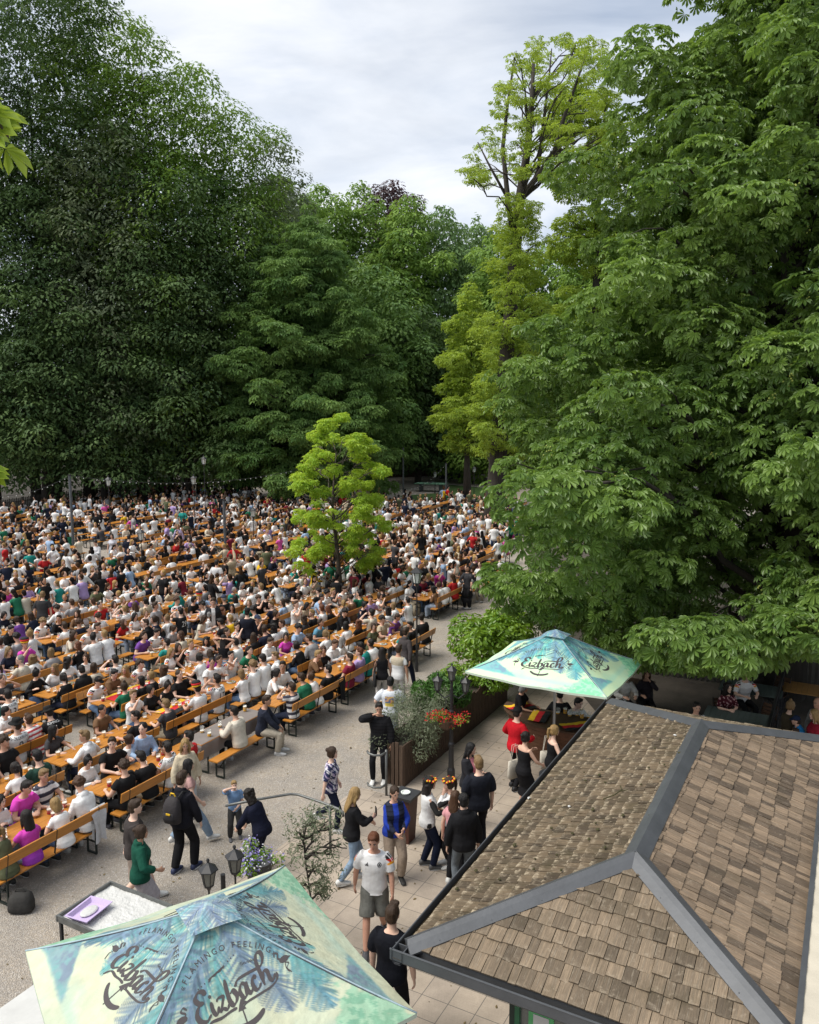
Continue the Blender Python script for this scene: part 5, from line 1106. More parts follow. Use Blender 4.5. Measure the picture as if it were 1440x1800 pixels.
# ------------------------------------------------------------------ seated crowd
POSES = [  # pose, sleeve, trouser length
    (dict(lean=.10, head=(0, -.15)), .5), (dict(lean=.28, hl=(-.10, .36, .80), hr=(.10, .38, .80), head=(.2, -.3)), .5), (dict(lean=.05, hl=(-.2, .34, .80), hr=(.09, .26, 1.16), nr=(.6, -.3, .5), head=(-.3, .05)), .5),
    (dict(lean=.34, hl=(-.05, .30, .84), hr=(.10, .22, 1.02), er=(.6, .3, -.9), head=(.35, -.1), roll=.12), 1.9), (dict(lean=-.08, hl=(-.2, .25, .62), hr=(.2, .28, .62), head=(.5, .05)), .5), (dict(lean=.16, twist=.35, hl=(-.25, .36, .80), hr=(.25, .36, .92), head=(.55, -.05)), 1.9),
    (dict(lean=.16, twist=-.35, hl=(-.22, .38, .90), hr=(.25, .36, .80), head=(-.55, -.05)), .5), (dict(lean=.22, hl=(-.02, .34, .82), hr=(.02, .36, .83), head=(-.15, -.35)), 1.9), (dict(lean=.02, hl=(-.12, .22, 1.2), hr=(.16, .38, .80), head=(0, .1), el=(-.7, -.2, -.7)), .5),
    (dict(lean=.20, twist=.2, hl=(-.3, .40, .80), hr=(.05, .40, .80), head=(.9, 0)), .5), (dict(lean=.20, twist=-.2, hl=(-.05, .40, .80), hr=(.3, .40, .80), head=(-.9, 0)), 1.9), (dict(lean=.38, hl=(-.2, .36, .80), hr=(.2, .36, .80), head=(.1, .25)), .5)]
FIGS = []
for i, (p, sl) in enumerate(POSES):
    for sex in 'mf':
        if sex == 'f' and i in (4, 8): continue
        FIGS.append(Figure(p, sex, dict(sleeve=sl, loose=.008 if sex == 'm' else 0, hood=(i in (5, 7) and sex == 'm'), o=.020), dict(ln=.5 if (i in (0, 9) and sex == 'm') else .95, loose=.012), voxel=.0135))
        FIGS[-1].sl = sl
# low detail templates for the mass far behind
SLOT = dict(skin=0, hair=1, shirt=2, trousers=3, shoe=4)
def low_template(pose, sex, sl, hairst):
    J = skeleton(pose, sex); parts = []
    b = MB(); b.loft(torso_rings(J, n=7, lo=.42, hi=.56)); head_mesh(b, J, 9, True)
    for c in 'lr': limb(b, [J['E' + c], J['W' + c]], [.042, .03], 5); b.ball(J['W' + c] + nz(J['W' + c] - J['E' + c]) * .06, .036, 5, 4)
    parts.append((b, 0)); b = MB(); b.loft(torso_rings(J, .018, n=9, hi=.52))
    for s, c in ((-1, 'l'), (1, 'r')): b.tube([J['S' + c] - J['X'] * s * .04, J['S' + c] + (J['E' + c] - J['S' + c]) * .4, J['S' + c] + (J['E' + c] - J['S' + c]) * (.6 if sl < 1 else 1.0)], [.066, .068, .058], 6)
    if sl > 1:
        for c in 'lr': b.tube([J['E' + c], J['W' + c]], [.055, .044], 6)
    parts.append((b, 2)); b = MB()
    for c in 'lr': b.tube([J['H' + c], J['K' + c]], [.095, .07], 6); b.tube([J['K' + c], J['A' + c]], [.068, .055], 5); 
    b.loft(torso_rings(J, .012, lo=-.12, hi=.08, n=9)); parts.append((b, 3)); b = MB()
    for c in 'lr': b.ball(J['A' + c] + foot_dir(J, c) * .06 - [0, 0, .04], (.05, .13, .045), 6, 4)
    parts.append((b, 4)); b = MB(); A, c = J['HX'], J['HC']; q = lambda v: c + A.T @ np.array(v, float)
    b.ball(q((0, -.018, .032)), (.086, .099, .10), 9, 6, A); b.ball(q((0, -.04, -.03)), (.08, .07, .08), 8, 5, A)
    if hairst == 'long': b.ball(q((0, -.07, -.13)), (.09, .05, .16), 8, 6, A)
    parts.append((b, 1)); b = MB()
    for s in (-1, 1): b.ball(q((s * .031, .086, .006)), (.014, .006, .008), 5, 3, A)
    parts.append((b, 5)); V = []; F4 = []; F3 = []; S_ = []; n = 0
    for b, sl_ in parts:
        for v in b.V: V.append(v); S_.append(np.full(len(v), sl_))
        for f in b.F: (F4 if f.shape[1] == 4 else F3).append(f + n)
        n += b.n
    return np.concatenate(V), np.concatenate(F4), np.concatenate(F3), np.concatenate(S_)
LOW = [low_template(p, 'mf'[i % 2], sl, ('short', 'long')[i % 2]) for i, (p, sl) in enumerate(POSES)] + [low_template(p, 'fm'[i % 2], sl, ('long', 'short')[i % 2]) for i, (p, sl) in enumerate(POSES)]
LOWS = [low_template(dict(sit=False, lean=.03, hl=(-.28, .1, .82), hr=(.28, .1, .85), fl=(-.1, .0, .085), fr=(.1, .05, .085)), 'm', .5, 'short'), low_template(dict(sit=False, hl=(-.2, .25, 1.05), hr=(.2, .28, 1.1), fl=(-.1, .0, .085), fr=(.1, .05, .085)), 'f', 1.9, 'long')]
PAL = [('white football shirt', (.78, .78, .77), 46, 'jersey'), ('white T-shirt', (.77, .77, .76), 22, None), ('black top', (.013, .013, .014), 33, None), ('dark navy top', (.014, .018, .035), 9, None), ('dark grey top', (.05, .05, .055), 5, None), ('pink football shirt', (.5, .05, .3), 1.7, 'pinkjersey'), ('bright pink top', (.62, .10, .36), .8, None), ('beige sweater', (.50, .42, .30), 4, None), ('light blue shirt', (.32, .44, .62), 5, None), ('red top', (.42, .022, .025), 3.5, None), ('green shirt', (.02, .15, .08), 3, None), ('teal shirt', (.02, .25, .22), 2, None), ('dark red top', (.16, .016, .03), 3, None), ('olive green top', (.10, .11, .06), 4, None), ('lilac top', (.38, .28, .52), 3, None), ('purple sweatshirt', (.16, .06, .28), 1.5, None), ('brown top', (.17, .095, .05), 3, None), ('grey sweatshirt', (.30, .30, .31), 5, None), ('yellow shirt', (.62, .38, .02), 1, None), ('cream jumper', (.58, .53, .43), 5, None), ('striped shirt', (.7, .7, .7), 2, 'stripes')]
PALW = np.array([p[2] for p in PAL]); PALW = PALW / PALW.sum()
HC = [('dark', 9), ('brown', 9), ('chestnut', 3), ('blond', 3.2), ('fair', 2.6), ('grey', 1.2), ('black', 5), ('red', .5)]
def pickw(L): return rnd.choices([x[0] for x in L], [x[1] for x in L])[0]
TROU = [(.02, .025, .045), (.015, .015, .017), (.09, .14, .23), (.05, .08, .15), (.30, .36, .45), (.35, .30, .22), (.12, .12, .12)]
for f in FIGS: pass
SEATS = []
FIXED = []                                 # seats taken by particular people: (a, b) they sit at
for t in TABS:
    if t['cloth']: continue
    n = 4 if rnd.random() < .75 else 3
    for sd in (1, -1):
        for s in range(n):
            if rnd.random() < (.08 if t['d'] < 30 else .2 if t['d'] < 38 else .36): continue
            off = (s - (n - 1) / 2) * (2.0 / n) + rnd.uniform(-.10, .10); SEATS.append(dict(t=t, sd=sd, s=s, a=t['a'] + off, b=t['b'] + sd * (.60 + rnd.uniform(-.02, .03))))
# particular people of the photo, seated: pixel of the head, looks
def nearest_seat(px, py, want=None):
    best = None
    for q in SEATS:
        if q.get('spec') or (want is not None and q['sd'] != want): continue
        x, y = proj(ab(q['a'], q['b'], 1.32)); d = (x - px) ** 2 + (y - py) ** 2
        if best is None or d < best[0]: best = (d, q)
    return best[1]
SPEC = [(15, 1268, 1, 'jersey', dict(number='9', nname='FÜLLKRUG'), 'hat', 'brown'), (75, 1240, 1, None, dict(number='6', nname='KIMMICH', numc='white_num', shirt=(.015, .015, .016)), 'hat', 'dark'), (285, 1300, 1, 'jersey', dict(number='2', nname='RÜDIGER'), None, 'dark'), (395, 1188, 1, 'jersey', dict(number='17', nname='WIRTZ'), None, 'dark'),
        (208, 1178, 1, 'jersey', dict(number='1'), None, 'dark'), (10, 1205, 1, 'jersey', dict(number='13', nname='MÜLLER'), None, 'dark'), (155, 932, 1, 'jersey', dict(number='18'), None, 'fair'), (85, 948, 1, 'jersey', dict(number='11'), None, 'brown'), (332, 1062, 1, None, dict(number='29', numc='white_num', shirt=(.02, .02, .022)), None, 'black'), (252, 1028, 1, 'jersey', dict(number='8'), None, 'dark'),
        (330, 1200, 1, 'jersey', {}, 'fan_hat', 'dark'), (35, 1130, -1, 'pinkjersey', {}, 'fan_hat', 'dark'), (130, 1218, -1, 'jersey', {}, 'cap', 'brown'), (505, 1195, 1, 'stripes', {}, None, 'brown'), (95, 1250, 1, 'redstripes', {}, None, 'chestnut'), (270, 1125, 1, None, dict(shirt=(.02, .25, .22)), None, 'dark'), (232, 1112, -1, None, dict(shirt=(.16, .06, .28)), None, 'brown'), (605, 1150, 1, None, dict(shirt=(.20, .018, .045)), None, 'brown'),
        (90, 1300, 1, None, dict(shirt=(.02, .055, .04)), None, 'black'), (635, 1140, 1, None, dict(shirt=(.38, .28, .52)), None, 'red'), (425, 1165, -1, None, dict(shirt=(.02, .15, .08)), None, 'dark'), (560, 1090, -1, None, dict(shirt=(.10, .25, .35)), None, 'brown')]
for px, py, sd, pr, kw, hat, hc in SPEC: nearest_seat(px, py, sd)['spec'] = (pr, kw, hat, hc)
SEATS.sort(key=lambda q: np.hypot(*ab(q['a'], q['b'])[:2]) - (1000 if q.get('spec') else 0))
BUDGET = 246
IND = SEATS[:BUDGET]; REST = SEATS[BUDGET:]
run_jobs()
for f in FIGS: f.done()
HN = dict(short='short {} hair', crop='cropped {} hair', quiff='swept up {} hair', curly='{} curls', long='long {} hair', bob='{} bob', wavy='wavy {} hair', bun='{} hair in a bun', topbun='{} top knot', pony='{} ponytail')
for q in IND:
    t = q['t']; male = rnd.random() < .58; sp = q.get('spec'); hat = None; hatc = (.02, .02, .02); kw = {}
    if sp: male = True
    f = rnd.choice([f for f in FIGS if (f.sex == 'm') == male and (not sp or (abs(f.J['q'].get('twist', 0)) < .1 and f.sl < 1))])
    hs = rnd.choice(['short', 'short', 'crop', 'quiff', 'curly']) if male else rnd.choice(['long', 'long', 'wavy', 'pony', 'bun', 'bob', 'topbun']); hc = pickw(HC); pi = int(rng.choice(len(PAL), p=PALW)); nm, col, _, pr = PAL[pi]
    if sp:
        pr, kw, hat, hc = sp[0], dict(sp[1]), sp[2], sp[3]; col = kw.pop('shirt', (.74, .74, .73)); hs = 'short'
        nm = {'jersey': 'white football shirt', 'stripes': 'striped shirt', 'redstripes': 'red striped shirt', 'pinkjersey': 'pink football shirt', None: 'plain coloured shirt'}[pr]
        if pr is None: nm = {(.02, .25, .22): 'teal shirt', (.16, .06, .28): 'purple sweatshirt', (.20, .018, .045): 'dark red shirt', (.02, .055, .04): 'dark green hooded top', (.38, .28, .52): 'lilac top', (.02, .15, .08): 'green football shirt', (.10, .25, .35): 'denim blue shirt'}.get(tuple(col), 'black football shirt')
        if 'number' in kw: nm += ' number ' + kw['number']
    elif rnd.random() < .07 and male: hat = rnd.choice(['cap', 'cap', 'cap', 'fan_hat']); hatc = rnd.choice([(.02, .02, .025), (.5, .48, .44), (.05, .06, .10)])
    if f.sl > 1 and pr in ('jersey', 'stripes') and not sp: pr = None; nm = 'white sweatshirt'
    p = ab(q['a'], q['b']); fac = ROT + (math.pi if q['sd'] < 0 else 0) + rnd.uniform(-.15, .15)     # +y looks towards the table
    hd = {'cap': 'capped', 'hat': 'dark hatted', 'fan_hat': 'flag hatted'}.get(hat) or hc + ' haired'
    lab = '%s person in %s, %s table of %s row, %s side, %s' % (hd, nm, ordi(t['j'] + 1).replace('-', ''), ('front' if t['k'] == 0 else ordi(t['k'] + 1)), 'path' if q['sd'] > 0 else 'far', ('near end', 'middle', 'far end', 'last')[q['s']])
    if len(lab.replace('-', ' ').split()) > 16: lab = lab.rsplit(', ', 2)[0] + ', ' + ('near end', 'middle', 'far end', 'last')[q['s']]
    q['obj'] = person(f, p, fac, lab, shirt=col, printed=pr, trousers=rnd.choice(TROU), hair=hs, hairc=hc, hat=hat, hatc=hatc, shoes=rnd.choice([(.55, .55, .53), (.03, .03, .03), (.1, .1, .12)]), scale=rnd.uniform(.96, 1.05) * (1 if male else .96), group='people seated at the beer tables', **kw)
# the rest of the crowd as one mass
CV, C4, C3, CC, cn = [], [], [], [], 0
def crowd_add(T, p, rz, sc, shirt, trou, hairc):
    global cn
    V, F4, F3, SL = T; ca, sa = math.cos(rz) * sc, math.sin(rz) * sc; CV.append(np.stack([V[:, 0] * ca - V[:, 1] * sa + p[0], V[:, 0] * sa + V[:, 1] * ca + p[1], V[:, 2] * sc + p[2]], 1))
    sk = np.array(SKIN[rnd.randrange(5)]); pal = np.array([sk, hairc, shirt, trou, (.3, .3, .3), (.03, .02, .02)]); CC.append(pal[SL]); C4.append(F4 + cn); C3.append(F3 + cn); cn += len(V)
for q in REST:
    pi = int(rng.choice(len(PAL), p=PALW)); crowd_add(LOW[rnd.randrange(len(LOW))], ab(q['a'], q['b']), ROT + (math.pi if q['sd'] < 0 else 0) + rnd.uniform(-.3, .3), rnd.uniform(.93, 1.06), PAL[pi][1], rnd.choice(TROU), HAIRC[pickw(HC)])
for _ in range(210):                      # standing in the aisles far back
    t = rnd.choice([t for t in TABS if t['d'] > 30]); pi = int(rng.choice(len(PAL), p=PALW)); crowd_add(rnd.choice(LOWS), ab(t['a'] + rnd.choice([-1.25, 1.25, 0]), t['b'] + rnd.choice([-.95, .95])), rnd.uniform(0, 6.28), rnd.uniform(.95, 1.04), PAL[pi][1], rnd.choice(TROU), HAIRC[pickw(HC)])
tag(link('seated_crowd', mesh_np('seated_crowd', np.concatenate(CV), [np.concatenate(C4), np.concatenate(C3)], MT['crowd'], None, True, C=np.concatenate(CC))), 'dense far crowd of football fans filling the back of the beer garden', 'crowd', kind='stuff')
print('tables', len(TABS), 'seats', len(SEATS), 'rest', len(REST), 'benches', nb)
# ------------------------------------------------------------------ glasses, plates and things on the tables
MT['beer'] = mat('beer', (.70, .36, .03), .12, .15, 20, spec=.6); MT['foam'] = mat('foam', (.78, .76, .68), .8, .1, 40); MT['mug'] = mat('mug_glass', (.80, .80, .76), .06, spec=.8); MT['redcup'] = mat('red_drink', (.38, .02, .03), .3, .2, 20)
def glassy(m, al):
    b = m.node_tree.nodes['Principled BSDF']; b.inputs['Alpha'].default_value = al; return m
glassy(MT['mug'], .14)
def make_mug(full=.8, kind='mug'):
    r = MB(); r.lathe([(.038, 0), (.044, .005), (.042, .02), (.044, .135), (.047, .15), (.043, .15), (.040, .02)], seg=12)
    o = r.build('beer_mug' if kind == 'mug' else 'drinking_glass', MT['mug'] if kind == 'mug' else MT['mug'], smooth=True)
    h = .018 + .11 * full; b = MB(); b.lathe([(.0425, .012), (.0425, h)], seg=12, mat=0); b.build('beer' if kind == 'mug' else 'drink', [MT['beer'] if kind == 'mug' else MT['redcup']], o, smooth=False)
    f = MB(); f.lathe([(.0425, h + .001), (.0428, h + .014)], seg=12); f.build('foam', MT['foam'], o)
    if kind == 'mug': hd = MB(); hd.tube([(.042, 0, .12), (.078, 0, .115), (.085, 0, .07), (.075, 0, .035), (.042, 0, .03)], .008, 6); hd.build('handle', MT['mug'], o, smooth=True)
    return o
MUGS = [make_mug(.85), make_mug(.5), make_mug(.2)]; REDS = [make_mug(.6, 'red')]
def make_plate():
    r = MB(); r.lathe([(.05, 0), (.12, .012), (.125, .016), (.05, .006)], seg=20); o = r.build('plate', MT['white'], smooth=True); rs = np.random.default_rng(3); f = MB()
    for _ in range(14): a, d = rs.uniform(0, 6.28), rs.uniform(0, .07); f.ball((d * math.cos(a), d * math.sin(a), .02), (rs.uniform(.012, .03), rs.uniform(.012, .025), .014), 6, 4, mat=rs.integers(0, 2))
    f.build('food', [mat('fried_food', (.45, .23, .06), .7, .4, 40), mat('salad', (.12, .2, .04), .7, .4, 40)], o); return o
PLATE = make_plate(); used = set(); nm_ = 0
def put1(proto, p, rz, label, cat, group):
    if proto.name in used: o = copy_tree(proto)
    else: used.add(proto.name); o = proto
    o.location = [float(v) for v in p]; o.rotation_euler = (0, 0, rz); return tag(o, label, cat, group)
for t in TABS:
    if t['d'] > 33 or nm_ > 285: break
    rs = random.Random(int(t['k'] * 100 + t['j'])); wh = 'standing on the %s table of the %s' % (ordi(t['j'] + 1), 'front row' if t['k'] == 0 else '%s row' % ordi(t['k'] + 1))
    z = .7705 + (.006 if t['cloth'] else 0); red = (t['k'] == 0 and t['a'] < 12) or rs.random() < .12
    spots = []
    for _ in range(rs.randint(4, 9) if not t['cloth'] else 4):
        for _try in range(9):
            x, y = rs.uniform(-1.0, 1.0), rs.uniform(-.19, .19)
            if all(math.hypot(x - u, y - v) > w for u, v, w in spots): break
        else: continue
        spots.append((x, y, .105)); p = ab(t['a'], t['b'], z) + AX * x + BX * y
        if red: put1(REDS[0], p, rs.uniform(0, 6), 'small glass of red drink ' + wh, 'glass', 'red drinks on ' + wh[12:])
        else: put1(rs.choice(MUGS), p, rs.uniform(0, 6), 'glass mug of pale beer ' + wh, 'mug', 'beer mugs on ' + wh[12:])
        nm_ += 1
    if rs.random() < .5 and not t['cloth']:
        for _try in range(12):
            x, y = rs.uniform(-.9, .9), rs.uniform(-.12, .12)
            if all(math.hypot(x - u, y - v) > w + .08 for u, v, w in spots): put1(PLATE, ab(t['a'], t['b'], z) + AX * x + BX * y, rs.uniform(0, 6), 'white plate of food ' + wh, 'plate', 'plates of food on the tables'); break
def flag_cloth(name, p, rz, label, L=1.1, Wd=.5, drape=.3, seed=0):
    mb = MB(); nx, ny = 40, 30; rs = np.random.default_rng(seed)
    for i in range(3):
        Y = np.linspace(-Wd + i * Wd * 2 / 3, -Wd + (i + 1) * Wd * 2 / 3, 11); V = []
        for y in Y:
            for x in np.linspace(-L / 2, L / 2, nx):
                d = max(0, abs(y) - drape); V.append((x, np.sign(y) * (min(abs(y), drape) + d * .12 + .015 * math.sin(x * 19) * min(1, d * 6)), .006 + .006 * math.sin(x * 11 + y * 9) ** 2 + .012 * fbm(np.array([x * 5 + 9]), np.array([y * 5 + 9]), seed)[0] - d * .92))
        mb.add(np.array(V), [(r * nx + c, r * nx + c + 1, (r + 1) * nx + c + 1, (r + 1) * nx + c) for r in range(10) for c in range(nx - 1)], mat=i)
    o = mb.build(name, flag_mat(), smooth=True); o.location = [float(v) for v in p]; o.rotation_euler = (0, 0, rz); return tag(o, label, 'flag')
def tab_near(px, py):
    return min(TABS, key=lambda t: sum((u - v) ** 2 for u, v in zip(proj(ab(t['a'], t['b'], .76)), (px, py))))
_t = tab_near(255, 1190); flag_cloth('national_flag', ab(_t['a'], _t['b'], .772), _t['rz'], 'black red gold flag spread over a table in the middle left', 1.5, .55, .29, 1)
_t = tab_near(285, 1235); flag_cloth('national_flag', ab(_t['a'], _t['b'], .772), _t['rz'] + .1, 'black red gold flag lying on the table behind the cloth covered one', 1.0, .27, .3, 2)
# ------------------------------------------------------------------ particular people standing and walking
HERO = []
def hero(px, py, h, phi, label, pose=None, sex='m', shirt=None, trousers=None, at=None, seated=False, **kw):
    p = dict(pose or {}); p.setdefault('sit', seated); base = 1.40 if seated else 1.765; sc = h / base if not seated else h
    if at is None: q = G(px, py, (base * sc))
    else: q = np.array(at)
    q = np.array([q[0], q[1], kw.pop('z', .006 if AB(q)[1] > -8.8 else 0)])
    f = Figure(p, sex, dict(dict(sleeve=.55), **(shirt or {})), trousers or {}, voxel=.0115); kw.setdefault('hair', 'short'); HERO.append((f, q, R(phi - 90), label, sc, kw)); return q
WALK = dict(fl=(-.09, .30, .085), fr=(.10, -.30, .17), hl=(-.27, -.12, .86), hr=(.27, .16, .88), kr=(.1, 1, -.2)); WALK2 = dict(fr=(.09, .30, .085), fl=(-.10, -.30, .17), hr=(.27, -.12, .86), hl=(-.27, .16, .88))
LS = dict(sleeve=1.93, loose=.010)
W_ = (.62, .62, .60); BK = (.013, .013, .015); NV = (.012, .016, .035); JEAN = (.22, .30, .40); DJ = (.03, .04, .075)
p_puffer = hero(667, 1233, 1.80, -100, 'person in black padded jacket holding a hand to the ear beside the planter', dict(hr=(.10, .17, 1.52), er=(.9, -.1, -.5), head=(.15, -.2), fl=(-.11, .05, .085), fr=(.12, .12, .085)), shirt=dict(sleeve=1.95, loose=.03, o=.035, collar=True), printed='puffer', s=(.014, .014, .016), t=BK, hairc='dark', shoes=W_)
p_tee = hero(686, 1190, 1.80, 82, 'person in white T-shirt with yellow red back print carrying two beer mugs', dict(hl=(-.30, .22, 1.05), hr=(.26, .30, 1.12), grip=1, curl=.9), shirt=dict(sleeve=.8, loose=.025, o=.03), printed='print', t=(.40, .46, .55), hairc='black', hair='crop', shoes=W_)
hero(700, 1134, 1.74, 62, 'person with beige pullover slung over the shoulders walking along the gravel', dict(fl=(-.1, .15, .085), fr=(.1, -.12, .1)), printed='scarf', t=(.55, .54, .52), hairc='brown', shirt=dict(o=.03), shoes=W_)
hero(712, 1103, 1.82, 50, 'person in dark grey hooded top and navy trousers striding past the benches', WALK2, shirt=dict(hood=True, **LS), s=(.07, .06, .06), t=NV, hairc='brown', shoes=(.10, .10, .10))
p_bag = hero(672, 1138, 1.66, 100, 'person with long dark hair and black shoulder bag behind the padded jacket', None, 'f', dict(sleeve=.0), s=BK, t=(.50, .48, .46), hair='long', hairc='dark', shoes=W_)
hero(581, 1313, 1.68, -8, 'person in dark floral blouse and navy trousers walking past the handrail', dict(fr=(.09, .12, .085), fl=(-.10, -.34, .26), hl=(-.22, .10, .95), hr=(.26, -.10, .86), head=(0, -.05)), 'f', dict(sleeve=.95, loose=.02, o=.026), printed='floral', t=NV, hair='bun', hairc='brown', shoes=W_)
p_phone = hero(618, 1385, 1.70, 18, 'blond person in black jacket and pale jeans holding up a phone', dict(hr=(.06, .36, 1.18), hl=(-.04, .32, 1.08), fl=(-.1, .12, .085), fr=(.1, -.25, .12), head=(0, -.3)), 'f', dict(o=.03, **LS), s=BK, t=JEAN, hair='long', hairc='blond', shoes=W_)
p_vest = hero(692, 1380, 1.70, -72, 'person in navy quilted vest over bright blue top and beige trousers', dict(hl=(-.10, .26, 1.04), hr=(.04, .28, 1.0), fl=(-.10, .10, .085), fr=(.10, -.05, .085), head=(.1, -.2)), 'f', dict(o=.036, sleeve=1.9, loose=.012), dict(ln=.93, loose=.02), printed='vest', t=(.34, .27, .21), hair='crop', hairc='brown', shoes=(.02, .02, .02))
hero(658, 1460, 1.84, -94, 'person in white football shirt with crest and grey shorts walking towards the kiosk', dict(fr=(.10, .26, .085), fl=(-.10, -.28, .16), hl=(-.27, .12, .87), hr=(.30, -.08, .86), head=(-.1, -.25)), 'm', dict(sleeve=.80, loose=.014, o=.021, lo=-.075, hem=.022), dict(ln=.45, loose=.03, o=.016), printed='jersey', t=(.15, .15, .135), hair='quiff', hairc='red', skin=(.50, .27, .19), shoes=(.06, .06, .065), chest=('crest', 'emblem'))
hero(688, 1594, 1.88, 70, 'person with brown swept hair in black polo shirt at the kiosk roof corner', None, 'm', dict(sleeve=.85, loose=.02, o=.026, collar=True), s=(.008, .009, .014), t=BK, hair='quiff', hairc='brown')
hero(752, 1366, 1.68, 12, 'person with black red gold flower wreath, white top and dark jeans', dict(hr=(.16, .34, 1.18), hl=(-.06, .30, 1.05), fl=(-.1, -.06, .085), fr=(.1, .08, .085), head=(-.1, -.1)), 'f', dict(o=.028, sleeve=1.6), dict(loose=.008), printed='blacktrim', s=(.66, .66, .65), t=NV, hair='wavy', hairc='dark', hat='flower_wreath', shoes=(.10, .10, .10))
hero(793, 1366, 1.66, 190, 'smoking person with flower wreath facing the other wreath wearer', dict(hl=(-.05, .16, 1.47), el=(-.8, .1, -.7), hr=(.25, .02, .9), head=(.2, -.1)), 'f', dict(o=.022, sleeve=1.85), printed='blacktrim', s=(.68, .68, .67), t=BK, hair='pony', hairc='brown', hat='flower_wreath', shoes=W_)
hero(816, 1397, 1.78, 100, 'person in black hooded sweatshirt seen from behind beside the roof edge', dict(head=(.1, -.1)), 'm', dict(hood=True, o=.035, sleeve=1.9, loose=.02), s=(.012, .012, .014), t=(.13, .15, .17), hair='crop', hairc='black', shoes=W_)
hero(799, 1392, 1.66, 60, 'person in pink top with long brown hair half hidden by the black hoodie', dict(hr=(.2, .2, 1.3)), 'f', dict(sleeve=.5), s=(.62, .30, .32), t=BK, hair='long', hairc='chestnut', shoes=W_)
hero(843, 1332, 1.82, 105, 'person in loose black short sleeved shirt with cropped brown hair', None, 'm', dict(sleeve=.95, loose=.03, o=.036, collar=True), s=(.014, .016, .024), t=(.016, .016, .02), hairc='fair', shoes=BK)
hero(824, 1305, 1.68, -40, 'person with long black hair in open black jacket over pink top', dict(hr=(-.02, .28, 1.15), hl=(-.12, .26, 1.1), head=(.2, -.2)), 'f', dict(o=.03, **LS), printed='openblack', s=(.62, .22, .26), t=BK, hair='long', hairc='black', shoes=BK)
hero(908, 1243, 1.80, 38, 'person in bright red track jacket and black cap at the bar counter', dict(hr=(.22, .28, 1.1), hl=(-.24, .22, 1.05), fl=(-.1, .02, .085), fr=(.1, -.1, .085)), 'm', dict(o=.03, collar=True, sleeve=1.93, loose=.016), s=(.55, .012, .022), t=BK, hair='crop', hairc='dark', hat='cap', shoes=BK)
p_tote = hero(922, 1287, 1.66, 35, 'person in black vest top with hair in a bun and cream tote bag', dict(hr=(.2, .34, 1.02), hl=(-.05, .26, 1.28)), 'f', dict(sleeve=0, hi=.44), dict(skirt=.3), s=BK, t=BK, hair='bun', hairc='dark', shoes=(.3, .3, .3))
p_tote2 = hero(972, 1275, 1.66, 12, 'blond person with ponytail in black strap top beside the roof edge', dict(hr=(.2, .3, 1.05)), 'f', dict(sleeve=0, hi=.44), dict(), s=BK, t=NV, hair='pony', hairc='blond')
hero(912, 1197, 1.70, -25, 'grey haired person in black T-shirt serving behind the bar counter', dict(lean=.15, hr=(.2, .42, 1.12), hl=(-.15, .42, 1.12), head=(0, -.35)), 'f', dict(sleeve=.7), s=(.010, .010, .011), t=BK, hair='bob', hairc='grey')
hero(243, 1451, 1.66, 22, 'person in dark green hooded top and pale lilac skirt with hair clip', dict(fl=(-.1, -.1, .085), fr=(.1, .22, .085), hr=(.22, .26, 1.05)), 'f', dict(hood=True, o=.04, sleeve=1.75, loose=.028, hem=.03), dict(skirt=.62), s=(.010, .075, .048), t=(.42, .39, .42), hair='bun', hairc='brown', shoes=(.55, .48, .42))
hero(232, 1406, 1.80, 20, 'person in dark grey brown pullover walking behind the green hoodie', WALK, 'm', dict(o=.034, sleeve=1.9, loose=.024), dict(ln=.45, loose=.03), s=(.052, .044, .042), t=(.30, .24, .20), hairc='brown', shoes=W_)
p_pack = hero(316, 1358, 1.82, 68, 'person in black hooded jacket and black trousers carrying a dark backpack', dict(fl=(-.1, -.1, .085), fr=(.12, .14, .085), hr=(.27, .14, .88)), 'm', dict(hood=True, o=.034, sleeve=1.93, loose=.018), dict(loose=.016), s=(.013, .013, .018), t=BK, hair='short', hairc='brown', shoes=(.02, .03, .08))
hero(327, 1335, 1.66, 30, 'person with long black hair and blue jeans striding behind the backpack wearer', dict(fr=(.1, .42, .10), fl=(-.1, -.30, .18), hr=(.26, .2, .95)), 'f', dict(sleeve=.5), dict(loose=.02), s=(.50, .30, .28), t=JEAN, hair='long', hairc='black', shoes=W_)
hero(324, 1297, 1.72, -50, 'person with long blond hair in cream padded jacket and pale jeans', dict(fr=(.1, .22, .085), fl=(-.1, -.2, .12), hl=(-.27, .06, .86), head=(-.35, -.15)), 'f', dict(o=.045, sleeve=1.85, loose=.035, hem=-.01), dict(loose=.018), s=(.58, .50, .36), t=(.48, .52, .55), hair='long', hairc='blond', shoes=(.6, .6, .56))
hero(411, 1371, 1.14, -75, 'child in light blue polo shirt rubbing an eye on the gravel', dict(hr=(.06, .16, 1.60), er=(.9, .0, -.3), hl=(-.06, .16, .98), head=(.1, -.1), fl=(-.13, .0, .085), fr=(.15, .1, .085)), 'm', dict(sleeve=.7, loose=.02, collar=True), dict(loose=.02), s=(.17, .28, .46), t=(.045, .045, .045), hair='short', hairc='blond', skin=SKIN[2], shoes=(.10, .10, .11))
hero(458, 1386, 1.56, 160, 'person with curly dark hair in navy cardigan bending towards the child', dict(lean=.42, hl=(-.12, .50, .86), hr=(.16, .46, .82), head=(0, -.3)), 'f', dict(o=.05, sleeve=1.93, loose=.028, lo=-.11, hem=.04), dict(loose=.03), s=(.008, .010, .024), t=NV, hair='wavy', hairc='dark')
_ct = [t for t in TABS if t['cloth']][0]
def on_bench(px, py): a_, b_ = AB(G(px, py, 1.40)); return ab(np.clip(a_, _ct['a'] - .95, _ct['a'] + .95), _ct['b'] + .60)
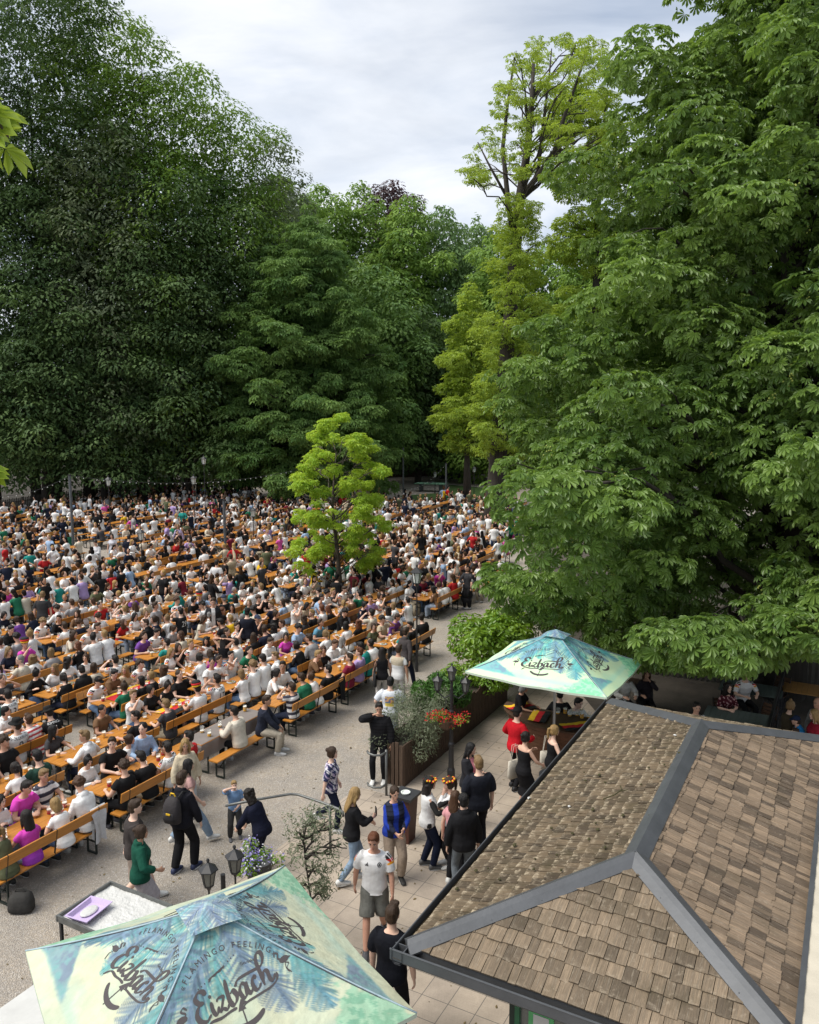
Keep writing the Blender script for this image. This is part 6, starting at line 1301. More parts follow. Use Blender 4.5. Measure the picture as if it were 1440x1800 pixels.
hero(0, 0, 1.0, 150, 'person in cream shirt sitting on the bench at the cloth covered table', dict(lean=.2, head=(.2, -.1)), 'm', dict(sleeve=1.9, loose=.02, o=.028), dict(), at=on_bench(392, 1236), seated=True, s=(.60, .55, .46), t=BK, hairc='dark')
hero(0, 0, 1.02, 5, 'bearded person in dark navy pullover sitting sideways at the cloth covered table', dict(lean=.16, hl=(-.1, .42, .62), hr=(.12, .42, .60), fl=(-.12, .42, .085), fr=(.13, .36, .085), head=(-.2, -.15)), 'm', dict(sleeve=1.9, loose=.014), dict(loose=.015), at=on_bench(437, 1219), seated=True, s=(.022, .026, .042), t=(.45, .40, .32), hairc='brown', shoes=W_)
# standing among the tables
hero(197, 938, 1.68, -92, 'standing person in white T-shirt and blue jeans with shoulder length brown hair', dict(), 'f', dict(sleeve=.6), s=(.60, .60, .66), t=(.17, .26, .38), hair='bob', hairc='brown')
hero(226, 940, 1.80, 95, 'standing person in dark navy vest seen from behind near the lantern', dict(hr=(.25, .2, 1.1)), 'm', dict(sleeve=.9, loose=.03, o=.045), s=(.012, .016, .03), t=NV, hairc='dark')
hero(313, 921, 1.70, -85, 'standing person in lilac open jacket and blue jeans with long fair hair', dict(), 'f', dict(o=.035, **LS), s=(.50, .42, .62), t=(.17, .26, .40), hair='long', hairc='fair')
hero(169, 949, 1.76, -100, 'standing person in white long sleeved shirt and black trousers with a phone', dict(hl=(-.02, .3, 1.15), hr=(.06, .3, 1.15), head=(0, -.4)), 'm', dict(o=.028, **LS), s=(.68, .68, .70), t=BK, hairc='dark')
hero(374, 1051, 1.80, -75, 'standing person in open black leather jacket and white trousers between tables', dict(), 'm', dict(o=.036, **LS), s=(.55, .55, .55), printed='openblack', t=(.60, .60, .58), hairc='brown')
hero(434, 1069, 1.82, 88, 'standing person in black jacket and cap seen from behind between tables', dict(), 'm', dict(o=.04, **LS), s=(.014, .016, .026), t=BK, hair='crop', hairc='dark', hat='cap')
hero(392, 1116, 1.68, 75, 'person stretching with both hands behind the head beside the tables', dict(hl=(-.10, -.02, 1.66), hr=(.10, -.02, 1.66), el=(-1, .2, .3), er=(1, .2, .3)), 'f', dict(sleeve=0, lo=.16, hi=.46), s=BK, t=(.18, .28, .40), hair='long', hairc='dark')
hero(406, 974, 1.78, 125, 'standing person in beige jacket raising an arm beside the grey pole', dict(hr=(.25, .35, 1.85), er=(1, 0, -.4)), 'm', dict(o=.034, **LS), s=(.42, .34, .23), t=(.10, .12, .13), hairc='brown')
hero(380, 984, 1.78, 70, 'standing person in plain white T-shirt left of the pointing one', dict(), 'm', dict(sleeve=.7, loose=.02), s=(.72, .72, .72), t=DJ, hairc='dark')
hero(72, 1040, 1.80, 100, 'standing person in charcoal T-shirt leaning over a table at the left edge', dict(lean=.25), 'm', dict(sleeve=.7, loose=.02), s=(.035, .035, .037), t=BK, hair='crop', hairc='fair')
hero(141, 998, 1.72, 65, 'standing person in white pullover and jeans bending over the left tables', dict(lean=.35, hr=(.2, .5, .95), hl=(-.2, .5, .95)), 'f', dict(o=.034, **LS), s=(.70, .70, .68), t=(.17, .26, .36), hair='bun', hairc='dark')
hero(787, 854, 1.80, 15, 'standing person in bright red top near the table tennis table', dict(), 'm', dict(), s=(.55, .015, .02), t=BK, hairc='dark')
# terrace on the right
CH = []
def at_chair(px, py, phi): q = G(px, py, 1.40); CH.append((q, R(phi - 90))); return q
hero(0, 0, 1.02, -85, 'smiling person in black shirt with white sleeves at the green table', dict(head=(-.1, -.05)), 'm', dict(sleeve=.6), at=at_chair(1222, 1234, -85), seated=True, printed='raglan', s=(.70, .70, .70), t=BK, hairc='dark')
hero(0, 0, .98, -85, 'person with long dark hair in dotted dark red blouse at the green table', dict(hl=(-.05, .34, .80), hr=(.1, .34, .80), head=(.1, 0)), 'f', dict(sleeve=.9), at=at_chair(1278, 1197, -85), seated=True, printed='dots', t=BK, hair='wavy', hairc='dark')
hero(0, 0, 1.02, -85, 'person in football shirt with coloured sleeves under the chestnut leaves', dict(lean=.2), 'm', dict(sleeve=.8), at=at_chair(1308, 1176, -85), seated=True, printed='jersey', t=BK, hairc='dark')
hero(0, 0, 1.0, -80, 'person in white pullover at the dark table beside the parasol', dict(), 'm', dict(**LS), at=at_chair(1097, 1176, -80), seated=True, s=(.55, .54, .5), t=BK, hairc='brown')
hero(0, 0, 1.0, -95, 'person in dark jacket drinking at the dark table beside the parasol', dict(hl=(-.06, .24, 1.12)), 'f', dict(**LS), at=at_chair(1136, 1174, -95), seated=True, s=(.03, .025, .03), t=BK, hair='long', hairc='chestnut')
hero(0, 0, 1.0, -70, 'person in olive brown scarf and pale shirt under the bright parasol', dict(lean=.2, head=(.3, -.25)), 'm', dict(**LS), at=at_chair(1010, 1222, -70), seated=True, printed='scarf', t=BK, hairc='dark')
hero(0, 0, 1.0, 80, 'person in black pullover with back turned under the bright parasol', dict(), 'm', dict(**LS), at=at_chair(985, 1214, 85), seated=True, s=BK, t=BK, hairc='black')
hero(1388, 1232, 1.66, 10, 'person in olive brown jacket with hair tied up at the right railing', dict(hl=(-.06, .3, 1.0), hr=(.1, .3, 1.0)), 'f', dict(o=.034, **LS), s=(.065, .052, .032), t=BK, hair='topbun', hairc='fair')
hero(1411, 1259, 1.45, 165, 'child in bright blue jacket and navy cap at the right frame edge', dict(lean=.2), 'm', dict(o=.04, hood=True, **LS), s=(.02, .20, .48), t=NV, hair='crop', hairc='brown', hat='cap', hatc=(.02, .03, .07))
hero(1402, 1281, 1.25, 150, 'small brown haired child in navy jacket in front of the blue jacket', dict(), 'm', dict(o=.035, **LS), s=(.03, .05, .12), t=NV, hairc='brown')
hero(1436, 1247, 1.68, 170, 'person with long blond hair in dark red jacket at the right frame edge', dict(), 'f', dict(o=.034, **LS), s=(.28, .015, .03), t=BK, hair='long', hairc='blond')
hero(1441, 1226, 1.75, 200, 'person with glasses and cropped hair cut off by the right frame edge', dict(), 'm', dict(**LS), s=(.3, .3, .3), t=BK, hair='bald', hairc='brown')
run_jobs()
for f, q, rz, label, sc, kw in HERO:
    f.done(); kw = dict(kw); kw['shirt'] = kw.pop('s', (.7, .7, .7)); kw['trousers'] = kw.pop('t', NV); kw.setdefault('hairc', 'brown'); person(f, q, rz, label, scale=sc, **kw)
def rel(i, v):                            # a point given in the axes of hero i
    f, q, rz, label, sc, kw = HERO[i]; c, s = math.cos(rz), math.sin(rz); v = np.array(v, float) * sc; return q + [v[0] * c - v[1] * s, v[0] * s + v[1] * c, v[2]]
def relhand(i, k, d=.07):
    f = HERO[i][0]; J = f.J; return rel(i, J['W' + k] + nz(J['W' + k] - J['E' + k]) * d)
# carried things
for k, n_ in (('r', 'in the right hand'), ('l', 'in the left hand')):
    m = copy_tree(MUGS[0]); m.location = relhand(1, k) + np.array([.03, .02, -.05]); m.rotation_euler = (0, 0, 2.5); tag(m, 'full beer mug %s of the person with printed T-shirt' % n_, 'mug', 'carried beer mugs')
def backpack():
    f, q, rz, label, sc, kw = HERO[22]; r = empty('backpack', rel(22, (0, -.20, 1.22)), rz, 'dark grey backpack with yellow tags on the back of the black hoodie', 'backpack')
    b = MB(); b.loft([ering(np.array([0, y, z]), np.array([1., 0, 0]), np.array([0, 1., 0]), a, d, 18, .7) for y, z, a, d in ((-.02, -.24, .12, .05), (-.03, -.22, .155, .09), (-.04, -.1, .165, .11), (-.03, .06, .155, .10), (-.01, .17, .12, .075), (.01, .23, .06, .03))]); b.build('bag', mat('backpack_cloth', (.030, .026, .028), .8, .3, 12, .3, 30), r, smooth=True)
    b = MB(); b.loft([ering(np.array([0, y, z]), np.array([1., 0, 0]), np.array([0, 1., 0]), a, d, 14, .7) for y, z, a, d in ((-.11, -.2, .10, .03), (-.125, -.12, .12, .045), (-.12, -.03, .11, .035), (-.10, .0, .08, .015))]); b.build('pocket', mat('backpack_pocket', (.022, .02, .022), .8, .2, 12), r, smooth=True)
    b = MB(); b.tube([(-.05, .0, .23), (-.03, -.01, .28), (.03, -.01, .28), (.05, .0, .23)], .012, 6); b.build('handle', MT['yellow'], r)
    b = MB(); b.box((.02, -.17, -.02), (.08, .012, .03)); b.build('tag', MT['yellow'], r)
    for s in (-1, 1): b = MB(); b.tube([(s * .09, .03, .2), (s * .11, .12, .27), (s * .115, .30, .20), (s * .13, .33, .02), (s * .14, .15, -.16)], .018, 6); b.build('strap', MT['blackc'], r)
backpack()
def bag(i, v, col, label, long=.28, strap=None, name='tote_bag'):
    f, q, rz, lb, sc, kw = HERO[i]; r = empty(name, rel(i, v), rz, label, 'bag'); b = MB(); b.loft([ering(np.array([0, 0, z]), np.array([0, 1., 0]), np.array([1., 0, 0]), a, d, 14, .6) for z, a, d in ((-.30, .13, .03), (-.27, .16, .05), (-.1, .155, .04), (.08, .15, .02))]); b.build('bag', col, r, smooth=True)
    for s in (-.03, .03): b = MB(); b.tube([(s * .3, -.09, .07), (s + .02, -.05, .40), (s + .02, .05, .40), (s * .3, .09, .07)], .007, 5); b.build('handle', col, r)
CANVAS = mat('canvas', (.55, .51, .43), .9, .15, 10, .3, 30)
bag(17, (-.25, -.05, .98), CANVAS, 'cream canvas tote bag hanging from the shoulder of the black vest top'); bag(18, (-.24, -.02, 1.0), CANVAS, 'white canvas tote bag of the blond ponytail wearer'); bag(4, (-.24, -.12, 1.0), MT['blackc'], 'black shoulder bag of the long haired person on the gravel', name='shoulder_bag')
def phone():
    p = relhand(6, 'r', .10); r = empty('phone', p + [0, 0, .03], HERO[6][2], 'phone in black red case held up by the blond black jacket person', 'phone'); b = MB(); b.box((0, 0, .04), (.075, .012, .15)); b.build('case', MT['blackc'], r); b = MB(); b.box((0, .009, .02), (.06, .006, .06)); b.build('sticker', MT['red'], r)
phone()
# ------------------------------------------------------------------ planters, shrubs, fences
def local(root_p, ang, pts): return pts
def planter():
    a0, a1, b0, b1, h = 14.5, 20.4, -8.55, -8.02, .95; r = empty('planter', ab(a0, b1), AL, 'long raised planter clad in dark weathered wooden palings', 'planter'); s = MB(); L = a1 - a0; Wd = b1 - b0      # local x = a, y = -b
    def run(p, q):
        p, q = np.array(p, float), np.array(q, float); n = int(np.linalg.norm(q - p) / .095); d = (q - p) / n; u = nz(d)
        for i in range(n): c = p + d * (i + .5); hh = h + rnd.uniform(-.05, .05); s.box((c[0], c[1], hh / 2), (.082, .028, hh), np.array([[u[0], u[1], 0], [-u[1], u[0], 0], [0, 0, 1]]))
    run((0, 0), (L, 0)); run((0, 0), (0, Wd)); run((0, Wd), (L, Wd)); run((L, 0), (L, Wd)); s.build('slats', MT['fence_wood'], r)
    e = MB(); e.box((L / 2, Wd / 2, .42), (L - .06, Wd - .06, .84)); e.build('soil', MT['forest_floor'], r)
    for z in (.25, .8): m = MB(); m.box((L / 2, .03, z), (L, .03, .07)); m.build('rail', MT['fence_wood'], r)
planter()
def shrub(name, label, c, lobes, n, size, tm, lm, stems=6, z0=.85, cat='shrub', **k):
    o = np.array([c[0], c[1], 0.]); r = empty(name, o, 0, label, cat); L = [(np.array(l[0]) + o, l[1]) for l in lobes]; rs = np.random.default_rng(int(abs(c[0] * 100)) + n); tb = MB()
    for i in range(stems): q = L[rs.integers(len(L))][0]; tb.tube([p - o for p in limb_path(o + [rs.normal(0, .06), rs.normal(0, .06), z0 - .1], q, rs, .02)], list(np.linspace(.02, .006, 6)), 5)
    tb.build('stem', MT['bark'], r); V, F, A = foliage(L, n, size, tm, rs=rs, **k); link('foliage', mesh_np('foliage', V - o, [F], lm, None, A=A), r); return r
def blob(w, d, z0, z1, n, r, seed):
    rs = np.random.default_rng(seed); return [((rs.uniform(-w, w), rs.uniform(-d, d), rs.uniform(z0, z1)), (r * rs.uniform(.7, 1.3),) * 3) for _ in range(n)]
q = ab(20.9, -8.75); shrub('laurel_bush', 'large bright green laurel bush at the far end of the wooden planter', q, blob(.95, .9, 1.0, 2.0, 30, .38, 1), 6500, .15, OVAL, LM['laurel'], up=.35, droop=-.3, fill=.08)
q = ab(22.4, -9.0); shrub('laurel_bush', 'second bright green bush behind the laurel nearer the beer tables', q, blob(.7, .7, .7, 1.7, 18, .36, 2), 3500, .15, OVAL, LM['laurel'], up=.35, droop=-.3, fill=.08, z0=.1)
q = ab(18.9, -8.3); shrub('laurel_bush', 'leafy bush spilling over the planter below the bright parasol', q, blob(.75, .35, .8, 1.25, 18, .26, 3), 3200, .11, OVAL, LM['laurel'], up=.4, fill=.08)
q = ab(17.0, -8.4); shrub('cypress_shrub', 'fresh green dwarf cypress with upright tips in the planter', q, blob(.55, .4, .95, 1.45, 26, .2, 4), 5200, .16, NARROW, LM['conifer'], up=.15, droop=-.9, fill=.1)
q = ab(15.0, -8.15); shrub('olive_shrub', 'grey green olive shrub overhanging the near end of the planter', q, blob(.62, .34, .62, 1.6, 40, .21, 5), 9500, .07, NARROW, LM['olive'], up=.3, fill=.3, stems=12, jit=.9)
q = ab(16.0, -8.35); shrub('lavender_shrub', 'silvery leafy shrub between olive and cypress in the planter', q, blob(.5, .4, 1.0, 1.45, 18, .24, 6), 3800, .075, NARROW, LM['olive'], up=.2, droop=-.4, fill=.3, stems=8, jit=.9)
q = ab(25.0, -7.2); shrub('sumac_shrub', 'dull green feathery shrub behind the bright parasol', q, blob(1.9, 1.2, 1.0, 2.5, 40, .5, 7), 9000, .2, NARROW, LM['fern'], up=.6, droop=.3, z0=.1)
q = ab(20.8, -6.6); 
# young olive tree beside the front parasol
_o = G(560, 1668); _L = [(GD(x, y, _o[1] + rng.uniform(-.25, .25)), (k, k, k * 1.2)) for x, y, k in [(rng.uniform(508, 600), rng.uniform(1425, 1570), rng.uniform(.07, .15)) for _ in range(46)]]
tree('olive_tree', 'thin young olive tree with sparse grey green leaves behind the front parasol', _o, .022, 2.0, _L, 1700, .075, NARROW, LM['olive'], limbs=16, path=[_o - [0, 0, .02], GD(548, 1590, _o[1]), GD(535, 1500, _o[1]), GD(532, 1430, _o[1])], seed=91, up=.2, droop=-.1, fill=.8, jit=1.0, inner=.1, cat='olive tree')
def flower_thing(name, label, c, w, n, lms, seed, vessel='pot', cat='flowers'):
    r = empty(name, c, 0, label, cat); rs = np.random.default_rng(seed); b = MB()
    if vessel == 'basket': b.lathe([(.05, -.22), (.15, -.15), (.19, 0), (.17, 0)], seg=14); b.build('basket', MT['brown_wood'], r); m = MB(); [m.tube([(.18 * math.cos(t), .18 * math.sin(t), 0), (0, 0, .45)], .004, 4) for t in (0, 2.1, 4.2)]; m.build('hanger', MT['black_metal'], r)
    else: b.lathe([(.16, -.42), (.22, 0), (.20, 0)], seg=16); b.build('pot', MT['plain'], r).color = (.05, .05, .055, 1)
    L = [((rs.normal(0, w), rs.normal(0, w), rs.uniform(-.08, .14)), (.09,) * 3) for _ in range(14)]; V, F, A = foliage(L, n, .055, OVAL, rs=rs, fill=.3); link('foliage', mesh_np('foliage', V, [F], LM['laurel'], None, A=A), r)
    for lm, m in lms: V, F, A = foliage([(np.array(l[0]) + [0, 0, .03], np.array((.11,) * 3)) for l in L], m, .045, DIAM, rs=rs, fill=.05); f = link('flowers', mesh_np('flowers', V, [F], LM[lm], None, A=A), r); f['kind'] = 'stuff'
# ------------------------------------------------------------------ lamps
def lantern_parts(r, c, s=1.0, glass='lamp_glass'):
    c = np.array(c, float); b = MB(); b.lathe([(.02, .46), (.03, .43), (.015, .40), (.05, .37), (.16, .29), (.165, .275), (.13, .27)], c * 1, 6) if s == 1 else b.lathe([(rr * s, z * s) for rr, z in ((.02, .46), (.03, .43), (.015, .40), (.05, .37), (.16, .29), (.165, .275), (.13, .27))], c, 6); o = b.build('lantern', MT['black_metal'], r)
    g = MB(); g.lathe([(rr * s, z * s) for rr, z in ((.075, .02), (.118, .268))], c, 6); g.build('glass', MT[glass], o)
    f = MB()
    for k in range(6): t = k * math.pi / 3; f.bar(c + np.array([.078 * math.cos(t), .078 * math.sin(t), .02]) * s, c + np.array([.122 * math.cos(t), .122 * math.sin(t), .27]) * s, .012 * s, .012 * s)
    f.lathe([(.02 * s, -.08 * s), (.05 * s, -.02 * s), (.085 * s, .0), (.085 * s, .022 * s)], c, 6); f.build('frame', MT['black_metal'], o)
def lamp_post(label, base, h, heads, s=1.0, glass='lamp_glass', rz=0, thick=.045):
    r = empty('street_lamp', base, rz, label, 'street lamp'); p = MB(); p.lathe([(thick * 1.9, 0), (thick * 1.9, .25), (thick * 1.4, .3), (thick * 1.2, .75), (thick * 1.5, .78), (thick * 1.5, .84), (thick, .88), (thick * .85, h * .7), (thick * 1.25, h * .71), (thick * .8, h * .73), (thick * .7, h)], seg=12); p.build('post', MT['black_metal'], r, smooth=False)
    for i, (x, y, z) in enumerate(heads):
        if abs(x) + abs(y) > .05: a = MB(); a.tube([(0, 0, h - .25), (x * .5, y * .5, h - .35), (x, y, h - .22), (x, y, z - .06)], .014, 6); a.build('arm', MT['black_metal'], r)
        lantern_parts(r, (x, y, z), s, glass)
    return r
lamp_post('black cast iron lamp with three lantern heads beside the wooden planter', G(793, 1372), 2.2, [(0, 0, 2.26), (-.30, -.05, 2.02), (.28, .1, 2.0)], .8, rz=R(-20))
flower_thing('hanging_basket', 'hanging basket of red geraniums on the triple lantern lamp', G(793, 1372) + np.array([-.12, -.18, 1.45]), .12, 500, (('flower_red', 750),), 3, 'basket')
_q = G(391, 1512, 2.15); lamp_post('black lamp with two lantern heads just behind the front parasol', (_q[0], _q[1], 0), 1.95, [(-.16, -.12, 1.86), (.14, .1, 1.92)], .82, rz=0)
flower_thing('flower_pot', 'pot of violet and white petunias behind the front parasol', G(455, 1512, 1.0), .17, 900, (('flower_blue', 420), ('flower_white', 160)), 5)
_pp = MB(); _q = G(455, 1512, 1.0); _pp.lathe([(.14, 0), (.12, .57)], seg=14); _o2 = _pp.build('plinth', MT['galv']); _o2.location = (_q[0], _q[1], 0); tag(_o2, 'grey round plinth carrying the violet flower pot', 'plinth')
for px, py, D, lb in ((190, 838, 46, 'pale lantern on a dark post by the left picket fence'), (340, 836, 48, 'pale lantern on a dark post before the shadowy trees'), (247, 930, 37, 'pale lantern amid the crowd left of the grey pole'), (358, 802, 52, 'dim lantern high before the dark wood'), (765, 829, 74, 'white lantern in front of the table tennis table'), (834, 820, 72, 'white lantern beside the right hand chestnut leaves'), (733, 996, 24.2, 'large white lantern amid the tables right of the young maple'), (669, 866, 62, 'white lantern just right of the young maple crown'), (445, 892, 45, 'white lantern between grey pole and young maple')):
    p = GD(px, py, D); lamp_post(lb, (p[0], p[1], 0), p[2] - .55, [(0, 0, p[2] - .52)], 1.3 if D > 30 else 1.25, 'glass', thick=.026)
def light_pole(label, base, h, tilt=(0, 0)):
    r = empty('light_pole', base, 0, label, 'pole'); p = MB(); p.tube([(0, 0, 0), (tilt[0], tilt[1], h)], [.075, .07], 12); p.build('pole', MT['grey_pole'], r); c = MB(); c.lathe([(.085, h), (.085, h + .05), (.02, h + .07)], (tilt[0], tilt[1], 0), seg=12); c.build('pole_cap', MT['black_metal'], r); f = MB(); f.lathe([(.16, 0), (.16, .03), (.09, .05)], seg=14); f.build('foot', MT['grey_pole'], r)
    return np.array(base) + [tilt[0], tilt[1], h]
T1 = light_pole('tall grey light pole at the left among the crowd', G(130, 978), GD(130, 836, G(130, 978)[1])[2]); T2 = light_pole('grey light pole in the middle of the crowd', G(397, 992), GD(397, 880, G(397, 992)[1])[2])
T3 = light_pole('thin grey pole before the dark yard right of the maple', G(709, 868), GD(712, 787, G(709, 868)[1])[2]); T4 = light_pole('dark pole carrying the string of bulbs beside the table tennis table', G(784, 892), GD(786, 815, G(784, 892)[1])[2])
def bulbs(label, p, q, sag, n, ext=None):
    r = empty('string_lights', (p + q) / 2, 0, label, 'string lights'); o = (p + q) / 2; t = np.linspace(0, 1, 40)[:, None]; P = p + (q - p) * t; P[:, 2] -= sag * 4 * t[:, 0] * (1 - t[:, 0]); c = MB(); c.tube([x - o for x in P], .011, 5); c.build('cable', MT['black_metal'], r); b = MB()
    for i in range(n): x = P[int((i + .5) / n * 39)] - o; b.ball(x - [0, 0, .05], (.024, .024, .032), 6, 5)
    b.build('bulbs', MT['glass'], r)['kind'] = 'stuff'
bulbs('string of bulbs from the left frame edge to the tall grey pole', GD(-60, 868, 40), T1, .5, 16); bulbs('string of bulbs from the tall grey pole towards the young maple', T1, GD(520, 826, 52), .6, 34); bulbs('drooping string of bulbs left of the table tennis table', GD(700, 858, 66), T4, .7, 18); bulbs('string of bulbs from the second pole to the maple', T2, GD(520, 880, 42), .2, 12)
# ------------------------------------------------------------------ fences at the back
def picket_fence(label, p, q, h, gap, w, m, name='picket_fence'):
    p, q = np.array([p[0], p[1], 0.]), np.array([q[0], q[1], 0.]); L = np.linalg.norm(q - p); r = empty(name, p, math.atan2(*(q - p)[1::-1]), label, 'fence'); n = int(L / gap); s = MB()
    for i in range(n): hh = h + rnd.uniform(-.04, .04); s.loft([np.array([[i * gap - w / 2, -.02, z], [i * gap + w / 2, -.02, z], [i * gap + w / 2, .01, z], [i * gap - w / 2, .01, z]]) if z < hh else np.array([[i * gap - .01, -.02, z], [i * gap + .01, -.02, z], [i * gap + .01, .01, z], [i * gap - .01, .01, z]]) for z in (.04, hh - .06, hh)])
    s.build('slats', m, r)
    for z in (.3, h - .3): b = MB(); b.box((L / 2, .04, z), (L, .05, .08)); b.build('rail', m, r)
    for i in range(int(L / 2.5) + 1): b = MB(); b.box((min(i * 2.5, L), .10, h / 2), (.09, .09, h)); b.build('post', m, r)
picket_fence('old grey picket fence under the dark trees on the left', G(-60, 921), G(245, 874), 1.35, .16, .09, MT['grey_fence']); picket_fence('continuing grey picket fence below the dark trees', G(247, 873), G(470, 851), 1.3, .17, .09, MT['grey_fence'])
picket_fence('tall dark board fence behind the yard in the distance', GD(676, 838, 90), GD(900, 838, 96), 2.6, .2, .19, MT['fence_wood'], 'board_fence')
picket_fence('white tipped picket fence glimpsed below the chestnut beside the parasol', ab(24.5, -5.2), ab(25.0, 3.5), 1.4, .16, .08, MT['grey_fence'])
# ------------------------------------------------------------------ play yard far back
def ping_pong():
    p = G(758, 864); r = empty('table_tennis_table', p, R(-16), 'green table tennis table on the far yard', 'table tennis table'); t = MB(); t.box((0, 0, .76), (2.9, 1.55, .05)); t.build('tabletop', mat('green_top', (.10, .22, .14), .6, .1, 3), r); n = MB(); n.box((0, 0, .86), (.02, 1.6, .15)); n.build('net', MT['galv'], r); b = MB(); b.box((0, 0, .787), (2.9, .03, .004)); b.build('line', MT['white'], r)
    for x in (-.95, .95): b = MB(); b.box((x, 0, .37), (.14, 1.1, .73)); b.build('leg', MT['grey_pole'], r)
ping_pong()
def show_board():
    p = GD(799, 842, 88); p[2] = 0; r = empty('dark_board', p, R(-4), 'dark navy board edged with white dots on the far yard', 'board'); b = MB(); b.box((0, 0, 1.25), (3.2, .1, 2.3)); b.build('panel', mat('navy_panel', (.006, .012, .03), .6, .2, 4), r); d = MB()
    for x in np.linspace(-1.5, 1.5, 11): d.ball((x, -.06, 2.3), (.07, .02, .07), 7, 4)
    for z in np.linspace(.3, 2.1, 7):
        for x in (-1.5, 1.5): d.ball((x, -.06, z), (.07, .02, .07), 7, 4)
    for cx, cz in ((-.9, 1.7), (1.0, .7)):
        d.loft([np.array([cx, -.06, cz]) + rr * np.stack([np.cos(np.linspace(0, 6.28, 24)), 0 * np.linspace(0, 1, 24), np.sin(np.linspace(0, 6.28, 24))], 1) for rr in (.36, .42)], caps=False)
    k = d.build('dots', MT['white'], r); s = MB(); s.box((1.0, -.9, .95), (.95, .05, .5)); o = s.build('sign_plate', MT['white']); o.location = p; tag(o, 'small white plate on a thin post before the dark board', 'sign'); s = MB(); s.tube([(1.0, -.86, 0), (1.0, -.86, .75)], .03, 6); s.build('post', MT['grey_pole'], o)
show_board()
# ------------------------------------------------------------------ terrace things
def handrail():
    r = empty('handrail', ab(11.0, -9.1), 0, 'grey tubular handrail with a bent end beside the paving', 'handrail'); o = ab(11.0, -9.1); P = [ab(10.6, -9.5, .98), ab(11.0, -9.15, 1.0), ab(11.48, -8.73, 1.0), ab(11.55, -8.6, .99), ab(11.56, -8.1, .96), ab(11.55, -7.72, .93), ab(11.54, -7.62, .90), ab(11.53, -7.6, .82)]
    t = MB(); t.tube([p - o for p in P], .024, 10); t.build('rail', MT['galv'], r, smooth=True)
    for a_, b_ in ((11.55, -7.9), (11.0, -9.15)): t = MB(); t.tube([ab(a_, b_, 0) - o, ab(a_, b_, .96) - o], .024, 10); t.build('post', MT['galv'], r, smooth=True)
    r = empty('bent_rail', ab(14.0, -8.35), 0, 'grey steel post with two bent tube ends at the planter corner', 'handrail'); o = ab(14.0, -8.35); t = MB(); t.tube([ab(14.0, -8.15, 0) - o, ab(14.0, -8.15, 1.0) - o], .026, 10); t.build('post', MT['galv'], r, smooth=True)
    for z in (.95, .25): t = MB(); t.tube([ab(14.0, -8.15, z) - o, ab(13.85, -8.2, z - .02) - o, ab(13.78, -8.32, z - .02) - o, ab(13.8, -8.46, z - .01) - o, ab(13.86, -8.52, z) - o], .024, 8); t.build('rail', MT['galv'], r, smooth=True)
handrail()
def bin_column():
    r = empty('ashtray_column', ab(12.65, -6.95), AL, 'dark brown ashtray column with black slab top at the planter', 'ashtray'); b = MB(); b.loft([np.array([[-x, -y, z], [x, -y, z], [x, y, z], [-x, y, z]]) for x, y, z in ((.13, .13, 0), (.17, .17, .88))]); b.build('body', mat('red_brown_panel', (.07, .022, .014), .5, .3, 5, stretch=(1, 1, 6)), r); t = MB(); t.box((0, 0, .905), (.44, .44, .05)); t.build('top', MT['black_metal'], r); a = MB(); a.lathe([(.085, .932), (.09, .955), (.07, .957), (.05, .94)], seg=16); a.build('ashtray', MT['glass'], r)
bin_column()
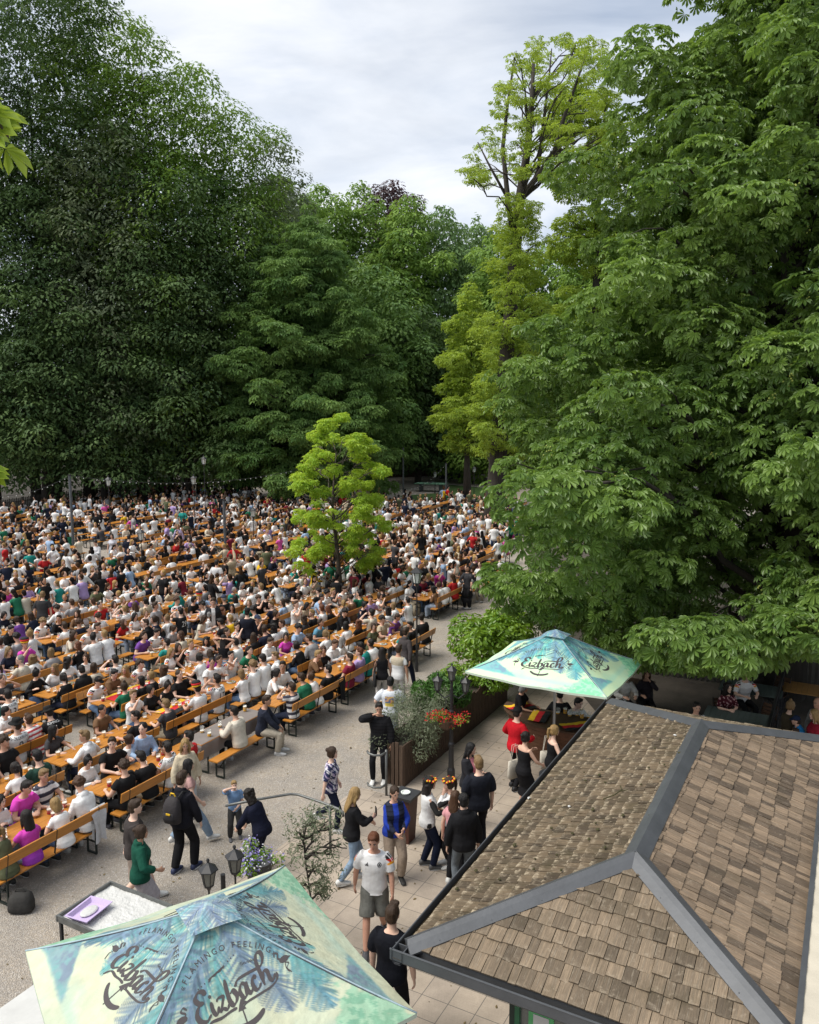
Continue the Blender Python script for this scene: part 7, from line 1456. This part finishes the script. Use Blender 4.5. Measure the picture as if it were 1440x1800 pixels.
def bar_counter():
    ca, cb = 17.55, -5.35; r = empty('bar_counter', ab(ca, cb), AL, 'curved bar counter clad in brown wooden strips under the bright parasol', 'bar counter'); s = np.radians(np.linspace(-5, 185, 40)); b = MB(); zs = np.linspace(.12, 1.02, 10)
    def ring(z, k=1.0, g=0): f = (.72 + .28 * (z / 1.02) ** .7) * k; P = np.stack([-1.0 * np.sin(s) * f - 0, 1.5 * np.cos(s) * f, np.full(40, z)], 1); P[:, :2] *= 1 - g; return np.concatenate([P, [[.02, -1.0 * f, z], [.02, 1.0 * f, z]]])
    L = []
    for i, z in enumerate(zs[:-1]): L += [ring(z + .004), ring(zs[i + 1] - .006), ring(zs[i + 1] - .005, 1, .012), ring(zs[i + 1] + .003, 1, .012)]
    b.loft(L); b.build('front', MT['bar_wood'], r); t = MB(); t.loft([ring(1.035, 1.04), ring(1.07, 1.04)]); t.build('top', MT['brown_wood'], r); k = MB(); k.loft([ring(.0, .93), ring(.12, .93)]); k.build('plinth', MT['black_metal'], r)
    top = lambda a_, b_: ab(a_, b_, 1.075)
    for i, (a_, b_, ang, lb) in enumerate(((17.35, -6.5, .4, 'left crumpled black red gold flag on the bar counter'), (17.0, -5.9, 1.2, 'crumpled flag in the middle of the bar counter'), (16.85, -5.0, .2, 'crumpled flag near the pole on the bar counter'), (17.1, -4.5, 2.0, 'flag at the right end of the bar counter'))):
        n = 16; X, Y = np.meshgrid(np.linspace(-.34, .34, n), np.linspace(-.2, .2, n)); rs = np.random.default_rng(i); Z = .05 * fbm(X.ravel() * 9 + 20 + i * 3, Y.ravel() * 9 + 20, 50 + i) + .01; V = np.stack([X.ravel() + .05 * fbm(Y.ravel() * 7 + 9, X.ravel() * 7 + 9, 60 + i), Y.ravel(), Z], 1); m = MB(); idx = np.arange(n - 1)[:, None] * n + np.arange(n - 1); Fq = np.stack([idx, idx + 1, idx + 1 + n, idx + n], -1).reshape(-1, 4); row = np.repeat(np.arange(n - 1) * 3 // (n - 1), n - 1)
        m.add(V, [Fq[row == 0]], mat=0)
        for c_ in (1, 2): m.F.append(Fq[row == c_]); m.M.append(np.full((row == c_).sum(), c_)); m.A.append(np.zeros((row == c_).sum()))
        o = m.build('national_flag', flag_mat(), smooth=True); o.location = [float(v) for v in top(a_, b_)]; o.rotation_euler = (0, 0, ang); tag(o, lb, 'flag', 'flags on the bar counter')
    for i in range(7): m = copy_tree(MUGS[rnd.randrange(3)]); m.location = [float(v) for v in top(17.42 + .1 * (i % 2), -5.6 + i * .14)]; tag(m, 'beer mug in a row at the back of the bar counter', 'mug', 'beer mugs on the bar counter')
bar_counter()
def slat_table(label, a_, b_, la, lb_, col, name='terrace_table'):
    r = empty(name, ab(a_, b_), AL, label, 'table'); t = MB(); n = max(4, int(lb_ / .12)); w = lb_ / n
    for i in range(n): t.box((0, -lb_ / 2 + w * (i + .5), .745), (la, w - .006, .025))
    t.build('tabletop', col, r)
    for x in (-1, 1):
        for y in (-1, 1): l = MB(); l.bar((x * (la / 2 - .08), y * (lb_ / 2 - .08), .73), (x * (la / 2 - .05), y * (lb_ / 2 - .05), 0), .035, .035); l.build('leg', MT['black_metal'], r)
GT = mat('grey_green_top', (.075, .10, .095), .6, .25, 5, stretch=(8, 1, 1)); slat_table('weathered green terrace table beside the shingle roof', 20.0, -2.05, 1.05, 1.5, GT); slat_table('second green terrace table under the chestnut leaves', 22.35, -2.0, .9, 1.5, GT); slat_table('dark brown terrace table beside the parasol corner', 21.3, -4.9, .8, 1.2, MT['brown_wood']); slat_table('yellow brown terrace table beyond the railing', 23.0, -.7, .9, 1.3, mat('ochre_top', (.28, .15, .045), .55, .25, 5))
def folding_chair():
    r = empty('folding_chair'); s = MB()
    for i in range(5): s.box((0, -.16 + i * .08, .45), (.42, .068, .018))
    s.build('seat', MT['brown_wood'], r); b = MB()
    for i in range(4): b.box((0, -.21 - .02 * i, .58 + i * .085), (.42, .018, .068))
    b.build('backrest', MT['brown_wood'], r)
    for x in (-.2, .2):
        for p, q in (((x, -.28, .9), (x, .2, 0)), ((x * .9, .2, .44), (x * .9, -.22, 0))): l = MB(); l.bar(p, q, .016, .03); l.build('leg', MT['black_metal'], r)
    return r
FC = folding_chair(); fu = []
def put_chair(p, rz, lb):
    o = FC if not fu else copy_tree(FC); fu.append(1); o.location = (float(p[0]), float(p[1]), .006); o.rotation_euler = (0, 0, rz); tag(o, lb, 'chair', 'brown folding chairs on the terrace')
CHL = ['under the smiling black and white shirt', 'under the dotted blouse', 'under the football shirt below the leaves', 'under the white pullover by the parasol', 'under the dark jacket by the parasol', 'under the scarf wearer', 'under the black pullover']
for (q, rz), l in zip(CH, CHL): put_chair(q, rz, 'brown slatted folding chair ' + l)
for a_, b_, g, l in ((20.75, -1.55, R(150), 'standing empty behind the green table'), (19.1, -1.7, R(-30), 'empty at the near side of the green table'), (23.1, -1.4, R(160), 'empty in shade behind the second green table'), (19.15, -2.5, R(-30), 'empty by the roof ridge cap')): put_chair(ab(a_, b_), AL - R(90) + g, 'brown slatted folding chair ' + l)
def terrace_rail():
    r = empty('terrace_railing', ab(18.0, -1.3), AL, 'black metal railing with mesh panels between terrace tables', 'railing'); b = MB(); b.box((2.5, 0, 1.1), (5.0, .06, .05)); b.box((2.5, 0, .15), (5.0, .04, .04)); b.build('rail', MT['black_metal'], r); m = MB()
    for i in range(100): m.bar((i * .05, 0, .17), (i * .05, 0, 1.08), .008, .008)
    m.build('grille', MT['black_metal'], r)
    for x in (0, 1.66, 3.33, 5.0): p = MB(); p.box((x, 0, .56), (.06, .062, 1.12)); p.build('post', MT['black_metal'], r)
terrace_rail()
# front left: serving trolley and white board
def trolley():
    r = empty('serving_trolley', ab(7.6, -8.95), AL, 'metal serving table with crumpled white liner beside the front parasol', 'serving table'); la, lb = .95, 1.25; b = MB()
    for x, y, sx, sy in ((0, lb / 2, la + .04, .03), (0, -lb / 2, la + .04, .03), (la / 2, 0, .03, lb - .03), (-la / 2, 0, .03, lb - .03)): b.box((x, y, .84), (sx, sy, .09))
    b.build('rim', MT['galv'], r); n = 60; X, Y = np.meshgrid(np.linspace(-la / 2 + .015, la / 2 - .015, n), np.linspace(-lb / 2 + .015, lb / 2 - .015, n)); Z = .815 + .03 * fbm(X.ravel() * 6 + 9, Y.ravel() * 6 + 9, 33) + .018 * np.abs(fbm(X.ravel() * 14 + 9, Y.ravel() * 14 + 9, 37) - .5) * 2; idx = np.arange(n - 1)[:, None] * n + np.arange(n - 1); m = MB(); m.add(np.stack([X.ravel(), Y.ravel(), Z], 1), [np.stack([idx, idx + 1, idx + 1 + n, idx + n], -1).reshape(-1, 4)]); m.build('liner', MT['white'], r, smooth=False)
    for x in (-1, 1):
        for y in (-1, 1): l = MB(); l.box((x * (la / 2 - .03), y * (lb / 2 - .03), .395), (.04, .04, .79)); l.build('leg', MT['black_metal'], r)
    s = MB(); s.box((0, 0, .3), (la - .1, lb - .1, .02)); s.build('shelf', MT['galv'], r)
    t = MB()
    lav = mat('lavender_plastic', (.50, .40, .62), .5, .1, 8)
    def rr(w, d, z): return np.array([[-w, -d, z], [w, -d, z], [w, d, z], [-w, d, z]])
    t.loft([rr(.21, .15, 0), rr(.25, .19, .06), rr(.26, .20, .06), rr(.26, .2, .068), rr(.235, .175, .068), rr(.2, .14, .012)]); o = t.build('plastic_tray', lav); o.location = [float(v) for v in ab(7.4, -9.25, .86)]; o.rotation_euler = (0, 0, AL + .12); tag(o, 'lavender plastic tray lying on the white trolley liner', 'tray')
    nn = MB(); nn.ball((0, 0, .03), (.15, .1, .03), 12, 6); w = nn.build('paper', MT['white'], o)
trolley()
def white_board():
    r = empty('white_table', ab(5.6, -8.25), AL, 'white tabletop at the bottom left corner beside the parasol', 'table'); t = MB(); t.box((0, 0, .83), (1.5, .86, .035)); t.build('tabletop', MT['white'], r)
    for x in (-.6, .6):
        for y in (-.34, .34): l = MB(); l.box((x, y, .405), (.045, .045, .81)); l.build('leg', MT['grey_pole'], r)
white_board()
# jackets over bench ends and a bag under the bench
def draped(label, p, rz, col, seed, w=.3, h=.62):
    n = 24; X, Y = np.meshgrid(np.linspace(-w / 2, w / 2, n), np.linspace(-1, 1, n)); t = Y.ravel(); rs = seed; V = np.stack([X.ravel() * (1 - .25 * np.abs(t)) + .02 * np.sin(t * 5 + X.ravel() * 12), .05 * np.tanh(t * 6) + .025 * np.sin(X.ravel() * 26 + seed) * np.abs(t), .96 - h * np.abs(t) ** 1.1 - .06 * (t < 0) * np.abs(np.sin(X.ravel() * 9))], 1); idx = np.arange(n - 1)[:, None] * n + np.arange(n - 1); m = MB(); m.add(V, [np.stack([idx, idx + 1, idx + 1 + n, idx + n], -1).reshape(-1, 4)]); o = m.build('jacket', MT['cloth'], smooth=True); o.color = (*col, 1); o.location = [float(v) for v in p]; o.rotation_euler = (0, 0, rz); tag(o, label, 'jacket')
draped('pale jacket hanging over the end of the nearest front bench', ab(9.55, -11.56, 0), AL, (.55, .55, .56), 1); draped('black jacket hanging over a front bench end past the cloth table', ab(17.5, -11.56, 0), AL, (.02, .02, .022), 2)
b_ = MB(); b_.loft([ering(np.array([0, .02 * z, z]), np.array([1., 0, 0]), np.array([0, 1., 0]), a, d, 16, .65) for z, a, d in ((.005, .17, .10), (.03, .2, .13), (.15, .2, .14), (.27, .17, .12), (.33, .10, .07))]); b_.tube([(-.1, 0, .3), (-.06, 0, .38), (.06, 0, .38), (.1, 0, .3)], .012, 5); b_ = b_.build('rucksack', MT['cloth'], smooth=True); b_.color = (.05, .048, .045, 1); b_.location = [float(v) for v in ab(7.8, -11.35)]; tag(b_, 'dark rucksack on the gravel under the nearest front bench', 'rucksack')

# leaf litter on gravel and paving
_n = 900; _P = np.array([ab(rng.uniform(4, 26), -rng.uniform(3.5, 11.3), .008 + .004) for _ in range(_n)]); V, F = leaves(_P, np.tile([0, 0, 1.], (_n, 1)) + rng.normal(0, .12, (_n, 3)), rng.normal(size=(_n, 3)) * [1, 1, .05], rng.uniform(.025, .07, _n), OVAL); V[:, 2] = np.abs(V[:, 2] - .008) + .008
tag(link('fallen_leaves', mesh_np('fallen_leaves', V, [F], leaf_mat('dry_leaf', (.07, .045, .02), (.20, .15, .06), (.2, .12, .03), .1, .8), None, A=rng.random(len(F)))), 'small dry leaves scattered over gravel and paving', 'leaves', kind='stuff')
